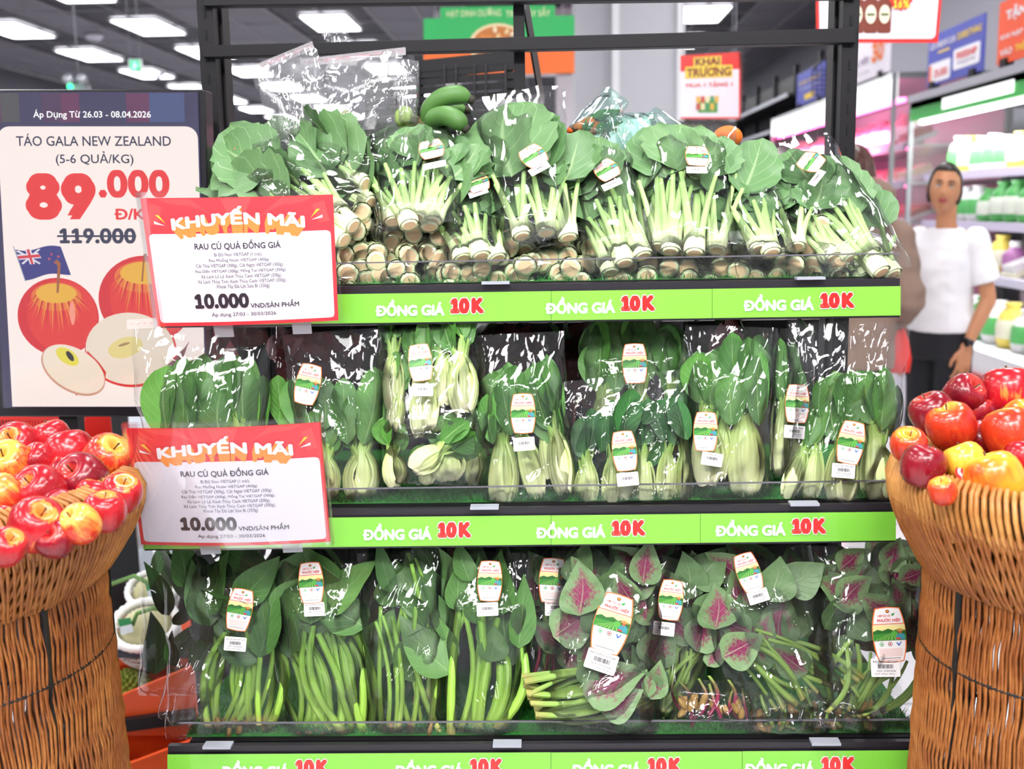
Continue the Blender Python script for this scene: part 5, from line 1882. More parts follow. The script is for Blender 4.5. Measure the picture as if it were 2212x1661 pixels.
def banana(lst, Y, rad):
    P = pxs(lst, Y)
    k = len(P)
    fine = []
    for i in range((k - 1) * 4 + 1):
        a, t_ = divmod(i, 4)
        a = min(a, k - 2)
        t_ = (i - a * 4) / 4
        p0, p1, p2, p3 = P[max(a - 1, 0)], P[a], P[a + 1], P[min(a + 2, k - 1)]
        fine.append(0.5 * ((2 * p1) + (p2 - p0) * t_ + (2 * p0 - 5 * p1 + 4 * p2 - p3) * t_ ** 2 + (3 * p1 - p0 - 3 * p2 + p3) * t_ ** 3))
    n = len(fine)
    rr_ = [rad * (0.32 if i < 2 else min(1, 0.45 + 0.2 * (i - 1)) * (1 if i < n - 4 else (0.92, 0.75, 0.48, 0.28)[i - n + 4])) for i in range(n)]
    o = MB().tube(fine, rr_, 6).build('banana', BAN, root)
    d = (fine[-1] - fine[-2]).normalized()
    MB().tube([fine[-1] - d * 0.004, fine[-1] + d * 0.006], [rad * 0.42, rad * 0.34], 8).build('tip', BTIP, o)
    sb = o.modifiers.new('s', 'SUBSURF')
    sb.levels = sb.render_levels = 1


banana([(915, 272, 0), (928, 238, 0), (955, 212, -.01), (990, 205, -.01), (1018, 216, -.01)], 1.98, 0.021)
banana([(920, 276, 0.01), (938, 256, 0), (965, 250, -.02), (990, 262, -.03), (1006, 278, -.03)], 1.96, 0.021)
banana([(920, 270, 0.02), (945, 245, 0.04), (975, 235, 0.05), (1010, 238, 0.05)], 1.99, 0.019)
banana([(912, 276, 0.02), (930, 276, 0.0), (955, 280, -0.01), (980, 284, -0.01)], 1.98, 0.019)
MB().tube(pxs([(888, 262, 0.03), (905, 270, 0.01), (922, 276, 0)], 1.98), [0.014, 0.013, 0.012], 8).build('banana_crown', mat('banana crown brown', '#6a5a34', 0.7), root)

for i, (x, y_, d, lab) in enumerate(((742, 262, 44, 'pale gourd inside the empty-looking clear bag on top at the left'), (872, 252, 40, 'lime green gourd beside the banana crown'), (700, 268, 40, 'half-hidden gourd at the far left of the pile top'))):
    o = MB().ball((0, 0, 0), 0.5, 12, sc=(0.95, 0.8, 1.15)).build('gourd', mat('gourd skin %d' % i, ('#a9b57c', '#a8c860', '#9aa06c')[i], 0.5, vary=0.2, scale=5), M=Matrix.Translation(at(x, y_, 1.99)) @ Matrix.Rotation(0.5, 4, 'Y') @ Matrix.Diagonal((d * 2.0 / FPX, d * 2.0 / FPX, d * 2.0 / FPX, 1)))
    tag(o, lab, 'gourd')

CL = film_mat('empty bag film', haze=0.10, gain=2.0, scale=16, bumpd=0.009)
b = Bag('empty_plastic_bag', 'empty clear bag with a seal strip, tilted at the far left of the pile', (670, 305, 1.97), (610, 128, 2.02), 130, 150, 0.05, 601, film=CL, amp=0.012, cat='plastic bag', seal=True)
b = Bag('empty_plastic_bag', 'large empty clear bag standing on top of the pile left of the bananas', (775, 300, 1.99), (765, 126, 2.05), 190, 225, 0.06, 602, film=CL, amp=0.012, cat='plastic bag', seal=True)
b = Bag('empty_plastic_bag', 'narrow crinkled bag end rising beside the bananas', (882, 265, 1.97), (885, 132, 2.0), 44, 40, 0.03, 603, film=CL, amp=0.010, cat='plastic bag')
b = Bag('empty_plastic_bag', 'tip of a clear bag poking up behind the crossbar', (740, 130, 2.17), (722, 66, 2.19), 60, 50, 0.02, 604, film=CL, amp=0.008, cat='plastic bag', seal=True)
b = Bag('printed_produce_bag', 'clear bag with red and blue print at the left end of the pile top', (545, 420, 1.99), (545, 292, 2.02), 120, 115, 0.05, 605, film=CL, amp=0.008, cat='plastic bag')
pr = Print(lambda x, y, h: b.loc(x, y, -0.03 - h))
for pts, c in (([(505, 320), (560, 312), (572, 322), (510, 332)], '#e8503c'), ([(498, 345), (585, 335), (590, 352), (500, 366)], '#3f7fd0'), ([(500, 370), (575, 360), (570, 378), (502, 386)], '#3fae8a'), ([(500, 390), (520, 386), (524, 402), (500, 405)], '#c03a52')):
    pr.poly(pts, mat('bag print ' + c, c, 0.4), 0)
pr.build('bag_print', b.root)
TEAL = film_mat('teal tinted film', haze=0.06, gain=1.7, scale=24, tint=(0.72, 0.93, 0.86, 1), hazecol=(0.6, 0.9, 0.8, 1))
b = Bag('carrot_bag', 'teal-edged clear bag of carrots with green tops, tip pointing up, behind the drooping-tag bag', (1262, 305, 1.99), (1335, 205, 2.05), 95, 60, 0.05, 606, film=TEAL, amp=0.006, cat='bagged carrots')
for i, (x0, y0, x1, y1) in enumerate(((1224, 284, 1290, 262), (1250, 292, 1300, 270))):
    p, q = b.loc(x0, y0, 0), b.loc(x1, y1, 0)
    o = MB().tube([p.lerp(q, t_) for t_ in (0, 0.1, 0.4, 0.8, 1)], [0.002, 0.006, 0.010, 0.013, 0.008], 10).build('carrot', mat('carrot orange', '#ee6a1e', 0.5), b.root)
b.spray('spin', 8, (1265, 235, 1340, 280), (40, 70), (0.2, 1.4))
b = Bag('white_produce_pack', 'white and teal produce pack between the drooping-tag bag and the bright bag', (1350, 345, 1.99), (1350, 245, 2.03), 120, 130, 0.06, 607, film=TEAL, amp=0.008, cat='produce pack')
o = MB()
me = uvmesh('inner_tray', 10, 10, lambda u, v: Vector(((u - 0.5) * 0.10, -0.01 + 0.004 * sin(u * 20) * sin(v * 17), 0.01 + v * 0.075)), mat('white teal paper', '#e2f1ee', 0.5, vary=0.1, scale=12))
link('inner_tray', me, b.root)
b = Bag('teal_bag', 'teal-edged bag corner lying behind the bright upright bag', (1480, 300, 2.02), (1405, 246, 2.06), 40, 36, 0.03, 608, film=TEAL, amp=0.005, cat='plastic bag')
p = at(1572, 296, 2.02)
o = MB().ball((0, 0, 0), 0.5, 12, sc=(1.2, 1, 0.9)).build('orange_squash', mat('orange squash skin', '#f07a1c', 0.5), M=Matrix.Translation(p) @ Matrix.Diagonal((0.045, 0.045, 0.045, 1)))
tag(o, 'orange squash just showing behind the bright upright bag', 'squash')

# black louvred rack behind the frame
root = empty('louvred_rack', at(1010, 200, 2.75), 'black louvred rack with hooks behind the bananas', 'rack')
O = root.location.copy()
for i in range(8):
    y0 = 137 + i * 20
    a, b_ = at(790 if i > 1 else 905, y0 + 8, 2.75) - O, at(1112, y0 - 14, 2.75) - O
    MB().bar(a, b_, 0.012, 0.016 if i else 0.03).build('slat', BLACKM, root, smooth=False)
for x in (838, 905, 960, 985, 1025, 1050, 1092):
    MB().tube([at(x, 140, 2.73) - O, at(x, 225, 2.70) - O, at(x + 4, 240, 2.66) - O, at(x - 4, 232, 2.62) - O], 0.003, 5).build('hook', BLACKM, root)
for x, y in ((905, 120), (1100, 115)):
    p = at(x, y, 2.76)
    MB().bar(p - O, Vector((p.x, p.y, 0)) - O, 0.02).build('rack_post', BLACKM, root, smooth=False)

# ------------------------------------------------------------------ lower left: melons in foam nets, crates, durian, red basket, dark cabinet
FOAM = mat('white foam net', '#f2f2f0', 0.7)
MELON = mat('netted melon skin', '#b9b68c', 0.7, vary=0.25, scale=40, bump=0.5)
STALK = mat('melon stalk green', '#5f8a45', 0.6)


def melon(label, cx, cy, Y, d, tagpos, stalk):
    c = at(cx, cy, Y)
    s = d * (c - EYE).dot(_F) / FPX
    root = empty('netted_melon', c, label, 'melon', 'melons in foam nets')
    MB().ball((0, 0, 0), s / 2, 14).build('melon_skin', MELON, root)
    # foam net: a thick scalloped collar around the fruit, open at the top
    m = MB()
    n = 44
    for k in range(9):
        ph = -1.3 + k * 0.22
        rr_ = s / 2 * 1.13
        pts = []
        for j in range(n * 2 + 1):
            a = 2 * pi * j / (n * 2)
            w_ = 0.055 * ((j + k) % 2 * 2 - 1)
            pts.append((rr_ * cos(ph + w_) * cos(a), rr_ * cos(ph + w_) * sin(a), rr_ * sin(ph + w_)))
        m.tube(pts, s * 0.024, 5, cap=False)
    rr_ = s / 2 * 0.93
    pts = [(rr_ * cos(2 * pi * j / 60) * (1.15 + 0.03 * (j % 2)), rr_ * sin(2 * pi * j / 60) * 1.15, s * 0.28 + 0.003 * (j % 2)) for j in range(61)]
    m.tube(pts, s * 0.075, 8, cap=False)
    o = m.build('foam_net', FOAM, root)
    o.rotation_euler = (0.5, 0.1, 0)
    P = [at(x, y, Y + dy) - c for x, y, dy in stalk]
    MB().tube(P, [0.006] * len(P), 6).build('stalk', STALK, root)
    pr = Print(sheet_map(30, 30, *(at(x, y, Y - s * 0.55) - c for x, y in ((tagpos[0] - 16, tagpos[1] - 14), (tagpos[0] + 12, tagpos[1] - 18), (tagpos[0] + 18, tagpos[1] + 12), (tagpos[0] - 8, tagpos[1] + 20)))))
    pr.rect(0, 0, 30, 14, mat('melon tag green', '#1f8a4c', 0.4), 0)
    pr.rect(0, 14, 30, 30, mat('melon tag white', '#dfeaf2', 0.4), 0)
    pr.build('paper_tag', root)


melon('upper netted melon in a white foam sleeve, lower left gap', 332, 1290, 2.75, 92, (330, 1275), [(350, 1300, -.05), (325, 1262, -.06), (290, 1244, -.05), (240, 1262, -.03)])
melon('lower netted melon in a white foam sleeve, above the black rack edge', 318, 1372, 2.62, 122, (270, 1352), [(286, 1350, -.07), (296, 1325, -.07), (330, 1314, -.05), (358, 1318, -.03)])
CR = mat('orange plastic crate', '#e2511a', 0.4)


def crate(label, x0, x1, yb_, yf, drop, Yb, Yf):
    """box crate: back wall seen inside, lower front wall"""
    a, b_ = at(x0, yb_, Yb), at(x1, yb_, Yb)
    c_, d_ = at(x0, yf[0], Yf), at(x1, yf[1], Yf)
    root = empty('orange_crate', (a + b_) / 2, label, 'crate', 'orange crates by the durian')
    O = root.location.copy()
    zb = min(c_.z, d_.z) - drop
    m = MB()
    for p, q, nm in ((a, b_, 'back_wall'), (c_, d_, 'front_wall'), (b_, d_, 'side_wall'), (a, c_, 'side_wall')):
        m = MB()
        n = (q - p).cross(Vector((0, 0, 1))).normalized() * 0.006
        vs = [p, q, Vector((q.x, q.y, zb)), Vector((p.x, p.y, zb))]
        vs = [v - O for v in vs] + [v + n - O for v in vs]
        m.add(vs, [(0, 1, 2, 3), (4, 7, 6, 5), (0, 4, 5, 1), (2, 6, 7, 3), (0, 3, 7, 4), (1, 5, 6, 2)])
        w_ = m.build(nm, CR, root, smooth=False)
        L = (q - p).length
        MB().bar(p - O, q - O, 0.014, 0.010).build('lip', CR, w_, smooth=False)
        for k in range(3):
            t_ = p.lerp(q, 0.2 + 0.3 * k) + Vector((0, -0.004, -0.06))
            MB().box(t_ - O - n.normalized() * 0.002, (0.03, 0.002, 0.012)).build('grip_slot', mat('crate slot dark', '#3a0f05', 0.8), w_, smooth=False)
    m = MB().add([Vector((p.x, p.y, zb)) - O for p in (a, b_, d_, c_)], [(0, 1, 2, 3)])
    m.build('crate_floor', CR, root, smooth=False)
    return zb


crate('orange crate under the melons, only its rim showing', 200, 420, 1392, (1402, 1402), 0.04, 2.95, 2.6)
crate('middle orange crate holding a durian', 180, 420, 1420, (1540, 1440), 0.055, 2.75, 2.42)
crate('lowest orange crate in the shadow below the durian', 180, 420, 1585, (1690, 1600), 0.10, 2.60, 2.30)
m = MB().bar(at(120, 1412, 2.55), at(420, 1412, 2.55), 0.02, 0.014)
root = empty('black_rack', at(260, 1412, 2.55), 'black metal rack that carries the orange crates', 'rack')
O = root.location.copy()
MB().bar(at(120, 1411, 2.54) - O, at(420, 1413, 2.54) - O, 0.02, 0.014).build('rack_edge', mat('dark steel edge', '#23283a', 0.4), root, smooth=False)
MB().bar(at(120, 1585, 2.40) - O, at(420, 1545, 2.40) - O, 0.02, 0.03).build('rack_edge', BLACKM, root, smooth=False)
MB().box(at(270, 1560, 3.05) - O + Vector((0, 0, 0)), (0.75, 0.03, 0.9)).build('rack_back', BLACKM, root, smooth=False)
MB().box(Vector((at(270, 1500, 2.75).x, 2.75, 0.02)) - O, (0.7, 0.6, 0.04)).build('rack_foot', BLACKM, root, smooth=False)
for x in (130, 420):
    p = at(x, 1412, 2.56)
    MB().bar(p - O, Vector((p.x, p.y, 0)) - O, 0.025).build('rack_leg', BLACKM, root, smooth=False)
# durian
c = at(278, 1490, 2.58)
root = empty('durian', c, 'spiky green durian in the middle orange crate', 'durian')
DU = mat('durian skin', '#8a9a3c', 0.6, vary=0.3, scale=30)
rad = 48 * (c - EYE).dot(_F) / FPX
MB().ball((0, 0, 0), rad * 0.86, 12, sc=(1.1, 1, 0.95)).build('durian_skin', DU, root)
m = MB()
n = 230
for i in range(n):
    z_ = 1 - 2 * (i + 0.5) / n
    a = i * 2.39996
    d = Vector((sqrt(1 - z_ * z_) * cos(a) * 1.1, sqrt(1 - z_ * z_) * sin(a), z_ * 0.95))
    x_ = d.cross(Vector((0.3, 0.2, 1))).normalized()
    y_ = d.cross(x_).normalized()
    bs = [d * rad * 0.84 + (x_ * cos(2 * pi * k / 6) + y_ * sin(2 * pi * k / 6)) * rad * 0.16 for k in range(6)]
    m.add(bs + [d * rad * 1.08], [(k, (k + 1) % 6, 6) for k in range(6)])
tag(m.build('spikes', DU, root, smooth=False), kind='stuff')
# white post and dark cabinet behind
root = empty('dark_cabinet', Vector((at(60, 1100, 3.4).x, 3.75, 0)), 'tall black cabinet side behind the left apple basket and screen', 'cabinet')
MB().box((0, 0.1, 0.5), (2.0, 0.4, 1.0)).build('cabinet_body', mat('black cabinet', '#101014', 0.6), root, smooth=False)
MB().box((0, -0.12, 0.50), (1.96, 0.04, 0.92)).build('cabinet_door', mat('black cabinet', '#101014', 0.6), root, smooth=False)
p = at(352, 1230, 3.3)
o = MB().box((p.x, p.y, 0.62), (0.11, 0.1, 1.24)).build('white_post', mat('white painted post', '#dfe6f0', 0.5), smooth=False)
tag(o, 'white post standing between the dark cabinet and the melons', 'post')
root = empty('red_shopping_basket', at(80, 915, 2.35), 'red slotted plastic shopping basket behind the left apples', 'shopping basket')
RB = mat('red basket plastic', '#d8281c', 0.4)
O = root.location.copy()
a, b_ = at(-40, 900, 2.35) - O, at(183, 903, 2.35) - O
MB().bar(a, b_, 0.012, 0.012).build('rim', RB, root, smooth=False)
MB().bar(a - Vector((0, 0, 0.12)), b_ - Vector((0.012, 0, 0.12)), 0.01, 0.05).build('lower_band', RB, root, smooth=False)
for i in range(34):
    p = a.lerp(b_, (i + 0.5) / 34)
    MB().bar(p, p - Vector((0, 0, 0.11)), 0.003, 0.003).build('basket_bar', RB, root, smooth=False)
MB().box((a + b_) / 2 + Vector((0, 0.14, -0.06)), ((b_ - a).length, 0.005, 0.12)).build('rear_panel', RB, root, smooth=False)
MB().box((a + b_) / 2 + Vector((0, 0.07, -0.14)), ((b_ - a).length, 0.14, 0.005)).build('basket_floor', RB, root, smooth=False)
# ------------------------------------------------------------------ hanging signs
def hung_sign(name, label, cat, corners, Y, W, H, base, hang=True, thick=0.006, parent_kind=None):
    P4 = [at(x, y, Y) for x, y in corners]
    root = empty(name, (P4[0] + P4[1]) / 2, label, cat)
    off = Matrix.Translation(-root.location)
    f0 = sheet_map(W, H, *P4)
    f = lambda x, y, h: off @ f0(x, y, h)
    m = MB()
    vs = [f(x, y, 0) for x, y in ((0, 0), (W, 0), (W, H), (0, H))] + [f(x, y, -thick) for x, y in ((0, 0), (W, 0), (W, H), (0, H))]
    m.add(vs, [(0, 1, 2, 3), (4, 7, 6, 5), (0, 4, 5, 1), (1, 5, 6, 2), (2, 6, 7, 3), (3, 7, 4, 0)])
    brd = m.build('sign_board', base, root, smooth=False)
    if hang:
        for u in (0.08, 0.92):
            p = f(W * u, 0, -thick / 2)
            MB().tube([p, Vector((p.x, p.y, CEIL - root.location.z))], 0.002, 4).build('hanging_wire', GREYM, root, smooth=False)
    return root, brd, f


BGREEN = mat('banner green', '#1fb45a', 0.5)
BORANGE = mat('banner orange', '#f26f21', 0.5)
CREAM = mat('banner cream', '#d8eab0', 0.5)
r_, bd, f = hung_sign('hanging_banner', 'green and orange hanging banner with a bowl of nuts, behind the crossbars', 'banner', ((915, 40), (1241, 33), (1241, 158), (915, 165)), 6.0, 326, 125, BGREEN)
pr = Print(f)
pr.rect(36, -23, 284, 4, BGREEN, 0.001)
pr.rect(0, 66, 326, 125, BORANGE, 0.002)
pr.ell(30, 62, 30, 12, BGREEN, 0.003)
pr.ell(300, 60, 34, 14, BGREEN, 0.003)
pr.ell(160, 60, 62, 46, mat('bowl cream', '#f3dfae', 0.5), 0.004)
pr.ell(160, 58, 54, 38, mat('bowl nut brown', '#c9772c', 0.5), 0.005)
rb = random.Random(4)
for i in range(34):
    a, q = rb.uniform(0, 6.28), sqrt(rb.random())
    pr.ell(160 + cos(a) * q * 48, 58 + sin(a) * q * 33, 7, 4, mat('nut %d' % (i % 4), ('#f2d9a0', '#e08a34', '#8e4420', '#f5eac8')[i % 4], 0.5), 0.006 + i * 0.0003, n=10, rot=a)
pr.build('banner_print', bd)
pr = Print(f)
pr.text('HẠT DINH DƯỠNG', 50, -20, 168, 2, CREAM, 0.003, bold=0.02)
pr.text('TRÁI CÂY SẤY', 178, -20, 274, 1, CREAM, 0.003, bold=0.02)
pr.build('lettering', bd)

r_, bd, f = hung_sign('hanging_poster', 'white and red grand-opening poster hanging right of the column', 'poster', ((1470, 120), (1600, 112), (1600, 257), (1470, 257)), 4.6, 130, 142, mat('poster white', '#f0eaf2', 0.3))
pr = Print(f)
pr.rect(0, 0, 130, 36, RED, 0.001)
pr.rect(126, 0, 130, 142, RED, 0.001)
pr.rect(0, 138, 130, 142, RED, 0.001)
pr.rect(28, 6, 88, 26, YELLOWP, 0.002)
pr.rect(10, 26, 112, 52, YELLOWP, 0.0025)
pr.rect(38, 100, 80, 128, mat('poster product green', '#4f9a3c', 0.4), 0.002)
for i in range(9):
    pr.rect(34 + (i % 5) * 10, 92 + (i // 5) * 16, 42 + (i % 5) * 10, 106 + (i // 5) * 16, mat('poster product %d' % (i % 4), ('#e9b63a', '#c8402c', '#f3e6b0', '#3f9a55')[i % 4], 0.4), 0.003 + i * 0.0002)
pr.build('poster_print', bd)
pr = Print(f)
pr.text('KHAI', 32, 8, 84, 25, mat('print dark red', '#7a1a16', 0.5), 0.004, bold=0.03)
pr.text('TRƯƠNG', 13, 27, 109, 49, mat('print dark red', '#7a1a16', 0.5), 0.004, bold=0.03)
pr.text('MUA 1 TẶNG 1', 12, 60, 112, 74, RED, 0.003, bold=0.02)
pr.build('lettering', bd)
m = MB().add([f(x, y, 0.02) for x, y in ((-5, -10), (135, -14), (134, 146), (-4, 146))], [(0, 1, 2, 3)])
m.build('plastic_sleeve', film_mat('poster sleeve film', haze=0.02, gain=1.3, scale=3, bumpd=0.03, rough=0.06), r_)

r_, bd, f = hung_sign('hanging_poster', 'large white poster with a red border and three brown bottles, hanging at the upper right', 'poster', ((1762, -60), (2040, -66), (2026, 92), (1765, 92)), 3.6, 270, 152, RED)
pr = Print(f)
pr.rect(6, 4, 263, 144, mat('poster white', '#f0eaf2', 0.3), 0.001, r=10)
for i, x in enumerate((88, 118, 148)):
    c1, c2 = mat('bottle brown', '#7a2f1a', 0.4), mat('bottle label cream', '#e9e2c8', 0.4)
    pr.rect(x - 15, 60, x + 15, 132, c1, 0.002 + i * 0.0003, r=5)
    pr.rect(x - 8, 38, x + 8, 62, c1, 0.002 + i * 0.0003)
    pr.ell(x, 92, 12, 20, c2, 0.003 + i * 0.0003)
    pr.rect(x - 8, 90, x + 8, 95, mat('bottle text', '#5a6a3a', 0.4), 0.004 + i * 0.0003)
pts = []
for i in range(28):
    q = 26 if i % 2 else 21
    pts.append((182 + q * cos(2 * pi * i / 28), 60 + q * sin(2 * pi * i / 28)))
pr.poly(pts, RED, 0.005)
pr.build('poster_print', bd)
pr = Print(f)
pr.text('16%', 165, 62, 200, 80, YELLOWP, 0.007, bold=0.04)
pr.text('SALE', 168, 44, 198, 58, YELLOWP, 0.007, bold=0.03)
pr.build('lettering', bd)
# small dark signboard under the grand-opening poster
r_, bd, f = hung_sign('aisle_board', 'dark aisle board below the grand-opening poster', 'sign', ((1462, 262), (1590, 262), (1590, 300), (1462, 300)), 6.5, 128, 38, mat('board charcoal', '#2a2624', 0.5))
pr = Print(f)
pr.text('TIÊU CHUẨN', 10, 5, 58, 14, CREAM, 0.002)
pr.build('lettering', bd)

# ------------------------------------------------------------------ ceiling fittings at the left
for i, (x, y, lab) in enumerate(((203, 74, 'white round smoke detector between two lit panels at the upper left'), (341, 157, 'smaller round smoke detector just above the last lit panel beside the frame'))):
    c = at(x, y, 10)
    k = (CEIL - 1.45) / (c.z - 1.45)
    p = EYE + (c - EYE) * k
    root = empty('smoke_detector', (p.x, p.y, CEIL), lab, 'smoke detector')
    WD = mat('white detector plastic', '#e4e2ee', 0.4)
    MB().lathe([(0.001, 0), (0.12, 0), (0.12, -0.03), (0.09, -0.07), (0.04, -0.08), (0.001, -0.08)], 20, cap=False).build('detector_body', WD, root)
    MB().lathe([(0.03, -0.08), (0.05, -0.10), (0.001, -0.11)], 14, cap=False).build('sensor_cap', GREYM, root)
c = at(180, 0, 4.2)
k = (CEIL - 1.45) / (c.z - 1.45)
p = at(178, 8, 6.0)
r_, bd, f = hung_sign('exit_sign', 'small green emergency exit sign hanging among the lamps at the upper left', 'exit sign', ((277, 128), (302, 128), (305, 157), (279, 155)), 9.0, 26, 29, mat('white sign case', '#dfeee8', 0.5), hang=True, thick=0.05)
pr = Print(f)
pr.rect(3, 2, 25, 26, mat('exit green', '#2fb37c', 0.4, emit=0.6), 0.003)
pr.poly([(8, 20), (12, 12), (9, 9), (15, 6), (19, 12), (22, 14), (16, 16), (18, 22), (14, 20), (11, 24)], mat('exit figure white', '#b8e8f0', 0.4, emit=0.7), 0.006)
pr.build('exit_panel', bd)
root = empty('emergency_light', at(172, 190, 8.0), 'twin-headed emergency light with a green glow above the screen', 'emergency light')
MB().box((0, 0, -0.03), (0.14, 0.08, 0.10)).build('housing', mat('emergency light housing', '#8a8c96', 0.5), root, smooth=False)
for x in (-0.05, 0.05):
    MB().tube([(x, -0.02, 0.03), (x, -0.08, 0.06)], [0.03, 0.04], 10).build('lamp_head', GREYM, root)
MB().ball((-0.03, -0.09, -0.0), 0.018, 8).build('indicator', mat('green indicator', '#20f080', 0.4, emit=6), root)
MB().tube([(0, 0, 0.02), (0, 0, CEIL - root.location.z)], 0.006, 5).build('mounting_rod', GREYM, root)

# ------------------------------------------------------------------ far shelving
BOXC = ['#c23a30', '#d9b23c', '#3a6ea8', '#e8e2d6', '#4f9a4a', '#8c5a3c', '#d97a2e', '#6a4a86']
BOXM = [mat('carton %d' % i, c, 0.5, vary=0.15, scale=8) for i, c in enumerate(BOXC)]
carton_me = [MB().box((0, 0, 0.5), (1, 1, 1)).box((0, -0.505, 0.55), (0.7, 0.01, 0.35), 1).mesh('carton', [m_, BOXM[(i + 3) % 8]], False) for i, m_ in enumerate(BOXM)]
rg = random.Random(9)


def gondola(label, x, y, L, H, along='x', pack=True, gl=None, n=7):
    root = empty('shelving_unit', (x, y, 0), label, 'shelving')
    if along == 'y':
        root.rotation_euler = (0, 0, -pi / 2)
    MB().box((0, 0.2, H / 2), (L, 0.03, H)).build('back_panel', BLACKM, root, smooth=False)
    MB().box((0, 0, 0.08), (L, 0.42, 0.16)).build('base', BLACKM, root, smooth=False)
    up = max(2, int(L / 1.2) + 1)
    for i in range(up):
        MB().box((-L / 2 + L * i / (up - 1), 0.18, (H + 0.12) / 2), (0.05, 0.06, H + 0.12)).build('upright', BLACKM, root, smooth=False)
    zs = [0.16 + 0.36 * k for k in range(int((H - 0.2) / 0.36) + 1)]
    for z in zs[1:]:
        s = MB().box((0, 0, z), (L, 0.40, 0.025)).build('shelf', BLACKM, root, smooth=False)
        MB().box((0, -0.205, z), (L, 0.008, 0.04)).build('price_rail', mat('pale price rail', '#b8bcc4', 0.4), s, smooth=False)
    if pack:
        R4 = Matrix.Translation((x, y, 0)) @ (Matrix.Rotation(-pi / 2, 4, 'Z') if along == 'y' else Matrix.Identity(4))
        for z in zs[-3:]:
            for i in range(n):
                ci = rg.randrange(8)
                w_ = L / n * 0.82
                h = rg.uniform(0.16, 0.28)
                o = link('carton', carton_me[ci], None)
                o.matrix_world = R4 @ Matrix.Translation((-L / 2 + L * (i + 0.5) / n, -0.04, z + 0.014)) @ Matrix.Diagonal((w_, 0.26, h, 1))
                tag(o, '%s carton from the left, %s shelf from the floor, %s' % (ORD[i], ORD[zs.index(z)], gl), 'carton', 'cartons on the ' + gl)
    return root


gondola('long black shelving row in the far left background, seen between the uprights', -4.2, 10.5, 5.0, 1.85, gl='far left shelving row', n=12)
gondola('black shelving row behind the louvred rack in the background', -0.6, 9.0, 2.6, 1.75, gl='shelving row behind the louvred rack', n=8)
gondola('tall black wall shelving beyond the meat chiller', 3.0, 17.6, 9.0, 3.05, along='y', pack=False)
for i, (x0, x1, y0, y1, Y) in enumerate(((1755, 1815, 128, 205, 9.0),)):
    root = empty('wire_basket_panel', at((x0 + x1) / 2, y1, Y), 'dark wire mesh panel standing on top of the far wall shelving', 'wire panel')
    O = root.location.copy()
    for k in range(7):
        t_ = k / 6
        MB().bar(at(x0 + (x1 - x0) * t_, y0 + 22 * (1 - min(1, t_ * 2)), Y) - O, at(x0 + (x1 - x0) * t_, y1, Y) - O, 0.008).build('wire', BLACKM, root, smooth=False)
        if k < 6:
            MB().bar(at(x0, y0 + 24 + (y1 - y0 - 24) * k / 5, Y) - O, at(x1 + 5, y0 + 24 + (y1 - y0 - 24) * k / 5, Y) - O, 0.008).build('wire', BLACKM, root, smooth=False)
    MB().bar(at(x0, y0 + 24, Y) - O, at(x0 + 22, y0, Y) - O, 0.016).build('frame_bar', BLACKM, root, smooth=False)
    MB().bar(at(x0 + 22, y0, Y) - O, at(x1 + 5, y0, Y) - O, 0.016).build('frame_bar', BLACKM, root, smooth=False)

# ------------------------------------------------------------------ chillers along the right wall
CW = mat('white chiller enamel', '#f2f2f6', 0.35)
XF, XD, XB = 2.61, 2.30, 3.45


def chiller(label, y0, y1, head, hz0, hz1, lamp_col, lamp_e, shelves, deck=0.76):
    root = empty('open_chiller', ((XF + XB) / 2, (y0 + y1) / 2, 0), label, 'chiller')
    cx, cy = root.location.x, root.location.y
    L = y1 - y0
    B = lambda n, x0, x1, za, zb, m_, p=root, ya=None, yb_=None: MB().box(((x0 + x1) / 2 - cx, ((ya or y0) + (yb_ or y1)) / 2 - cy, (za + zb) / 2), (x1 - x0, (yb_ or y1) - (ya or y0), zb - za)).build(n, m_, p, smooth=False)
    B('back_wall', XB - 0.05, XB, 0.1, hz1, mat('chiller lining', '#f6eef4', 0.5))
    B('base', XD + 0.05, XB, 0.0, deck - 0.14, mat('chiller base panel', '#dcdce4', 0.4))
    B('deck', XD, XB, deck - 0.14, deck - 0.02, CW)
    B('bumper', XD - 0.02, XD, deck - 0.19, deck - 0.14, mat('red bumper strip', '#b02a34', 0.4))
    B('canopy', XF - 0.05, XB, hz1 - 0.04, hz1, GREYM)
    h = B('header_panel', XF - 0.05, XF, hz0, hz1, head)
    for ya, yb_ in ((y0 - 0.03, y0), (y1, y1 + 0.03)):
        B('end_panel', XF - 0.02, XB, 0.1, hz1, clear_mat('chiller side glass %s' % label[:4], haze=0.04), ya=ya, yb_=yb_)
        B('end_frame', XF - 0.05, XF - 0.02, 0.1, hz1, GREYM, ya=ya, yb_=yb_)
    for z in shelves:
        s = B('shelf', XF + 0.08, XB - 0.05, z - 0.02, z, CW)
        B('price_rail', XF + 0.06, XF + 0.08, z - 0.045, z + 0.005, mat('lilac price rail', '#cdc3dc', 0.4), p=s)
    lm = mat('chiller tube ' + label[:4], lamp_col, 0.5, emit=lamp_e)
    B('light_tube', XF + 0.02, XF + 0.06, hz0 - 0.02, hz0 + 0.01, lm)
    for z in shelves:
        B('light_tube', XF + 0.10, XF + 0.12, z - 0.04, z - 0.022, lm)
    return root, h


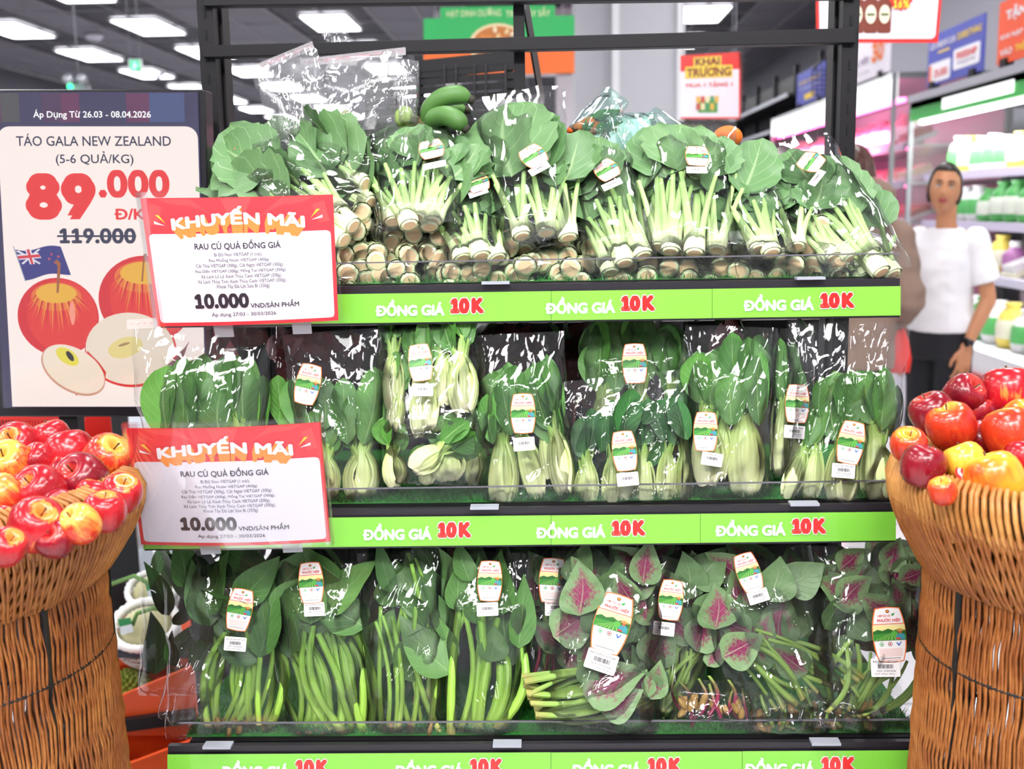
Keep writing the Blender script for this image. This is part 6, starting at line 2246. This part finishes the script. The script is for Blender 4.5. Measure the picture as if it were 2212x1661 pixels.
GH = mat('green header panel', '#3cba50', 0.4)
GR = [0.98, 1.30, 1.62]
c1_, h1_ = chiller('white open chiller with a green header, full of bagged vegetables, at the right', 3.6, 7.95, GH, 1.995, 2.115, '#ffffff', 9, GR, 0.66)
fh = lambda Y, Z: Vector((XF - 0.058 - c1_.location.x, Y - c1_.location.y, Z))
m = MB().add([fh(7.3, 2.02), fh(6.2, 2.02), fh(6.2, 2.09), fh(7.3, 2.09)], [(0, 1, 2, 3)])
m.build('lit_sign', mat('white lit sign', '#ffffff', 0.4, emit=1.0), h1_, smooth=False)
m = MB().box((XF - 0.055 - c1_.location.x, 0, 2.14), (0.05, 4.3, 0.05))
m.build('header_cap', mat('grey header cap', '#a8a8b0', 0.4), h1_, smooth=False)
c2_, h2_ = chiller('pink-lit open meat chiller with a white header, behind the green-headed chiller', 8.4, 12.8, mat('lit white header', '#ffffff', 0.4, emit=1.0), 2.19, 2.38, '#ff5fa8', 9, [0.98, 1.28, 1.58, 1.86], 0.66)
for nm, y0_, e_, col in (('pink_chiller_tube', 10.6, 45, (1.0, 0.25, 0.5)), ('white_chiller_tube', 6.2, 45, (1, 1, 1))):
    l = bpy.data.lights.new(nm, 'AREA')
    l.shape = 'RECTANGLE'
    l.size, l.size_y = 0.08, 3.2
    l.energy = e_
    l.color = col
    o = bpy.data.objects.new(nm, l)
    C.objects.link(o)
    o.location = (XF + 0.02, y0_, 1.96)
    o.rotation_euler = (0, -0.7, 0)


def pack_mesh(kind, m1, m2, seed):
    r = random.Random(seed)
    mb = MB()
    if kind == 'tray':
        mb.box((0, 0, 0.12), (1, 1, 0.24), 0)
        mb.box((0, 0, 0.38), (0.86, 0.86, 0.34), 1)
    elif kind == 'bag':
        mb.lathe([(0.001, 0), (0.42, 0.0), (0.5, 0.15), (0.48, 0.45), (0.4, 0.75), (0.2, 0.9), (0.28, 1.0), (0.001, 1.0)], 12, 0, cap=False)
        mb.lathe([(0.505, 0.2), (0.515, 0.3), (0.5, 0.5), (0.46, 0.62)], 12, 1, cap=False)
    else:
        mb.lathe([(0.001, 0), (0.4, 0.0), (0.44, 0.05), (0.44, 0.6), (0.25, 0.75), (0.18, 0.85), (0.001, 0.86)], 12, 0, cap=False)
        mb.lathe([(0.2, 0.82), (0.2, 1.0), (0.001, 1.0)], 12, 1, cap=False)
    return mb.mesh(kind, [m1, m2], smooth=kind != 'tray')


def pm(n, c):
    return mat('pack ' + n, c, 0.35, vary=0.25, scale=3)


KINDS = {
    'leafy green bag': ('bag', pm('green', '#3f9a44'), pm('pale', '#e6f0dc')), 'white vegetable bag': ('bag', pm('white', '#f4f2f6'), pm('green2', '#58b060')),
    'yellow fruit bag': ('bag', pm('yellow', '#e8cf5a'), pm('cream', '#f4ead0')), 'purple-labelled jar': ('jar', pm('purple', '#a86aa0'), pm('white', '#f4f2f6')),
    'orange carrot tray': ('tray', pm('white', '#f4f2f6'), pm('orange', '#e08a4a')), 'white tofu tray': ('tray', pm('cream', '#f4ead0'), pm('white', '#f4f2f6')),
    'pale pink meat tray': ('tray', pm('pink tray', '#f6d6e0'), pm('pink', '#e88a9c')), 'deep red meat tray': ('tray', pm('white', '#f4f2f6'), pm('meat red', '#b8283c')),
    'light poultry tray': ('tray', pm('pink tray', '#f6d6e0'), pm('poultry', '#f0c8b0')), 'grey-pink sausage bag': ('bag', pm('sausage', '#c88a94'), pm('white', '#f4f2f6'))}
PKM = {k: pack_mesh(*v, 3) for k, v in KINDS.items()}
SHN = ['deck', 'lowest shelf', 'second shelf', 'third shelf', 'top shelf']


def fill(kinds, zs, ya, yb_, step, where):
    for si, z in enumerate(zs):
        ks = kinds[si % len(kinds)]
        y = ya
        i_ = 0
        while y < yb_:
            k = rg.choice(ks)
            kind = KINDS[k][0]
            s = rg.uniform(0.9, 1.1)
            w_ = step * 0.93
            h = {'tray': 0.14, 'bag': 0.23, 'jar': 0.2}[kind] * s
            x = (XD + 0.22 if si == 0 else XF + 0.24)
            o = link(k.split()[-2] + '_' + k.split()[-1] if kind != 'tray' else 'food_tray', PKM[k])
            o.name = {'tray': 'food_tray', 'bag': 'produce_bag', 'jar': 'food_jar'}[kind]
            o.matrix_world = Matrix.Translation((x, y, z + 0.003)) @ Matrix.Rotation(rg.uniform(-0.1, 0.1), 4, 'Z') @ Matrix.Rotation(-0.35 if kind == 'tray' else 0.0, 4, 'Y') @ Matrix.Translation((0, 0, 0.03 if kind == 'tray' else 0)) @ Matrix.Diagonal((0.22 if kind == 'tray' else w_, w_, h, 1))
            tag(o, '%s, %s from the near end, %s of the %s' % (k, ORD[i_], SHN[si] if si < 4 else 'top shelf', where), kind if kind != 'tray' else 'tray', '%ss on the %s of the %s' % (k, SHN[si], where))
            i_ += 1
            y += step * rg.uniform(1.0, 1.12)


fill([['leafy green bag', 'yellow fruit bag', 'white vegetable bag'], ['purple-labelled jar', 'yellow fruit bag', 'white tofu tray'], ['leafy green bag', 'white vegetable bag', 'orange carrot tray'], ['white vegetable bag', 'white vegetable bag', 'yellow fruit bag']], [0.645] + GR, 5.2, 7.8, 0.185, 'green-headed chiller')
fill([['pale pink meat tray', 'light poultry tray'], ['pale pink meat tray', 'grey-pink sausage bag'], ['deep red meat tray', 'pale pink meat tray', 'light poultry tray'], ['light poultry tray', 'pale pink meat tray'], ['deep red meat tray', 'grey-pink sausage bag']], [0.645, 0.98, 1.28, 1.58, 1.86], 8.6, 12.6, 0.28, 'pink-lit chiller')

# signs standing on the headers
def top_sign(label, Yn, Yf, z0, z1, base, W, H):
    x = XF - 0.06
    root = empty('header_sign', (x, (Yn + Yf) / 2, z0), label, 'sign')
    O = root.location.copy()
    f0 = sheet_map(W, H, (x, Yf, z1), (x, Yn, z1), (x, Yn, z0), (x, Yf, z0))
    f = lambda a, b_, h: f0(a, b_, h) - O
    m = MB()
    vs = [f(a, b_, h) for h in (0, -0.01) for a, b_ in ((0, 0), (W, 0), (W, H), (0, H))]
    m.add(vs, [(0, 1, 2, 3), (4, 7, 6, 5), (0, 4, 5, 1), (1, 5, 6, 2), (2, 6, 7, 3), (3, 7, 4, 0)])
    bd = m.build('sign_board', base, root, smooth=False)
    for u in (0.12, 0.85):
        MB().box(f(W * u, H, -0.01), (0.05, 0.08, 0.05)).build('sign_clip', BLACKM, root, smooth=False)
    return bd, f


BLU = mat('sign blue', '#4a54b0', 0.45)
bd, f = top_sign('blue club membership sign standing on the green chiller header', 6.65, 7.6, 2.19, 2.515, BLU, 200, 110)
pr = Print(f)
pr.rect(8, 62, 90, 104, WHITE, 0.002, r=6)
pr.rect(100, 50, 190, 92, WHITE, 0.002, r=6)
pr.rect(8, 66, 18, 100, ORANGE, 0.003)
pr.rect(40, 40, 84, 44, YELLOWP, 0.002)
pr.build('sign_print', bd)
pr = Print(f)
pr.text('GÓI ONELIFE CLUB', 10, 16, 104, 32, WHITE, 0.003, bold=0.02)
pr.text('25.000Đ/THÁNG', 110, 14, 192, 32, YELLOWP, 0.003, bold=0.02)
pr.text('25.000', 30, 78, 80, 94, RED, 0.004, bold=0.02)
pr.text('FREESHIP', 112, 58, 180, 72, RED, 0.004, bold=0.02)
pr.text('không giới hạn', 116, 76, 176, 84, NAVY, 0.004)
pr.build('lettering', bd)
bd, f = top_sign('orange membership card sign at the upper right picture edge', 5.5, 6.45, 2.19, 2.53, mat('sign orange', '#f0592a', 0.45), 200, 110)
pr = Print(f)
pr.text('TẶNG 25%', 22, 14, 150, 40, WHITE, 0.003, bold=0.04)
pr.text('KHI NẠP 1 TRIỆU', 10, 56, 130, 70, WHITE, 0.003, bold=0.02)
pr.text('VÀO', 10, 82, 44, 96, WHITE, 0.003, bold=0.02)
pr.text('THẺ ONELIFE', 52, 80, 140, 96, YELLOWP, 0.003, bold=0.03)
pr.build('lettering', bd)
bd, f = top_sign('white good-price sign with a big orange number on the meat chiller header', 8.45, 9.8, 2.40, 2.72, mat('sign white', '#f2eef6', 0.45), 240, 110)
pr = Print(f)
pr.text('GIÁ TỐT', 60, 44, 150, 68, mat('sign plum', '#6a4a86', 0.5), 0.003, bold=0.02)
pr.text('30', 160, 22, 216, 74, ORANGE, 0.003, bold=0.05)
pr.text('%', 220, 24, 232, 40, ORANGE, 0.003, bold=0.02)
pr.text('giá cực tốt mỗi ngày', 60, 84, 150, 92, NAVY, 0.003)
pr.build('lettering', bd)
bd, f = top_sign('small blue and yellow sign further back on the meat chiller header', 10.4, 11.5, 2.40, 2.72, BLU, 160, 110)
pr = Print(f)
pr.text('GIÁ NGON - CHỌN NGAY', 16, 28, 140, 44, YELLOWP, 0.003, bold=0.02)
pr.text('Ưu đãi, giảm giá', 26, 52, 134, 62, WHITE, 0.003)
pr.rect(50, 78, 108, 96, YELLOWP, 0.002)
pr.build('lettering', bd)
# ------------------------------------------------------------------ people
SKIN = NT('warm skin')
SKIN.b.inputs['Base Color'].default_value = srgb('#c08560')
SKIN.b.inputs['Roughness'].default_value = 0.5
SKIN.b.inputs['Subsurface Weight'].default_value = 0.08
SKIN.b.inputs['Subsurface Radius'].default_value = (0.02, 0.008, 0.004)
SKIN = SKIN.m


def cone_chain(mb, pts, rad, flat=1.0, n=14):
    """rounded limb: tube with balls at the joints"""
    for i in range(len(pts) - 1):
        mb.tube([pts[i], pts[i + 1]], [rad[i], rad[i + 1]], n)
    for p, r_ in zip(pts, rad):
        mb.ball(p, r_, 10)


def loft(mb, rings, n=24):
    """rings: (centre, rx, ry, tilt) stacked"""
    vs, fs = [], []
    for c_, rx, ry in rings:
        for j in range(n):
            a = 2 * pi * j / n
            vs.append((c_[0] + rx * cos(a), c_[1] + ry * sin(a), c_[2]))
    k = len(rings)
    for i in range(k - 1):
        for j in range(n):
            fs.append((i * n + j, i * n + (j + 1) % n, (i + 1) * n + (j + 1) % n, (i + 1) * n + j))
    fs.append(tuple(range(n - 1, -1, -1)))
    fs.append(tuple((k - 1) * n + j for j in range(n)))
    mb.add(vs, fs)


def fuse(mb, name, material, parent, voxel=0.006, smooth_it=3, fold=0.0):
    bpy.context.view_layer.update()
    me = mb.mesh(name, material)
    o = bpy.data.objects.new(name, me)
    C.objects.link(o)
    r_ = o.modifiers.new('r', 'REMESH')
    r_.mode = 'VOXEL'
    r_.voxel_size = voxel
    s_ = o.modifiers.new('s', 'SMOOTH')
    s_.factor = 0.5
    s_.iterations = smooth_it
    bpy.context.view_layer.update()
    dg = bpy.context.evaluated_depsgraph_get()
    me2 = bpy.data.meshes.new_from_object(o.evaluated_get(dg))
    bpy.data.objects.remove(o)
    me2.name = name
    if fold:
        nrm = [v.normal.copy() for v in me2.vertices]
        cos_ = [v.co.copy() for v in me2.vertices]
        out = []
        for c_, n_ in zip(cos_, nrm):
            k = noise.noise(Vector((c_.x * 7, c_.y * 7, c_.z * 14))) + 0.5 * noise.noise(Vector((c_.x * 16, c_.y * 16, c_.z * 24)))
            out += list(c_ + n_ * fold * k)
        me2.vertices.foreach_set('co', out)
        me2.update()
    me2.materials.clear()
    me2.materials.append(material)
    me2.polygons.foreach_set('use_smooth', [True] * len(me2.polygons))
    return link(name, me2, parent)


V = Vector


def head_geo(mb, T):
    """face towards -y; origin at head centre, 0.225 tall"""
    def hd(p):
        return T @ Vector(p)
    n, k = 40, 30
    vs, fs = [], []
    for i in range(k + 1):
        v = i / k
        z = 0.115 * -cos(pi * v)
        for j in range(n):
            a = 2 * pi * j / n
            w_ = sin(pi * v)
            x, y = 0.076 * w_ * cos(a), 0.094 * w_ * sin(a)
            if z < 0:    # jaw
                t_ = min(1, -z / 0.105)
                x *= 1 - 0.24 * t_ ** 1.4
                if y < 0:
                    y = y * (1 - 0.10 * t_) - 0.010 * t_ * w_
                else:
                    y *= 1 - 0.42 * t_
            f_ = max(0.0, -sin(a)) ** 2 * w_
            # eye sockets, brow, cheeks, nose, lips, chin
            for sx_ in (-1, 1):
                y += 0.010 * f_ * math.exp(-((x - sx_ * 0.030) ** 2 / 0.00028 + (z - 0.012) ** 2 / 0.00016))
                y -= 0.006 * f_ * math.exp(-((x - sx_ * 0.036) ** 2 / 0.0006 + (z + 0.022) ** 2 / 0.0006))
            y -= 0.004 * f_ * math.exp(-((z - 0.034) ** 2 / 0.0002))
            wn = 0.00012 if z > -0.012 else 0.00022
            ridge = max(0, min(1, (0.022 - z) / 0.05)) if z > -0.030 else max(0, 1 - (-0.030 - z) / 0.008)
            y -= (0.003 + 0.020 * ridge) * f_ * math.exp(-(x ** 2) / wn) * (1 if -0.04 < z < 0.03 else 0.1)
            y -= 0.007 * f_ * math.exp(-(x ** 2 / 0.00045 + (z + 0.053) ** 2 / 0.00009))
            y -= 0.007 * f_ * math.exp(-(x ** 2 / 0.0005 + (z + 0.090) ** 2 / 0.0002))
            vs.append(hd((x, y, z)))
    for i in range(k):
        for j in range(n):
            fs.append((i * n + j, i * n + (j + 1) % n, (i + 1) * n + (j + 1) % n, (i + 1) * n + j))
    mb.add(vs, fs)
    for sx_ in (-1, 1):   # ears
        mb.ball(hd((sx_ * 0.077, 0.008, -0.004)), 0.030, 10, sc=(0.30, 0.62, 1.0))


def hand_geo(mb, wrist, d, palm_n, side):
    """relaxed hand: wrist point, direction of the fingers, palm normal, thumb side vector"""
    d, palm_n, side = d.normalized(), palm_n.normalized(), side.normalized()
    for k in range(6):
        t_ = k / 5
        c_ = wrist + d * (0.082 * t_)
        for s_ in (-1, -0.33, 0.33, 1):
            mb.ball(c_ + side * s_ * (0.020 + 0.010 * t_), 0.0135 - 0.001 * t_, 8)
    L = (0.068, 0.076, 0.070, 0.056)
    for i in range(4):
        s_ = 0.033 - 0.022 * i
        b0 = wrist + d * (0.086 - 0.004 * abs(i - 1)) + side * s_
        dd = (d + side * (0.12 - 0.08 * i)).normalized()
        p1 = b0 + dd * L[i] * 0.45
        d2 = (dd + palm_n * 0.30).normalized()
        p2 = p1 + d2 * L[i] * 0.32
        d3 = (d2 + palm_n * 0.30).normalized()
        p3 = p2 + d3 * L[i] * 0.25
        cone_chain(mb, [b0, p1, p2, p3], [0.0092, 0.0084, 0.0078, 0.0068], n=8)
    t0 = wrist + d * 0.022 + side * 0.022
    t1 = t0 + (side * 0.8 + d * 0.8 + palm_n * 0.3).normalized() * 0.036
    t2 = t1 + (d + side * 0.3 + palm_n * 0.3).normalized() * 0.030
    t3 = t2 + (d + palm_n * 0.2).normalized() * 0.022
    cone_chain(mb, [t0, t1, t2, t3], [0.014, 0.0115, 0.0100, 0.0082], n=8)


# --- the woman in the white T-shirt
pf = at(2040, 430, 5.15)
wm = empty('person', (0, 0, 0), 'woman in white T-shirt and black trousers with a dark watch, looking this way', 'person')
wm.matrix_world = Matrix.Translation((pf.x + 0.01, 5.15, 0)) @ Matrix.Rotation(-0.95, 4, 'Z') @ Matrix.Diagonal((0.88, 0.93, 1.01, 1))
Hn = 1.60
# body space: faces -y, height 1.6; her left is +x
body = MB()
HT = Matrix.Translation((0.012, -0.035, 1.475)) @ Matrix.Rotation(0.62, 4, 'Z') @ Matrix.Rotation(0.10, 4, 'Y') @ Matrix.Rotation(-0.06, 4, 'X')
head_geo(body, HT)
body.tube([(0, 0.015, 1.25), (0.004, 0.0, 1.33), (0.010, -0.012, 1.43)], [0.062, 0.050, 0.052], 16)
loft(body, [((0, 0, 0.80), 0.155, 0.105), ((0, 0.0, 0.90), 0.165, 0.115), ((0, 0, 1.0), 0.135, 0.10), ((0, -0.005, 1.12), 0.145, 0.105), ((0, 0, 1.22), 0.165, 0.095), ((0, 0.01, 1.29), 0.12, 0.07)])
sh_l, el_l, wr_l = V((0.175, 0.02, 1.245)), V((0.235, 0.055, 0.985)), V((0.185, -0.035, 0.775))
sh_r, el_r, wr_r = V((-0.175, 0.02, 1.245)), V((-0.21, 0.03, 0.98)), V((-0.19, -0.06, 0.76))
for a_, b_, c_ in ((sh_l, el_l, wr_l), (sh_r, el_r, wr_r)):
    cone_chain(body, [a_, a_.lerp(b_, 0.5), b_, b_.lerp(c_, 0.35), c_], [0.050, 0.044, 0.037, 0.037, 0.025])
hand_geo(body, wr_l, V((-0.10, -0.10, -1)), V((-0.8, -0.2, 0)), V((-0.35, -1, 0)))
hand_geo(body, wr_r, V((0.05, -0.05, -1)), V((1, 0, 0)), V((0, -1, 0)))
for s_ in (-1, 1):
    cone_chain(body, [(s_ * 0.08, 0, 0.82), (s_ * 0.085, -0.005, 0.45), (s_ * 0.085, 0.01, 0.09)], [0.085, 0.055, 0.038])
    body.ball((s_ * 0.085, -0.04, 0.045), 0.045, 8, sc=(0.85, 2.2, 0.8))
fuse(body, 'body', SKIN, wm, 0.0045, 2)
hairm = mat('black hair', '#1c1412', 0.4, vary=0.3, scale=60)
hair = MB()
for i in range(16):
    for j in range(15):
        th, ph = pi * (0.02 + 0.62 * i / 15), 2 * pi * j / 15
        x, y, z = 0.077 * sin(th) * cos(ph), 0.098 * sin(th) * sin(ph), 0.117 * cos(th)
        if y < -0.030 and z < 0.088 - 0.3 * max(0, y + 0.045):
            continue
        hair.ball(HT @ V((x, y + 0.003, z)), 0.0125, 6)
for z in range(8):
    hair.ball(HT @ V((0.0, 0.075 + 0.003 * z, 0.03 - 0.017 * z)), 0.045 - 0.002 * z, 8, sc=(1.3, 0.8, 1))
fuse(hair, 'hair', hairm, wm, 0.005, 3)
for s_ in (-1, 1):
    e_ = MB().ball(HT @ V((s_ * 0.030, -0.0785, 0.011)), 0.0115, 10, sc=(1.15, 0.8, 0.62)).build('eye', mat('eye white', '#d8cfc8', 0.3), wm)
    MB().ball(HT @ V((s_ * 0.030 + 0.001, -0.0862, 0.011)), 0.0052, 8, sc=(1, 0.5, 1)).build('iris', mat('dark iris', '#1a0f0b', 0.2), e_)
    MB().tube([HT @ V(p) for p in ((s_ * 0.016, -0.0925, 0.017), (s_ * 0.030, -0.0915, 0.0205), (s_ * 0.045, -0.080, 0.016))], [0.0022, 0.003, 0.0018], 6).build('eyelid', mat('lid shade brown', '#6a3c28', 0.6), wm)
    MB().tube([HT @ V(p) for p in ((s_ * 0.014, -0.0965, 0.031), (s_ * 0.031, -0.094, 0.037), (s_ * 0.050, -0.080, 0.031))], [0.0028, 0.0034, 0.0018], 6).build('eyebrow', hairm, wm)
lip = mat('lips muted red', '#a8434a', 0.4)
MB().tube([HT @ V(p) for p in ((-0.024, -0.094, -0.052), (-0.010, -0.1045, -0.0485), (0.0, -0.1045, -0.050), (0.010, -0.1045, -0.0485), (0.024, -0.094, -0.052))], [0.002, 0.0042, 0.0040, 0.0042, 0.002], 6).build('upper_lip', lip, wm)
MB().tube([HT @ V(p) for p in ((-0.022, -0.094, -0.054), (0.0, -0.1040, -0.0585), (0.022, -0.094, -0.054))], [0.002, 0.0055, 0.002], 6).build('lower_lip', lip, wm)
tee = MB()
loft(tee, [((0, 0, 0.83), 0.180, 0.135), ((0, -0.005, 0.90), 0.183, 0.135), ((0, -0.005, 1.0), 0.168, 0.130), ((0, -0.018, 1.12), 0.172, 0.135), ((0, -0.008, 1.22), 0.180, 0.118), ((0, 0.008, 1.28), 0.130, 0.085), ((0, 0.012, 1.305), 0.085, 0.072)])
for a_, b_ in ((sh_l, el_l), (sh_r, el_r)):
    tee.tube([a_ + V((-0.04 * (1 if a_.x > 0 else -1), 0, 0.01)), a_, a_.lerp(b_, 0.35), a_.lerp(b_, 0.72)], [0.060, 0.068, 0.066, 0.072], 18)
    tee.ball(a_, 0.067, 12)
fuse(tee, 't_shirt', mat('white cotton', '#f3f2f6', 0.8, bump=0.2, scale=200), wm, 0.007, 4, 0.008)
tr = MB()
loft(tr, [((0, 0, 0.70), 0.175, 0.125), ((0, 0, 0.80), 0.175, 0.130), ((0, 0, 0.88), 0.165, 0.122), ((0, 0, 0.93), 0.150, 0.112)])
for s_ in (-1, 1):
    cone_chain(tr, [(s_ * 0.085, 0, 0.74), (s_ * 0.088, -0.01, 0.42), (s_ * 0.088, 0.0, 0.10)], [0.098, 0.085, 0.080])
fuse(tr, 'trousers', mat('black trousers', '#15151c', 0.8), wm, 0.009, 4, 0.006)
d_ = (wr_l - el_l).normalized()
m = MB().tube([wr_l - d_ * 0.032, wr_l - d_ * 0.008], [0.031, 0.029], 18)
wt = m.build('watch', mat('watch strap dark', '#23222c', 0.4), wm)
MB().ball(wr_l - d_ * 0.02 + V((0.012, -0.030, 0)), 0.019, 10, sc=(1.0, 0.45, 1.1)).build('watch_face', mat('watch glass black', '#08080c', 0.1), wt)
for s_ in (-1, 1):
    MB().ball((s_ * 0.088, -0.045, 0.04), 0.05, 10, sc=(0.95, 2.3, 0.8)).build('shoe', mat('dark shoe', '#222126', 0.5), wm)

# --- the person in the brown hoodie, seen from behind
pf = at(1836, 430, 4.7)
hp = empty('person', (0, 0, 0), 'person in brown hooded sweatshirt seen from behind, partly hidden by the display', 'person')
hp.matrix_world = Matrix.Translation((pf.x, 4.7, 0)) @ Matrix.Rotation(pi - 0.35, 4, 'Z') @ Matrix.Scale(1.03, 4)
body = MB()
HT = Matrix.Translation((0, -0.02, 1.50)) @ Matrix.Rotation(0.12, 4, 'X')
head_geo(body, HT)
body.tube([(0, 0.015, 1.25), (0, 0.0, 1.33), (0, -0.01, 1.45)], [0.065, 0.055, 0.055], 14)
loft(body, [((0, 0, 0.80), 0.16, 0.11), ((0, 0, 1.0), 0.14, 0.10), ((0, 0, 1.22), 0.165, 0.095), ((0, 0.01, 1.29), 0.12, 0.07)])
arms = []
for s_ in (-1, 1):
    a_, b_, c_ = V((s_ * 0.18, 0.02, 1.25)), V((s_ * 0.25, 0.03, 1.0)), V((s_ * 0.19, -0.16, 0.90))
    arms.append((a_, b_, c_))
    cone_chain(body, [a_, b_, c_], [0.05, 0.038, 0.026])
    hand_geo(body, c_, V((-s_ * 0.3, -1, -0.2)), V((0, -0.2, -1)), V((-s_, -0.3, 0)))
    cone_chain(body, [(s_ * 0.085, 0, 0.82), (s_ * 0.088, -0.005, 0.45), (s_ * 0.088, 0.01, 0.09)], [0.088, 0.058, 0.04])
    body.ball((s_ * 0.088, -0.04, 0.045), 0.045, 8, sc=(0.85, 2.2, 0.8))
fuse(body, 'body', SKIN, hp, 0.006, 2)
hair = MB()
for i in range(16):
    for j in range(15):
        th, ph = pi * (0.02 + 0.62 * i / 15), 2 * pi * j / 15
        x, y, z = 0.084 * sin(th) * cos(ph), 0.104 * sin(th) * sin(ph), 0.124 * cos(th)
        if y < -0.045 and z < 0.07:
            continue
        hair.ball(HT @ V((x, y + 0.004, z)), 0.016, 6)
hair.ball(HT @ V((0.02, 0.10, 0.06)), 0.05, 12, sc=(1.1, 0.9, 1.2))
hair.ball(HT @ V((0.0, 0.05, -0.06)), 0.06, 12, sc=(1.0, 0.9, 1.3))
fuse(hair, 'hair', mat('auburn hair', '#4a241c', 0.4, vary=0.35, scale=50), hp, 0.006, 2, 0.006)
hd_ = MB()
loft(hd_, [((0, 0, 0.72), 0.20, 0.15), ((0, 0, 0.90), 0.20, 0.155), ((0, 0, 1.08), 0.195, 0.15), ((0, 0, 1.22), 0.20, 0.13), ((0, 0.01, 1.30), 0.15, 0.10), ((0, 0.01, 1.34), 0.10, 0.085)])
for a_, b_, c_ in arms:
    cone_chain(hd_, [a_, b_, c_.lerp(b_, 0.1)], [0.082, 0.066, 0.05])
for i in range(15):     # the hood lies in a thick roll behind the neck
    a = pi * (-0.15 + 1.3 * i / 14)
    hd_.ball((0.125 * cos(a), 0.04 + 0.12 * sin(a), 1.425 + 0.015 * sin(a)), 0.060, 10)
hd_.ball((0, 0.17, 1.34), 0.135, 14, sc=(1.2, 0.62, 1.0))
fuse(hd_, 'hooded_sweatshirt', mat('brown fleece', '#8a7264', 0.9, bump=0.2, scale=150), hp, 0.008, 4, 0.010)
tr = MB()
loft(tr, [((0, 0, 0.68), 0.175, 0.13), ((0, 0, 0.86), 0.165, 0.125)])
for s_ in (-1, 1):
    cone_chain(tr, [(s_ * 0.088, 0, 0.72), (s_ * 0.09, -0.01, 0.42), (s_ * 0.09, 0.0, 0.10)], [0.10, 0.085, 0.075])
fuse(tr, 'trousers', mat('dark trousers', '#26222a', 0.8), hp, 0.010, 3, 0.006)
for s_ in (-1, 1):
    MB().ball((s_ * 0.09, -0.045, 0.04), 0.05, 10, sc=(0.95, 2.3, 0.8)).build('shoe', mat('dark shoe', '#222126', 0.5), hp)
# red bag held by that person (seen through the film at the right end)
p = Vector((pf.x + 0.25, 4.78, 0.80))
o = MB()
o.lathe([(0.001, -0.10), (0.075, -0.10), (0.08, -0.04), (0.06, 0.04), (0.035, 0.09), (0.02, 0.12), (0.001, 0.12)], 14, cap=False, sx=0.8, sy=0.5)
o = o.build('red_plastic_bag', mat('red bag plastic', '#f02c20', 0.4), M=Matrix.Translation(p))
tag(o, 'red plastic bag hanging beside the person in the brown hoodie', 'bag')
